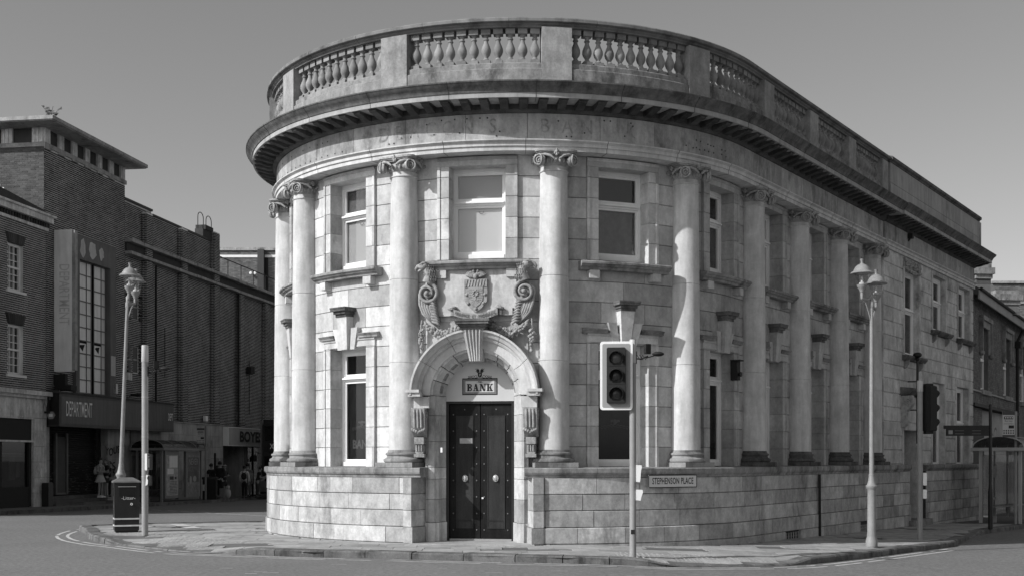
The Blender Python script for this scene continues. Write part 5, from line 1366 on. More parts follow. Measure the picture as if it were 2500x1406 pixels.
# hoops of the roof ladder and the railing above the low part
q = MB()
for px in (477, 497):
    a = aL(px-3, -.5)
    for b in (-.3, -.3): pass
    pts = [FL(a+.0, -.3, 13.2)]+[FL(a+.35-.35*math.cos(t), -.3, 14.35+.28*math.sin(t)) for t in [math.pi*k/8 for k in range(9)]]+[FL(a+.7, -.3, 13.2)]
    q.tube(pts, .022, 6)
obj('ladder_hoop', q, BLACKM, hall)
q = MB()
q.tube([FL(aH1, -.3, 12.75), FL(aH2, -.3, 12.75)], .03, 5)
k = aH1+.9
while k < aH2: q.tube([FL(k, -.3, 11.5), FL(k, -.3, 12.75)], .025, 5); k += 1.9
obj('roof_railing', q, BLACKM, hall)
q = MB(); q.poly([(aH1, 11.6), (aH2, 11.6), (aH2, 11.72), (aH1, 12.45)], -1.6, -1.5, FL); obj('white_flashing', q, WHITE, hall)
# large window panel in the tower
p0, p1 = aL(178), aL(276); zt_, zb_ = zL(570, p0)-.0, 4.55
PGR = mat('flaking_panel', .15, .85, 0, .2, 1.2, .2, .08, 30, .2); FLK = mat('flaked_plaster', .48, .85, 0, .2, 2, .2, .06, 30, .2)
q = MB(); q.box(p0, p1, -.2, .14, zt_-1.0, zt_, FL); q.box(p0, p0+.3, -.2, .14, zb_, zt_-1.0, FL); q.box(p1-.5, p1, -.2, .14, zb_, zt_-1.0, FL); pan = obj('window_panel', q, PGR, hall)
wb = (zb_+.05, zt_-1.02)
s0, s1, s2, s3 = aL(194, .0), aL(227), aL(233), aL(261)
q = MB(); q.box(p0+.3, p1-.5, -.25, -.15, wb[0], wb[1], FL); obj('panel_backing', q, BLACKM, pan)
MILK = mat('milky_pane', .68, .35, .08, .1, 1.2, .15, .03, 20, 0, spec=.5)
for (x0, x1) in ((s0, s1), (s2, s3)):
    n = 10; hh = (wb[1]-wb[0])/n
    for k in range(n):
        for (c0, c1) in ((x0+.02, x0+(x1-x0)*.62), (x0+(x1-x0)*.66, x1-.02)):
            if k == 3 and c0 < x0+.1:
                q = MB(); q.box(c0, c1, -.10, -.09, wb[0]+hh*k+.03, wb[0]+hh*(k+.8), FL); obj('pane', q, MILK, pan)
                q = MB(); q.poly([(c0+.1, wb[0]+hh*k+.3), (c0+.4, wb[0]+hh*k+.1), (c1-.1, wb[0]+hh*k+.4), (c1-.2, wb[0]+hh*(k+.7)), (c0+.2, wb[0]+hh*(k+.65))], -.089, -.086, FL); obj('broken_hole', q, DGREY, pan); continue
            q = MB(); q.box(c0, c1, -.10, -.09, wb[0]+hh*k+.02, wb[0]+hh*(k+1)-.02, FL); obj('pane', q, MILK, pan)
    q = MB()
    for k in range(n+1): q.box(x0, x1, -.10, -.06, wb[0]+hh*k-.02, wb[0]+hh*k+.02, FL)
    for c in (x0+.01, x0+(x1-x0)*.64, x1-.01): q.box(c-.015, c+.015, -.10, -.065, wb[0], wb[1], FL)
    obj('glazing_bar', q, mat('bar_grey', .16, .7, 0, .3), pan)
q = MB(); r3 = random.Random(4)
for (c, w, h_) in ((p0+.55, .5, .8), (p0+1.35, .65, .75), (p0+2.1, .45, .55)):
    pts = []; q = MB()
    for k in range(14):
        t = 2*math.pi*k/14; pts.append((c+w*.5*math.cos(t)*r3.uniform(.65, 1.15), zt_-.5+h_*.5*math.sin(t)*r3.uniform(.8, 1.1)))
    q.poly(pts, .14, .144, FL); obj('flaked_patch', q, FLK, pan)
q = MB(); q.box(p1-.45, p1-.05, .14, .144, zL(918, p1), zL(870, p1), FL)
obj('flaked_patch', q, FLK, pan)
# tall projecting name board
aS = aL(134); Fs = frame(*FL(aS, 0, 0)[:2], LH-math.pi/2)     # a runs out from the wall, b towards the viewer
zs1, zs0 = zL(563, aS), zL(907, aS)
vs_ = thing('projecting_sign', 'tall pale vertical name board with ghost letters on the brick tower', 'sign', Fs(.4, 0, zs0))
q = MB(); q.box(.02, .78, -.14, .10, zs0, zs1, Fs, c=.02); bd = obj('sign_board', q, mat('pale_board', .85, .7, 0, .1, 1, .12, .03, 20, .05), vs_)
q = MB(); q.box(.78, .90, -.13, .09, zs0+.05, zs1-.02, Fs); obj('sign_edge', q, mat('edge_torn', .33, .8, 0, .4, 3, .3), bd)
q = MB(); q.poly([(.30, zs1-.02), (.77, zs1-.02), (.77, zs1-.75)], .10, .104, Fs); obj('torn_corner', q, WHITE, bd)
q = MB(); q.tube([Fs(-.2, 0, zs1-.05), Fs(.0, 0, zs1-.05)], .04, 6); q.tube([Fs(.2, 0, zs1+.02), Fs(-.6, .3, zs1-.1)], .03, 6); q.box(-.05, .5, -.1, .1, zs0-.55, zs0-.1, Fs); q.box(.1, .8, -.25, .2, zs0-.75, zs0-.55, Fs); obj('sign_bracket', q, BLACKM, vs_)
Ft = lambda a, b, z: Fs(.42+z*1., b, (zs0+zs1)/2+.9-a)
obj('lettering', text_mb('DEPARTMENT', .62, lambda a, b, z: Fs(.44+z, .1035, zs0+3.05-a), ext=0, sx=.62, bold=.004), mat('ghost_grey', .62, .7, 0, .15, 2), bd)
# long black shop sign with its end
zf1, zf0 = 4.42, 3.12; a0, a1 = aL(145, .65), aL(424, .65)
fs_ = thing('shop_sign', 'long dark shop fascia reading DEPARTMENT over the shuttered entrance', 'shop sign', FL((a0+a1)/2, .3, zf0))
q = MB(); q.box(a0, a1, .02, .65, zf0, zf1, FL, ); q.box(aT0+.05, a0, .02, .645, zf0+.05, zf1+.12, FL); fb = obj('fascia', q, mat('fascia_dark', .03, .55, 0, .25, 1, .5, .05, 30, .05, spec=.5), fs_)
q = MB(); q.box(a0+.12, a1-.03, .65, .66, zf0+.12, zf1-.12, FL); fp = obj('fascia_panel', q, mat('fascia_panel', .035, .4, 0, .3, .8, .6, .05, 30, .03, spec=.35), fs_)
q = MB(); q.box(a0-.05, a1+.05, -.02, .70, zf1, zf1+.07, FL); obj('fascia_coping', q, mat('dark_coping2', .05, .8, 0, .4), fs_)
LET = mat('cream_letters', .78, .5, 0, .05, 2)
ca = (aL(156, .66)+aL(229, .66))/2
obj('lettering', text_mb('DEPARTMENT', .86, lambda a, b, z: FL(ca+a, .668, 3.80+z), ext=0, sx=.74*(aL(229, .66)-aL(156, .66))/4.55, spacing=1.0, bold=.002), LET, fp)
ca2 = (aL(411, .66)+aL(421, .66))/2
obj('lettering', text_mb('DEPT', .48, lambda a, b, z: FL(ca2+a, .668, 3.80+z), ext=0, sx=.50, spacing=.9), LET, fp)
FE = frame(*FL(a0, 0, 0)[:2], LH-math.pi/2)
q = MB(); q.poly([(.32+.17*math.cos(t), 3.55+.17*math.sin(t)) for t in [math.pi*k/3 for k in range(6)]], .0, .06, FE); ab_ = obj('alarm_bell_box', q, mat('bell_grey', .3, .5, 0, .1), fs_); q = MB(); q.box(.24, .40, .06, .064, 3.49, 3.61, FE); obj('alarm_label', q, WHITE, ab_)
hs = thing('hanging_sign', 'small black hanging sign with three white wavy stripes', 'sign', FL(aT0-.15, .4, 4.0))
Fh = frame(*FL(aT0-.2, 0, 0)[:2], LH-math.pi/2); q = MB(); q.box(.0, .32, -.05, .05, 3.62, 4.42, Fh); obj('sign_board', q, BLACKM, hs)
q = MB()
for k in range(3): q.tube([Fh(.10+.055*k+dx, .055, z) for dx, z in ((0, 3.70), (0, 3.85), (.045, 4.05), (.045, 4.32))], .011, 4)
obj('wavy_stripes', q, WHITE, hs)
# entrance with shutter, steps, stone facing
zp = lambda a: H(*FL(a, 1, 0)[:2])+.12
sA, sB = aL(119), aL(262)
q = MB(); n = 22; r4 = random.Random(9)
sh2 = MB(); sh2.box(sA, sB, -.62, -.60, zp(sA)+.3, zf0+.1, FL); shu = obj('shutter_recess', sh2, DGREY, hall)
zz = zp(sA)+.35
while zz < 3.1:
    q = MB(); q.poly([(-.59, zz), (-.55, zz+.02), (-.54, zz+.055), (-.57, zz+.085), (-.59, zz+.085)], sA, sB, lambda a, b, z: FL(b, a, z)); obj('shutter_slat', q, mat('shutter_black', .035, .5, .2, .3, 4, 0, .3, 30, .2, dark=0), shu); zz += .09
q = MB()
for _ in range(150):
    a = r4.uniform(sA+.1, sB-.3); z = .4+abs(r4.gauss(0, .6)); w = r4.uniform(.03, .16); q.box(a, a+w, -.545, -.537, z, z+.018, FL)
obj('peeling_paint', q, mat('peel_grey', .22, .8, .4, .2), shu)
bo = MB(); b0_, b1_ = aL(160), aL(190); bo.box(b0_, b1_, -.54, -.48, .40, 2.75, FL); bb = obj('hoarding_panel', bo, mat('hoarding_grey', .085, .8, 0, .2, 2), hall)
q = MB(); q.box(b0_, b0_+.12, -.48, -.42, .40, 2.9, FL); q.box(b1_-.12, b1_, -.48, -.42, .40, 2.9, FL); q.box(b0_, b1_, -.48, -.45, .38, .46, FL); obj('hoarding_frame', q, mat('hoarding_frame', .15, .7), bb)
for k in range(3):
    q = MB(); c = sA; j = 0
    while c < sB:
        l = r4.uniform(.7, 1.3); q = MB(); q.box(c+.004, min(sB, c+l)-.004, -.6+.0, .30-.28*k-.0, zp(6)-.05+.14*k, zp(6)+.14*(k+1)-.004, FL, c=.008); obj('step_stone', q, mat('step_stone', .11, .85, .3, .3, 2), hall); c += l
def stonefront(a0, a1, z0, z1, b, nr, m=CREAM, gaps=(), nm='facing_stone', ln=1.1):
    hh = (z1-z0)/nr; r5 = random.Random(int(a0*10))
    for j in range(nr):
        c = a0-(j % 2)*.4
        while c < a1-.02:
            e = min(a1, c+ln*r5.uniform(.85, 1.15)); s_ = max(c, a0)
            mid = (s_+e)/2; z_ = z0+hh*(j+.5)
            if e-s_ > .05 and not any(g[0] < mid < g[1] and g[2] < z_ < g[3] for g in gaps):
                q = MB(); q.box(s_+.003, e-.003, -.3, b+r5.uniform(-.003, .003), z0+hh*j+.004, z0+hh*(j+1)-.004, FL, c=.008); obj(nm, q, m, hall)
            c = e
FACE = mat('facing_stone', .34, .85, .08, .3, 1.2, .25, .06, 40, .2, dark=.5, dscale=1.2, dcut=.56)
gzz = -.45
stonefront(sB, aL(343), gzz, 3.62, .02, 7, FACE); stonefront(aL(343), aL(543), gzz, 3.62, .04, 7, FACE)
stonefront(aT0, sA, -.2, 3.1, .03, 5, FACE, ln=.5)
q = MB(); q.box(sB-.1, aL(543), -.32, .10, 3.62, 3.68, FL); obj('ledge', q, CONC, hall)
for (p_, y_, w_, h_) in ((327, 1070, .9, 1.2), (328, 1135, .8, .9)):
    a = aL(p_); z = zL(y_, a); q = MB(); q.box(a-w_/2, a+w_/2, .04, .10, z-h_/2, z+h_/2, FL, c=.01); obj('blank_panel', q, mat('blank_panel', .17, .8, 0, .25, 2, .2), hall)
# sprayed scribbles
q = MB()
def scrawl(word, px, py, size, sx=1.):
    a = aL(px); z = zL(py, a); t = text_mb(word, size, lambda u, b, w: FL(a+u*sx, .048, z+w+.06*math.sin(u*5)), ext=0, bold=.006); o_ = len(q.v); q.v.extend(t.v); q.f.extend([tuple(i+o_ for i in f) for f in t.f])
scrawl('YOUSE', 276, 1100, .46, 1.1); scrawl('S', 275, 1138, .5, 1.3); scrawl('K', 277, 1152, .5, 1.2)
obj('graffiti', q, BLACKM, hall)
# small things on the facade
for px, py, w, h_, m in ((499, 1021, .3, .28, WHITE), (311, 918, .35, .32, CREAM), (275, 948, .4, .42, CREAM)):
    a = aL(px); z = zL(py, a); q = MB(); q.box(a-w/2, a+w/2, .0, .14, z-h_/2, z+h_/2, FL, c=.01); tag(obj('wall_box', q, m), {499: 'small white box on the brick hall between two piers', 311: 'pale box beside the lower small windows of the hall', 275: 'pale box on top of the long black shop sign'}[px], 'wall box')
q = MB(); a = aL(316); q.box(a-.3, a+.3, .2, .65, zL(966, a), zL(961, a), FL); q.tube([FL(a, 0, zL(966, a)), FL(a, .3, zL(964, a))], .03, 5); tag(obj('floodlight', q, BLACKM), 'flat dark floodlight above the long black shop sign', 'floodlight')
# shop with pale sign
oa0, oa1 = aL(543), aL(680)
bs = thing('shop_sign', 'pale shop sign reading BOYES partly behind the bus', 'shop sign', FL(oa0+2, .2, 3))
zb1, zb0 = zL(1043, oa0), zL(1085, oa0)
q = MB(); q.box(oa0, oa1, .0, .30, zb0, zb1, FL); b_ = obj('sign_box', q, mat('pale_sign', .5, .5, 0, .12, 1, .15), bs)
q = MB(); q.box(oa0-.03, oa1, .0, .34, zb1, zb1+.06, FL); q.box(oa0-.03, oa1, .0, .34, zb0-.05, zb0, FL); q.box(oa0-.04, oa0+.06, .0, .335, zb0, zb1, FL); obj('sign_trim', q, WHITE, bs)
ca = aL(607, .3); obj('lettering', text_mb('BOYES', .78, lambda a, b, z: FL(aL(584, .3)+a, .318, (zb0+zb1)/2+z), ext=0, sx=1.5, bold=.02, align='LEFT'), mat('boyes_letters', .06, .6, 0, .3, 6), b_)
obj('lettering_depth', text_mb('BOYES', .78, lambda a, b, z: FL(aL(584, .3)+a+.06, .305, (zb0+zb1)/2+z-.02), ext=0, sx=1.5, bold=.035, align='LEFT'), mat('boyes_edge', .20, .6, 0, .2, 6), b_)
q = MB(); q.box(oa0, oa1, -2.6, -2.5, -.6, 3.0, FL); q.box(oa0, oa1, -2.6, 0, zb0-.06, zb0, FL); q.box(oa0-.05, oa0, -2.6, -.3, -.6, 3, FL); obj('shop_interior', q, DGREY, hall)
a2, a3 = aL(563), aL(595); 
q = MB(); q.box(a3, aL(604), -1.8, .02, -.5, zb0, FL); q.box(a2+.5, a3, -1.9, -1.7, -.5, zb0, FL); obj('shop_pier', q, FACE, hall)
q = MB(); q.box(aL(604), oa1, -.1, -.06, -.4, zb0, FL); wv = obj('shop_window', q, DGLASS, hall)
q = MB(); r6 = random.Random(2)
for k in range(26):
    a = r6.uniform(aL(605), aL(640)); z = r6.uniform(-.1, 2.1); w = r6.uniform(.1, .45); q.poly([(a, z), (a+w, z+r6.uniform(-.1, .1)), (a+w*.9, z+w), (a, z+w*.8)], -.5-.02*k, -.49-.02*k, FL)
obj('shop_goods', q, mat('shop_goods', .4, .7, .4, .4, 9), hall)
q = MB(); q.box(aL(604)-.02, aL(604)+.06, -.1, .0, -.4, zb0, FL); q.box(aL(618), aL(618)+.1, -.1, .0, -.4, zb0, FL); obj('shop_mullion', q, BLACKM, hall)

# --- brick corner building at the far left
cb = thing('brick_corner_building', 'brick building at the left edge with white sash windows over a stone shop front', 'building', FL(-3, 0, 0))
c0 = -9.2; zE = zL(547, aT0)
WN = []
for k in range(4):
    aw0, aw1 = aL(13), aL(51); sh_ = -2.3*k
    w_ = aw1-aw0
    WN.append((aw0+sh_, aw1+sh_, zL(706, aw0), zL(590, aw0))); WN.append((aw0+sh_, aw1+sh_, zL(912, aw0), zL(788, aw0)))
    if k > 2: break
brickwall(cb, *FL(0, 0, 0)[:2], LH, c0, aT0-.03, 4.45, zE, m=BRICKL, single=290, seed=12, b=.10, holes=WN)
q = MB(); q.box(c0, aT0-.05, -6, -.25, -.5, zE+.3, FL); obj('building_core', q, DGREY, cb)
q = MB(); q.box(c0, aT0+.12, -.2, .34, zE, zE+.22, FL); q.box(c0, aT0+.18, -.2, .44, zE+.22, zE+.30, FL); q.box(c0, aT0+.05, -.2, .16, zE-.30, zE-.18, FL)
obj('eaves_cornice', q, CREAM, cb)
q = MB(); k = c0
while k < aT0: q.box(k, k+.11, .05, .20, zE-.18, zE, FL); k += .18
obj('dentil_course', q, BRICK, cb)
q = MB(); q.poly([(c0, zE+.3), (aT0-.1, zE+.3), (aT0-.1, zE+.5), (c0, zE+1.3)], -.3, .1, FL); obj('brick_parapet', q, BRICK, cb)
q = MB(); q.poly([(-6.5, zE+.4), (.1, zE+.4), (-.4, zE+.5), (-2.8, zE+2.3), (-6.5, zE+2.3)], -.6, -.2, lambda a, b, z: FL(aT0+b-1.2, a, z)); obj('gable', q, BRICKL, cb)
r7 = random.Random(6)
for k in range(6):
    q = MB(); x = -1.55+.17*k; z = 11.70+.85*(-.6-x); q.box(x, x+.22, -.18, .0, z, z+.10, lambda a, b, z_: FL(aT0-1.3-.06+b*.2-.05, a, z_)); obj('flashing_step', q, WHITE, cb)
for a0, a1, z0, z1 in WN:
    q = MB(); q.box(a0, a0+.10, -.10, -.02, z0, z1, FL); q.box(a1-.10, a1, -.10, -.02, z0, z1, FL); q.box(a0+.1, a1-.1, -.1, -.02, z1-.10, z1, FL); q.box(a0+.1, a1-.1, -.1, -.02, z0, z0+.10, FL); q.box(a0+.1, a1-.1, -.12, -.03, (z0+z1)/2-.03, (z0+z1)/2+.04, FL)
    for k in (1, 2): q.box(a0+.1+(a1-a0-.2)*k/3-.014, a0+.1+(a1-a0-.2)*k/3+.014, -.11, -.05, z0+.1, z1-.1, FL)
    for k in (1, 2, 4, 5): z = z0+.1+(z1-z0-.2)*k/6; q.box(a0+.1, a1-.1, -.11, -.055, z-.013, z+.013, FL)
    w = obj('sash_window', q, WHITE, cb)
    q = MB(); q.box(a0+.08, a1-.08, -.15, -.14, z0+.05, z1-.05, FL); obj('pane', q, mat('sash_pane', .10, .15, 0, .4, 1.5, 0, 0, 1, 0, spec=.6), w)
    q = MB(); q.box(a0-.12, a1+.12, -.1, .17, z0-.09, z0, FL); obj('window_sill', q, WHITE, w)
    n = 9
    for k in range(n):
        f0, f1 = k/n, (k+1)/n; sp = .16; A = lambda f, t: a0-.02+(a1-a0+.04)*f+(f-.5)*sp*2*t
        q = MB(); q.poly([(A(f0, 0)+.006, z1+.0), (A(f1, 0)-.006, z1), (A(f1, 1)-.006, z1+.38), (A(f0, 1)+.006, z1+.38)], .0, .112, FL); obj('arch_brick', q, BRICK, cb)
# shop front
q = MB(); q.box(c0, aT0+.02, -.1, .38, 4.28, 4.45, FL); q.box(c0, aT0, -.1, .26, 4.16, 4.28, FL); obj('stone_cornice', q, CREAM, cb)
j = 0; k = aT0-.05
while k > c0:
    q = MB(); q.box(k-.5, k-.008, -.1, .14, 3.42, 4.155, FL, c=.006); obj('fascia_stone', q, CREAM, cb); k -= .5
for k in range(6):
    q = MB(); z0 = zp(-3)-.1+k*.6; q.box(aT0-.95, aT0-.06, -.3, .13, z0+.004, min(z0+.6, 3.41)-.004, FL, c=.008); obj('pilaster_stone', q, CREAM, cb)
q = MB(); q.box(c0, aT0-.96, -.2, .05, 2.55, 3.41, FL); obj('shop_fascia', q, BLACKM, cb)
q = MB(); q.box(c0, aT0-.90, -.1, .12, 3.36, 3.42, FL); q.box(c0, aT0-.9, -.1, .12, 2.48, 2.55, FL); q.box(aT0-1.0, aT0-.93, -.1, .10, 2.55, 3.36, FL); obj('fascia_trim', q, CREAM, cb)
q = MB(); q.box(c0, aT0-1.1, -.1, .03, zp(-3)-.1, zp(-3)+.75, FL); q.box(aT0-1.15, aT0-1.0, -.1, .04, zp(-3), 2.5, FL); q.box(aT0-3.1, aT0-2.95, -.1, .04, zp(-3), 2.5, FL); obj('shop_frame', q, BLACKM, cb)
q = MB(); q.box(c0, aT0-1.1, -.06, -.05, zp(-3)+.75, 2.5, FL); sw = obj('shop_window', q, DGLASS, cb)
q = MB(); q.box(aT0-2.9, aT0-1.2, -.24, -.20, 2.02, 2.05, FL); q.box(aT0-2.9, aT0-1.2, -.24, -.20, 1.94, 1.96, FL); obj('tube_light', q, WHITE, cb)
for (x, z, w, h_, v) in ((-2.15, 1.05, .42, .85, .16), (-1.66, 1.15, .26, .55, .30)):
    q = MB(); q.box(aT0+x, aT0+x+w, -.20, -.19, z, z+h_, FL); o = obj('poster', q, mat('poster%d' % int(v*100), v, .7, 0, .5, 14, 0, .2, 60, 0), cb)
q = MB(); q.box(aT0-.42, aT0-.06, .14, .42, zp(-.3)-.0, zp(-.3)+.92, FL, c=.02); q.box(aT0-.40, aT0-.08, .42, .43, zp(-.3)+.62, zp(-.3)+.65, FL); tag(obj('litter_bin', q, BLACK), 'small black bin against the stone pier left of the shutter', 'litter bin')

# weed growing on the tower roof
wd_ = thing('roof_weed', 'small leafy weed growing on the tower roof slab', 'plant', FL(aT0-.3, .4, 15.0))
q = MB(); lf = MB(); r8 = random.Random(3)
for k in range(9):
    a, b, h_ = r8.uniform(-.5, .5), r8.uniform(-.2, .2), r8.uniform(.2, .55); p0 = FL(aT0-.3, .5, 15.0); p1 = (p0[0]+a*.5, p0[1]+b, 15+h_*.6); p2 = (p0[0]+a, p0[1]+b, 15+h_); q.tube([p0, p1, p2], .008, 4)
    for j in range(7):
        t = r8.uniform(.3, 1); c = [p0[i]+(p2[i]-p0[i])*t+r8.uniform(-.04, .04) for i in range(3)]; d = r8.uniform(.04, .08); lf.add([(c[0]-d, c[1], c[2]), (c[0], c[1]-.02, c[2]-d*.5), (c[0]+d, c[1], c[2]+d*.3), (c[0], c[1]+.02, c[2]+d*.5)], [(0, 1, 2, 3)])
obj('stem', q, mat('weed_stem', .06, .9), wd_); obj('leaves', lf, mat('weed_leaf', .09, .8, .3, 0), wd_, kind='stuff')

# --- building at the end of the street
eb = thing('end_building', 'plain brick block with a white band behind the far end of the hall', 'building', (-13, 82, -.5))
zE0 = lambda py: EYE+(1120-py)*80/FPX
brickwall(eb, -22, 80, 0, 0, 24, -1, zE0(612), m=BRICKR, seed=44, mort=BRICKM2)
q = MB(); q.box(0, 24, -9, -.3, -1, zE0(613), frame(-22, 80, 0)); obj('block_core', q, BRICKM, eb)
q = MB(); q.box(-.1, 24.1, -.4, .10, zE0(612), zE0(605), frame(-22, 80, 0)); obj('coping', q, CONC, eb)
q = MB(); q.box(0, 24, 0, .05, zE0(629), zE0(623), frame(-22, 80, 0)); obj('white_band', q, WHITE, eb)
x0 = (631-1250)/FPX*80+22; q = MB(); q.box(x0, x0+.42, 0, .35, -1, zE0(611), frame(-22, 80, 0)); obj('brick_pier', q, BRICKL, eb)
q = MB(); q.box(x0+.42, x0+.65, 0, .02, -1, zE0(629), frame(-22, 80, 0)); obj('dark_pipe', q, BLACKM, eb)
q = MB(); zc5 = zE0(668)
for dx in (-.14, .14): q.lathe([(.07, 0), (.1, .12), (.06, .14)], 10, lambda a, b, z, dx=dx: (dx+(619-1250)/FPX*80+a, 79.9-z, zc5+b))
tag(obj('twin_floodlight', q, WHITE), 'pair of small white lamps on the far brick block', 'floodlight')

# ------------------------------------------------------------------ right side: brick building past the bank
RX, RY = P(SE, .05); RX += .1; RY += .15; RH_ = math.radians(59.8); RCo, RSi = math.cos(RH_), math.sin(RH_); FRr = frame(RX, RY, RH_)
def aR(px, b=0.):
    k = (px-1250)/FPX; return (k*(RY-b*RCo)-RX-b*RSi)/(RCo-k*RSi)
def zR(py, a, b=0.): return EYE+(1120-py)*(RY+a*RSi-b*RCo)/FPX
rb = thing('right_brick_building', 'old brick building with tall stone framed sash windows right of the bank', 'building', FRr(6, 0, 0))
zev = zR(725, aR(2380)); RW = []
for (p0, p1, yt, yb) in ((2394, 2412, 796, 950), (2449, 2465, 822, 965), (2490, 2506, 842, 980), (2535, 2550, 860, 990)):
    a0, a1 = aR(p0), aR(p1); RW.append((a0, a1, zR(yb, a0), zR(yt, a0)))
brickwall(rb, RX, RY, RH_, -.2, 16, -.6, zev, m=BRICKR, single=290, seed=51, mort=BRICKM2, holes=RW+[(aR(2398), aR(2470), -.4, zR(1002, aR(2420)))])
q = MB(); q.box(-.2, 16, -8, -.35, -.6, zev, FRr); obj('building_core', q, DGREY, rb)
q = MB(); q.poly([(.38, zev-.12), (.38, zev+.12), (.30, zev+.16), (-4, zev+3.0), (-8, zev+.2), (-8, zev), (0, zev)], -.1, 16.2, lambda a, b, z: FRr(b, a, z)); obj('roof', q, mat('roof_slate', .10, .8, 0, .3), rb)
q = MB(); q.box(-.1, 16, .36, .42, zev-.26, zev+.06, FRr); obj('fascia_board', q, mat('fascia_paint', .30, .7, 0, .15), rb)
q = MB(); q.tube([FRr(-.1, .47, zev+.10), FRr(16, .47, zev+.10)], .06, 8); obj('gutter', q, BLACKM, rb)
k = 0.; tl = MB()
q = MB(); q.tube([FRr(.02, 0, 0), FRr(.02, .12, .0), FRr(.02, .2, 0)], .03, 4)
for j in range(54):
    for i in range(3):
        q = MB(); x = .3*j; b0, b1 = .40-.33*i, .40-.33*(i+1)-.06; z0, z1 = zev+.10+.22*i, zev+.10+.22*(i+1)+.05
        q.add([FRr(x+.01, b0, z0+.03), FRr(x+.29, b0, z0+.03), FRr(x+.29, b1, z1+.03), FRr(x+.01, b1, z1+.03), FRr(x+.01, b0, z0), FRr(x+.29, b0, z0), FRr(x+.29, b1, z1), FRr(x+.01, b1, z1)], [(0, 1, 2, 3), (4, 7, 6, 5), (0, 4, 5, 1), (1, 5, 6, 2), (2, 6, 7, 3), (3, 7, 4, 0)])
        o = obj('roof_tile', q, mat('roof_tile', .13, .85, .3, .3, 3), rb)
for (a0, a1, z0, z1) in RW:
    w = MB(); zm = (z0+z1)/2
    for x in (a0, a1-.12): w.box(x, x+.12, -.26, -.16, z0, z1, FRr)
    w.box(a0+.12, a1-.12, -.26, -.16, z1-.12, z1, FRr); w.box(a0+.12, a1-.12, -.26, -.16, z0, z0+.12, FRr); w.box(a0+.1, a1-.1, -.25, -.14, zm-.05, zm+.06, FRr)
    wo_ = obj('sash_window', w, WHITE, rb); q = MB(); q.box(a0+.1, a1-.1, -.22, -.21, z0+.1, z1-.1, FRr); obj('pane', q, DGLASS, wo_)
    q = MB(); q.box(a0-.22, a0, -.05, .06, z1-1.0, z1+.2, FRr); q.box(a1, a1+.22, -.05, .06, z1-1.0, z1+.2, FRr); q.box(a0-.22, a1+.22, -.05, .07, z1, z1+.26, FRr); q.box(a0-.32, a1+.32, -.05, .16, z1+.26, z1+.42, FRr)
    for x in (a0-.32, a1+.20): q.box(x, x+.12, .0, .15, z1-1.0, z1+.26, FRr); q.ball(FRr(x+.06, .1, z1-1.05), .11, 8, 6)
    obj('stone_hood', q, MIDS, wo_)
    q = MB(); q.box(a0-.2, a1+.2, -.1, .12, z0-.18, z0, FRr); obj('window_sill', q, MIDS, wo_)
a = aR(2478); q = MB(); q.tube([FRr(a, .1, -.3), FRr(a, .1, zev-.8), FRr(a+.2, .3, zev-.3)], .07, 8); q.box(a-.15, a+.15, .0, .25, zev-1.1, zev-.8, FRr); obj('drain_pipe', q, BLACKM, rb)
q = MB(); q.tube([FRr(0, .05, zR(948, 0)), FRr(aR(2476), .05, zR(948, 0)+.0)], .035, 6); obj('service_pipe', q, GREYM, rb)
q = MB(); q.box(aR(2400), aR(2470), -.25, -.2, -.45, zR(1002, aR(2420)), FRr); bd2 = obj('shop_board', q, mat('shop_board_pale', .34, .7, 0, .3, 1.4), rb)
obj('lettering', text_mb('ueC', 1.15, lambda a_, b, z: FRr(aR(2436)+a_*1.0, -.195, 2.75+z), ext=0, sx=1.1), mat('board_letters', .14, .7, 0, .3, 2), bd2)
q = MB(); q.box(-.1, aR(2399), -.1, .06, -.5, 3.0, FRr); q.box(-.1, aR(2475), -.1, .25, zR(1002, aR(2420)), zR(995, aR(2420)), FRr); obj('shop_pilaster', q, BLACKM, rb)
def chimney(parent, x, y, h, w, d, z0, z1, m=BRICKR):
    F = frame(x, y, h); c = thing_child('chimney', parent, F, w, d, z0, z1, m)
def thing_child(nm, parent, F, w, d, z0, z1, m):
    q = MB(); q.box(-w/2, w/2, -d/2, d/2, z0, z1-.6, F); c = obj(nm, q, m, parent)
    q = MB(); q.box(-w/2-.05, w/2+.05, -d/2-.05, d/2+.05, z1-.6, z1-.42, F); q.box(-w/2-.12, w/2+.12, -d/2-.12, d/2+.12, z1-.42, z1-.16, F); q.box(-w/2-.02, w/2+.02, -d/2-.02, d/2+.02, z1-.16, z1, F); obj('chimney_cap', q, MIDS, c)
    q = MB(); k = z0
    while k < z1-.65: q.box(-w/2-.004, w/2+.004, -d/2-.004, d/2+.004, k, k+.065, F); k += .078
    obj('brick_courses', q, m, c, kind='stuff'); return c
Zc = 49.; chimney(rb, (2389-1250)/FPX*Zc, Zc, math.radians(8), .62, .8, zev, EYE+(1120-648)*Zc/FPX)
Zc = 52.; chimney(rb, (2447-1250)/FPX*Zc, Zc, math.radians(8), 1.05, .8, zev, EYE+(1120-712)*Zc/FPX)
fb2 = thing('rear_brick_gable', 'brick gable wall with stone copings rising behind the right roof and chimneys', 'building', (22, 62, 0))
zt2 = EYE+(1120-692)*60/FPX
brickwall(fb2, 24.0, 60, 0, .0, 8, 6, zt2, m=BRICKR, seed=61, mort=BRICKM2)
q = MB(); q.box(-.2, 8, -.3, .1, zt2, zt2+.12, frame(24, 60, 0)); q.box(0, 8, 0, .06, zt2-1.0, zt2-.9, frame(24, 60, 0)); obj('coping', q, CONC, fb2)
q = MB(); q.poly([(-2.3, 6), (0, 6), (0, zt2-.05), (-.5, zt2-.05), (-2.3, zt2+1.0-.0), ], -.3, 0, frame(24.0, 60, 0)); obj('sloping_wall', q, BRICKR, fb2)
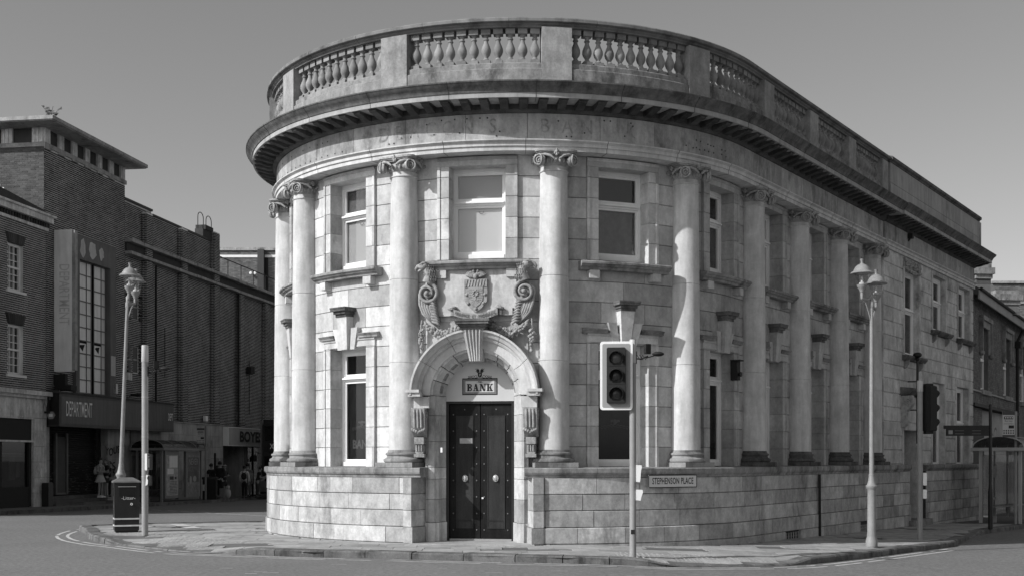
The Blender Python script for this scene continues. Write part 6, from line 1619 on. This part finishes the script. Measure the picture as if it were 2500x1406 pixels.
q = MB(); q.box(0, 8, -6, -.3, -.5, zt2-.5, frame(24, 60, 0)); obj('wall_core', q, BRICKM, fb2)
# ------------------------------------------------------------------ bus shelters, stops, bins, bus
def stop_flag(t, F, z0, z1, w=.42, b=.02):
    q = MB(); q.box(-w, 0, b-.01, b+.01, z0, z1, F); fl = obj('stop_flag', q, mat('flag_white', .50, .5, 0, .05), t)
    h = z1-z0; q = MB(); q.box(-w, 0, b+.01, b+.013, z1-.13*h, z1, F); q.box(-w, 0, b+.01, b+.013, z0, z0+.09*h, F); obj('flag_band', q, mat('flag_band', .07, .5), fl)
    q = MB(); q.box(-w*.88, -w*.12, b+.011, b+.015, z1-.30*h, z1-.19*h, F); 
    for k in range(5): q.lathe([(.028*w/.42, 0), (.027*w/.42, .004)], 10, lambda a, bb, z, k=k: F(-w*(.12+.19*k)+a, b+.011+z, z0+.25*h+bb)); q.lathe([(.028*w/.42, 0), (.027*w/.42, .004)], 10, lambda a, bb, z, k=k: F(-w*(.12+.19*k)+a, b+.011+z, z0+.16*h+bb))
    q.box(-w*.5, -w*.06, b+.011, b+.015, z0+.34*h, z0+.46*h, F); obj('flag_symbols', q, INK, fl)
    q = MB()
    for k in range(5): q.box(-w*.80+w*.105*k*1.35, -w*.72+w*.105*k*1.35, b+.015, b+.017, z1-.26*h, z1-.22*h, F)
    obj('bus_windows', q, WHITE, fl)
    obj('lettering', text_mb('Bus Stop', .075*w/.42, lambda a, bb, z: F(-w*.5+a, b+.014, z1-.37*h+z), ext=0), INK, fl)
    obj('lettering', text_mb('CHESTERFIELD', .052*w/.42, lambda a, bb, z: F(-w*.5+a, b+.014, z1-.48*h+z), ext=0), INK, fl)
def shelter(label, F, L, D, ht, m, group):
    """a along the kerb, b towards the kerb; local heights from 0"""
    t = thing('bus_shelter', label, 'bus shelter', F(0, 0, 0), group=group)
    for a in (0.04, L-.04):
        for b in (.04, D-.04): q = MB(); q.box(a-.045, a+.045, b-.045, b+.045, 0, ht, F, c=.005); obj('post', q, m, t)
    q = MB(); q.box(-.25, L+.25, D+.12, D+.20, ht-.02, ht+.09, F); q.box(-.25, L+.25, -.20, -.12, ht-.02, ht+.09, F); q.box(-.25, -.17, -.12, D+.12, ht-.02, ht+.085, F); q.box(L+.17, L+.25, -.12, D+.12, ht-.02, ht+.085, F); obj('roof_frame', q, m, t)
    n = 10; q = MB(); vs = []; fs = []
    for k in range(n+1):
        t_ = math.pi*k/n; b = D/2-(D/2+.15)*math.cos(t_); z = ht+.09+.34*math.sin(t_)
        vs += [F(-.2, b, z), F(L+.2, b, z), F(-.2, b, z-.015), F(L+.2, b, z-.015)]
    for k in range(n): i = k*4; fs += [(i, i+4, i+5, i+1), (i+2, i+3, i+7, i+6)]
    q.add(vs, fs); rf_ = obj('curved_roof', q, mat('smoked_roof', .03, .25, 0, .1, spec=.6), t, smooth=True)
    q = MB()
    for j in range(5):
        a = -.19+(L+.38)*j/4; q.tube([F(a, D/2-(D/2+.15)*math.cos(math.pi*k/n), ht+.10+.35*math.sin(math.pi*k/n)) for k in range(n+1)], .02, 5)
    obj('roof_rib', q, m, t)
    for nm, (a0, a1, b0, b1) in {'back': (.1, L-.1, -.005, .005)}.items():
        for k in range(3):
            x0, x1 = a0+(a1-a0)*k/3, a0+(a1-a0)*(k+1)/3; q = MB(); q.box(x0+.03, x1-.03, .03, .038, .25, ht-.15, F); obj('glass_panel', q, SGLASS, t)
            q = MB(); q.box(x1-.03, x1+.03, .0, .06, .1, ht, F); obj('glazing_post', q, m, t)
    q = MB(); q.box(.035, .043, .1, D-.1, .25, ht-.15, F); obj('glass_panel', q, SGLASS, t)
    q = MB(); q.box(.4, L-.4, .15, .40, .50, .54, F); q.box(.6, .66, .2, .35, 0, .5, F); q.box(L-.66, L-.6, .2, .35, 0, .5, F); obj('bench', q, m, t)
    return t
MSH = mat('shelter_metal', .20, .5, 0, .1, 4, 0, .04, 60, .05, metal=.2)
# left shelter: near corner on the kerb side at pixel column 415
a0 = (54.3-47)/LS; sx_, sy_, _ = FL(a0, .35, 0); z0 = H(sx_, sy_)+.12; FSh = frame(sx_, sy_, LH, z0)
t = shelter('bus shelter with curved dark roof and two advert panels across the left road', FSh, 4.3, 1.25, 2.35, MSH, 'bus shelters')
for a_, b_, kind in ((.35, 1.55, 'map'), (2.55, 3.95, 'ad')):
    q = MB(); q.box(a_-.1, b_+.1, 1.16, 1.28, .15, 2.3, FSh); p = obj('advert_case', q, MSH, t)
    q = MB(); q.box(a_, b_, 1.28, 1.285, .28, 2.12, FSh); o = obj('advert_face', q, mat('ad_face' if kind == 'ad' else 'notice_face', .20 if kind == 'ad' else .38, .4, 0, .5, 7, 0, .2, 30, 0), p)
    m_ = (a_+b_)/2; hw = (b_-a_)/2
    if kind == 'ad':
        q = MB(); q.box(a_+.08, b_-.08, 1.285, 1.288, .85, 2.02, FSh); obj('advert_print', q, mat('ad_dark', .10, .5, 0, .4, 6), o)
        obj('lettering', text_mb('NEVER', .42, lambda a, b, z: FSh(m_+a, 1.292, 1.80+z), ext=0, sx=.85), mat('ad_light', .35, .5, 0, 0), o)
        obj('lettering', text_mb('NORMAL', .36, lambda a, b, z: FSh(m_+a, 1.292, 1.45+z), ext=0, sx=.80), mat('ad_mid', .20, .5, 0, 0), o)
        q = MB(); q.poly([(m_-.3+.12*math.cos(k), .95+.2*math.sin(k)) for k in [j*.6 for j in range(10)]], 1.288, 1.29, FSh); q.poly([(m_+.15+.2*math.cos(k), 1.0+.14*math.sin(k)) for k in [j*.6 for j in range(10)]], 1.288, 1.291, FSh); obj('advert_figure', q, mat('ad_light', .35), o)
    else:
        q = MB(); q.box(a_+.3, b_-.05, 1.286, 1.289, 1.55, 2.08, FSh); q.box(a_+.1, b_-.45, 1.286, 1.290, 1.25, 1.5, FSh); obj('notice_sheet', q, WHITE, o)
        q = MB(); r9 = random.Random(1)
        for k in range(9): q.box(a_+.35, b_-.1, 1.286, 1.289, .34+.07*k, .36+.07*k, FSh)
        q.box(a_+.35, a_+.75, 1.286, 1.289, 1.0, 1.15, FSh); q.box(a_+.85, b_-.15, 1.286, 1.289, 1.02, 1.12, FSh); obj('notice_print', q, mat('print_dark', .08), o)
F = frame(*FSh(3.95, 1.6, 0)[:2], 0, z0); t = thing('bus_stop', 'bus stop pole and flag standing behind the left shelter', 'bus stop', F(0, 0, 0))
q = MB(); q.lathe([(.045, 0), (.045, 3.52)], 10, F); obj('pole', q, MSH, t); stop_flag(t, lambda a, b, z: F(a-.05, b, z), 2.62, 3.42, .36)
# dark bin by the left stop and the thin black post
x, y = -(1250-513)/FPX*59.5, 59.5; F = frame(x, y, .1, H(x, y)+.12); t = thing('litter_bin', 'wide black litter bin beside the people waiting at the left bus stop', 'litter bin', F(0, 0, 0))
q = MB(); q.box(-.32, .32, -.28, .28, .0, 1.0, F, c=.03); b = obj('bin_body', q, BLACKM, t); q = MB(); q.box(-.36, .36, -.32, .32, 1.0, 1.12, F, c=.03); obj('bin_lid', q, BLACK, t)
q = MB(); q.box(-.33, -.2, .28, .29, .45, .75, F); obj('bin_label', q, CREAM, b)
x, y = -(1250-525)/FPX*62.5, 62.5; z = H(x, y)+.12; t = thing('street_post', 'thin dark post with a small plate by the waiting people', 'post', (x, y, z), local=True); q = MB(); q.lathe([(.06, 0), (.06, 2.35)], 8); obj('post', q, BLACKM, t); q = MB(); q.box(.06, .2, -.02, .02, 1.5, 2.05); obj('plate', q, POLEM, t)
# right shelter and stop
sx_, sy_ = 15.55, 40.2; z0 = H(sx_, sy_)+.12; FS2 = frame(sx_, sy_, math.radians(50), z0); SPL = mat('shelter_pale', .36, .5, 0, .1, 4)
t = shelter('bus shelter with curved dark roof at the right edge beyond the bank', FS2, 4.2, 1.35, 2.42, SPL, 'bus shelters')
q = MB(); q.box(2.0, 3.2, 1.2, 1.3, .2, 2.2, FS2); p = obj('advert_case', q, SPL, t)
q = MB(); q.box(.05, .06, .12, .42, .2, 2.25, FS2); obj('pale_side_panel', q, CREAM, t)
q = MB(); q.box(.5, 1.6, .05, .06, 1.5, 1.9, FS2); q.box(.5, 1.6, .05, .06, .75, .82, FS2); obj('notice', q, mat('notice_mixed', .4, .6, 0, .5, 9), t)
x, y, _ = FS2(.0, 1.2, 0); F = frame(x-.02, y, math.radians(2), z0); t = thing('bus_stop', 'bus stop flag reading Bus Stop CHESTERFIELD above the right shelter', 'bus stop', F(0, 0, 0))
zq = lambda py: EYE+(1120-py)*y/FPX-z0
q = MB(); q.lathe([(.045, 0), (.045, zq(1003))], 10, F); obj('pole', q, POLEM, t); stop_flag(t, lambda a, b, z: F(a-.05, b, z), zq(1066), zq(1004), .40)

# double decker bus
bx, by, _ = FL((66.2-47)/LS, 1.62, 0); bz = H(bx, by); FBu = frame(bx, by, LH-math.pi/2, bz)     # a to the right across the front, b towards the viewer
bus = thing('double_decker_bus', 'dark double decker bus with X17 on its destination screen beyond the bank', 'bus', FBu(1.25, -5, 0))
BUSD = mat('bus_dark', .02, .25, 0, 0, 1, 0, 0, 1, 0, spec=.6); BUSG = mat('bus_grey', .16, .35, 0, 0, 1, 0, 0, 1, 0); BUSW = mat('bus_pale', .42, .35, 0, 0, 1, 0, 0, 1, 0)
pr = [(.0, .35), (.10, .30), (.12, .9), (.04, 1.2), (-.10, 2.3), (-.12, 2.6), (-.16, 4.1), (-.40, 4.36), (-10.4, 4.38), (-10.5, .35)]
q = MB(); q.poly(pr, 0.02, 2.5, lambda a, b, z: FBu(b, a, z)); body = obj('bus_body', q, BUSD, bus)
q = MB(); q.poly([(.0, .42), (.5, .42), (.35, .95), (.18, 1.15), (.02, 1.9), (-.01, 1.9)], .10, .16, FBu); q.poly([(.0, 1.9), (.07, 1.9), (.05, 4.0), (.12, 4.2), (.12, 4.3), (.0, 4.3)], -.16, .02, FBu); obj('corner_panel', q, BUSG, body)
q = MB(); q.poly([(.05, 1.0), (.20, 1.0), (.95, 1.75), (.80, 1.75)], .125, .165, FBu); q.box(.05, 2.4, .10, .16, .45, .60, FBu); obj('front_stripe', q, BUSW, body)
q = MB(); q.box(.25, 2.25, .0, .05, 1.25, 2.35, FBu); obj('windscreen', q, DGLASS, body); q = MB(); q.box(.2, 2.3, -.12, -.08, 3.2, 4.0, FBu); obj('upper_windscreen', q, DGLASS, body)
q = MB(); q.box(.25, 2.25, -.11, -.06, 2.62, 3.08, FBu); sc2 = obj('destination_screen', q, BLACKM, body)
obj('lettering', text_mb('X17', .40, lambda a, b, z: FBu(.78+a, -.055, 2.88+z), ext=0, sx=.75, bold=.006), WHITE, sc2)
for x in (.25, 2.25):
    q = MB(); q.box(x-.12, x+.12, .12, .15, .72, .86, FBu); obj('headlight', q, BUSW, bus)
for b_ in (-2.4, -8.0):
    for x in (.12, 2.4):
        q = MB(); q.lathe([(.30, -.13), (.48, -.11), (.50, 0), (.48, .11), (.30, .13)], 20, lambda a, b, z: FBu(x+z, b_+a, .50+b)); w_ = obj('wheel', q, BLACKM, bus); q = MB(); q.lathe([(.0, -.14), (.28, -.135), (.28, .135), (.0, .14)], 14, lambda a, b, z: FBu(x+z, b_+a, .50+b)); obj('rim', q, GREYM, w_)
q = MB(); q.tube([FBu(0, .1, 2.5), FBu(-.15, .3, 2.6), FBu(-.18, .3, 2.4)], .025, 5); q.box(-.26, -.10, .26, .32, 2.05, 2.42, FBu, c=.02); obj('wing_mirror', q, BLACKM, bus)

# ------------------------------------------------------------------ people
SKIN = mat('skin', .30, .6, 0, .03, 3); SKIN2 = mat('skin_shaded', .20, .6, 0, .03, 3); HAIRD = mat('dark_hair', .02, .7, 0, .2, 9); CL = lambda v: mat('cloth_%d' % int(v*100), v, .9, 0, .06, 6, 0, .06, 80, .1)
def skin_obj(name, verts, edges, radii, m, parent, sub=2, root=0):
    me = bpy.data.meshes.new(name); me.from_pydata(verts, edges, []); me.materials.append(m)
    o = bpy.data.objects.new(name, me); put(o, parent)
    sk = o.modifiers.new('skin', 'SKIN'); sk.use_smooth_shade = True
    lay = me.skin_vertices[0].data if me.skin_vertices else None
    if lay is None:
        bpy.context.view_layer.objects.active = o
        with bpy.context.temp_override(object=o, active_object=o): bpy.ops.mesh.customdata_skin_add()
        lay = me.skin_vertices[0].data
    for i, r in enumerate(radii): lay[i].radius = r if isinstance(r, tuple) else (r, r)
    lay[root].use_root = True
    sb = o.modifiers.new('smooth', 'SUBSURF'); sb.levels = sub; sb.render_levels = sub
    return o
def person(label, loc, face, h=1.7, shirt=.03, legs=.03, hair=.02, sleeves='short', bottoms='trousers', shoes=.03, arms='down', backpack=None, skin=SKIN, group=None, lean=0., walk=0., long_hair=False, cap_=None, hold=None):
    t = thing('person', label, 'person', loc, group, local=True); t.rotation_euler = (0, 0, face); s = h/1.72      # faces local -Y
    V = lambda x, y, z: (x*s, y*s-lean*max(0, z-.9)*s, z*s)
    arm = {'down': lambda sg: [V(sg*.19, 0, 1.40), V(sg*.24, .02, 1.12), V(sg*.22, -.06, .88), V(sg*.21, -.09, .79)],
           'front': lambda sg: [V(sg*.19, 0, 1.40), V(sg*.24, -.04, 1.13), V(sg*.12, -.26, 1.14), V(sg*.06, -.33, 1.18)],
           'back': lambda sg: [V(sg*.19, 0, 1.40), V(sg*.25, .08, 1.14), V(sg*.10, .17, .96), V(sg*.02, .19, .93)]}[arms]
    vs, es, rs = [], [], []
    def ch(pts, rad, start=None):
        prev = start; ids = []
        for p, r in zip(pts, rad):
            vs.append(p); rs.append(r*s if not isinstance(r, tuple) else (r[0]*s, r[1]*s)); i = len(vs)-1; ids.append(i)
            if prev is not None: es.append((prev, i))
            prev = i
        return ids
    sp = ch([V(0, 0, .93), V(0, 0, 1.10), V(0, .01, 1.28), V(0, .01, 1.40), V(0, 0, 1.48), V(0, -.01, 1.56), V(0, -.015, 1.64), V(0, -.01, 1.70)], [(.118, .085), (.11, .08), (.14, .09), (.11, .08), .052, .075, .088, .06])
    ch([V(0, -.10, 1.60), V(0, -.118, 1.585)], [.018, .012], sp[6])
    legp = {}
    for sg in (-1, 1):
        st = walk*sg
        a = arm(sg); ids = ch(a, [.055, .042, .028, .026], sp[3])
        w, hnd = Vector(a[2]), Vector(a[3]); d = (hnd-w).normalized(); side = d.cross(Vector((0, 0, 1))); side = side.normalized() if side.length > .01 else Vector((1, 0, 0))
        for k in range(4):
            o_ = side*((k-1.5)*.019*s); l = (.075, .085, .08, .065)[k]*s; p1 = hnd+o_+d*.035*s; ch([tuple(p1), tuple(p1+d*l*.5), tuple(p1+d*l*.85+Vector((0, -.012*s, -.012*s)))], [.009, .0085, .007], ids[-1])
        ch([tuple(hnd+side*.035*s-d*.01*s), tuple(hnd+side*.05*s+d*.03*s)], [.010, .008], ids[-1])
        lp_ = [V(sg*.09, 0, .86), V(sg*.10, -.02-st*.12, .49), V(sg*.10, .01-st*.20, .09), V(sg*.10, .0-st*.2, .05), V(sg*.11, -.15-st*.2, .035)]
        legp[sg] = lp_; ch(lp_, [.085, .055, .036, .04, .03], sp[0])
    skin_obj('body', vs, es, rs, skin, t, 1)
    def cloth(nm, chains, m, sub=1):
        vs2, es2, rs2 = [], [], []
        for pts, rad, st in chains:
            prev = st
            for p, r in zip(pts, rad):
                vs2.append(tuple(p)); rs2.append((r[0]*s, r[1]*s) if isinstance(r, tuple) else r*s)
                if prev is not None: es2.append((prev, len(vs2)-1))
                prev = len(vs2)-1
        return skin_obj(nm, vs2, es2, rs2, m, t, sub)
    # shirt
    chs = [([V(0, 0, .88), V(0, 0, 1.10), V(0, .01, 1.28), V(0, .01, 1.41)], [(.17, .13), (.15, .11), (.172, .12), (.135, .10)], None)]
    for sg in (-1, 1):
        a = arm(sg); e = Vector(a[1]) if sleeves == 'long' else Vector(a[0]).lerp(Vector(a[1]), .65)
        pts = [a[0], e]+([Vector(a[1]).lerp(Vector(a[2]), .92)] if sleeves == 'long' else []); chs.append((pts, [.068, .056]+([.042] if sleeves == 'long' else []), 3))
    cloth('shirt', chs, CL(shirt))
    if bottoms == 'skirt':
        q = MB(); n = 28; vs3 = []
        for j, (r, z) in enumerate(((.14, 1.0), (.17, .92), (.22, .80), (.27, .68))):
            for k in range(n): a = 2*math.pi*k/n; rr = r+(.018*math.sin(a*7)*j/3); vs3.append(V(rr*math.cos(a), rr*.85*math.sin(a), z))
        fs3 = [(j*n+k, j*n+(k+1) % n, (j+1)*n+(k+1) % n, (j+1)*n+k) for j in range(3) for k in range(n)]
        q.add(vs3, fs3); obj('skirt', q, CL(legs), t, smooth=True)
    else:
        low = .66 if bottoms == 'shorts' else 2.0
        chs = [([V(0, 0, .99), V(0, 0, .86)], [(.155, .12), (.155, .12)], None)]
        for sg in (-1, 1):
            L_ = legp[sg]; k = Vector(L_[0]).lerp(Vector(L_[1]), .62)
            pts = [L_[0], k] if bottoms == 'shorts' else [L_[0], L_[1], Vector(L_[2])+Vector((0, 0, .0))]
            chs.append((pts, [.11, .10] if bottoms == 'shorts' else [.112, .08, .062], 1))
        cloth('trousers' if bottoms != 'shorts' else 'shorts', chs, CL(legs))
    for sg in (-1, 1):
        L_ = legp[sg]; x, y, _ = L_[3]; q = MB(); q.add([(x-.045*s, y+.07*s, 0), (x+.045*s, y+.07*s, 0), (x+.05*s, y-.19*s, 0), (x-.05*s, y-.19*s, 0), (x-.04*s, y+.06*s, .09*s), (x+.04*s, y+.06*s, .09*s), (x+.04*s, y-.08*s, .075*s), (x-.04*s, y-.08*s, .075*s), (x+.04*s, y-.18*s, .04*s), (x-.04*s, y-.18*s, .04*s)],
            [(0, 1, 2, 3), (0, 4, 5, 1), (4, 7, 6, 5), (7, 9, 8, 6), (9, 3, 2, 8), (1, 5, 6, 2), (2, 6, 8), (0, 3, 7, 4), (3, 9, 7)]); obj('shoe', q, CL(shoes), t)
    hx, hy, hz_ = V(0, 0, 1.655)
    q = MB(); n = 12; 
    def sphere_part(rx, ry, rz, cut):
        vs4, fs4 = [], []; m_ = 7
        for j in range(m_+1):
            ph = math.pi/2-j*(math.pi*.62)/m_
            for k in range(n):
                a = 2*math.pi*k/n; x = rx*math.cos(ph)*math.cos(a); y = ry*math.cos(ph)*math.sin(a); z = rz*math.sin(ph)
                if y < 0 and z < cut: y *= .25; 
                vs4.append((hx+x, hy+y+.012*s, hz_+z))
        fs4 = [(j*n+k, j*n+(k+1) % n, (j+1)*n+(k+1) % n, (j+1)*n+k) for j in range(m_) for k in range(n)]
        return vs4, fs4
    q.add(*sphere_part(.102*s, .112*s, .118*s, .04*s)); obj('hair', q, HAIRD if hair < .1 else CL(hair), t, smooth=True)
    if long_hair:
        q = MB(); q.tube([V(0, .07, 1.68), V(0, .12, 1.58), V(0, .13, 1.42), V(.01, .13, 1.28)], [.06*s, .085*s, .075*s, .03*s], 10); obj('long_hair', q, HAIRD if hair < .1 else CL(hair), t, smooth=True)
    q = MB()
    for sg in (-1, 1): q.ball(V(sg*.03, -.092, 1.625), .009*s, 6, 4)
    q.box((hx-.022*s), (hx+.022*s), hy-.088*s-lean*.0, hy-.080*s, hz_-.10*s, hz_-.094*s); obj('eyes_and_mouth', q, HAIRD, t)
    for sg in (-1, 1): q = MB(); q.ball(V(sg*.085, .0, 1.615), (.012*s, .02*s, .03*s), 6, 5); obj('ear', q, skin, t)
    if cap_: q = MB(); q.ball(V(0, -.0, 1.70), (.105*s, .115*s, .06*s), 12, 6); q.ball(V(0, -.13, 1.68), (.07*s, .07*s, .012*s), 8, 4); obj('cap', q, CL(cap_), t, smooth=True)
    if backpack:
        tb = thing('backpack', backpack[0], 'backpack', loc, local=True); tb.rotation_euler = (0, 0, face)
        q = MB(); q.ball(V(0, .21, 1.20), (.15*s, .09*s, .20*s), 12, 8); q.ball(V(0, .28, 1.12), (.10*s, .04*s, .10*s), 10, 6); obj('bag', q, CL(backpack[1]), tb, smooth=True)
        for sg in (-1, 1): q = MB(); q.tube([V(sg*.09, .16, 1.38), V(sg*.11, .0, 1.47), V(sg*.12, -.12, 1.36), V(sg*.13, -.08, 1.16), V(sg*.10, .14, 1.06)], .018*s, 6); obj('strap', q, CL(backpack[1]), tb)
    return t
def ppos(px, Z, extra=.12): x = (px-1250)/FPX*Z; return (x, Z, H(x, Z)+extra)
x, y, z = ppos(245, 51.0, .40); person('girl in a pale pleated skirt facing right on the entrance steps', (x, y, z), math.radians(75), 1.62, shirt=.25, legs=.42, bottoms='skirt', arms='front', shoes=.7, long_hair=True, backpack=('pale backpack worn by the girl in the pleated skirt', .42), group=None)
x, y, z = ppos(259, 51.5, .40); person('girl in dark shorts looking down beside the girl in the skirt', (x, y, z), math.radians(-40), 1.60, shirt=.03, legs=.03, bottoms='shorts', arms='front', shoes=.15, hair=.15, long_hair=True)
x, y, z = ppos(267, 51.9, .40); person('half hidden person in black right behind the two girls', (x, y, z), math.radians(-60), 1.50, shirt=.02, legs=.02, arms='front', skin=SKIN2)
person('man in a dark T-shirt standing behind the wide black bin', ppos(516, 61.2), math.radians(160), 1.76, shirt=.035, legs=.03)
person('taller man in black with his hands behind his back at the left stop', ppos(537, 60.6), math.radians(175), 1.86, shirt=.02, legs=.02, sleeves='long', arms='back')
person('person with dark long hair between the two men in black', ppos(530, 61.6), math.radians(190), 1.66, shirt=.02, legs=.02, sleeves='long', long_hair=True)
person('person in a pale cap and shorts holding something out', ppos(548, 61.3), math.radians(60), 1.70, shirt=.05, legs=.04, bottoms='shorts', arms='front', cap_=.3, shoes=.2)
person('person in a white top seen from behind walking by the pale shop sign', ppos(597, 63.3), math.radians(182), 1.66, shirt=.62, legs=.02, sleeves='long', walk=.5, backpack=('small black backpack on the back of the person in white', .02))
person('person in a grey shirt just in front of the walker in white', ppos(605, 65.0), math.radians(185), 1.80, shirt=.14, legs=.12, walk=.4)
person('person in black bending by the shop window left of the bus', ppos(628, 64.8), math.radians(120), 1.62, shirt=.02, legs=.05, sleeves='short', lean=.25, arms='front')
x, y, z = ppos(556, 60.7); q = MB(); q.ball((0, 0, .28), (.17, .13, .26), 10, 8); q.ball((.03, -.02, .58), (.09, .07, .12), 8, 6); o = obj('shopping_bag', q, CL(.4), smooth=True); o.location = (x, y, z); tag(o, 'pale bulging shopping bag on the ground by the waiting people', 'bag')
x, y, z = ppos(543, 60.4); q = MB(); q.box(-.13, .13, -.07, .07, 0, .55, c=.01); o = obj('paper_bag', q, CL(.2)); o.location = (x, y, z); tag(o, 'upright grey paper bag at the feet of the people in black', 'bag')
# pigeon on the kerb
x, y, z = ppos(534, 59.3, .13); pg = thing('pigeon', 'grey pigeon walking on the kerb by the left bus stop', 'pigeon', (x, y, z), local=True)
q = MB(); q.ball((0, 0, .13), (.12, .06, .065), 12, 8); q.ball((-.11, 0, .22), .03, 8, 6); q.tube([(-.06, 0, .16), (-.11, 0, .21)], [.045, .025], 8); q.tube([(.08, 0, .13), (.2, 0, .09)], [.04, .015], 6); q.tube([(-.13, 0, .22), (-.16, 0, .21)], [.01, .003], 5); obj('body', q, CL(.1), pg, smooth=True)
for sg in (-1, 1): q = MB(); q.tube([(0, sg*.025, .08), (-.01, sg*.025, .01), (-.04, sg*.03, .004)], .006, 4); obj('leg', q, CL(.2), pg)
# weeds in the gutters of the bank door
for i, px in enumerate((1012, 1316)):
    x, y = ground(px, 1321, .13); z = H(x, y)+.12; r10 = random.Random(i); q = MB()
    for k in range(26):
        a, l = r10.uniform(0, 6.28), r10.uniform(.03, .10); d = r10.uniform(.02, .09); q.add([(x+d*math.cos(a), y+d*.5*math.sin(a), z-.01), (x+(d+.012)*math.cos(a), y+d*.5*math.sin(a)+.01, z-.01), (x+(d+l*.6)*math.cos(a), y+(d+l*.4)*math.sin(a), z+l)], [(0, 1, 2)])
    tag(obj('weed', q, mat('weed_leaf', .09, .8, .3, 0)), ('low weed at the foot of the bank plinth left of the door' if i == 0 else 'low weed at the foot of the bank plinth right of the door'), 'plant')
for o in list(bpy.data.objects):
    if '_o' in o: del o['_o']
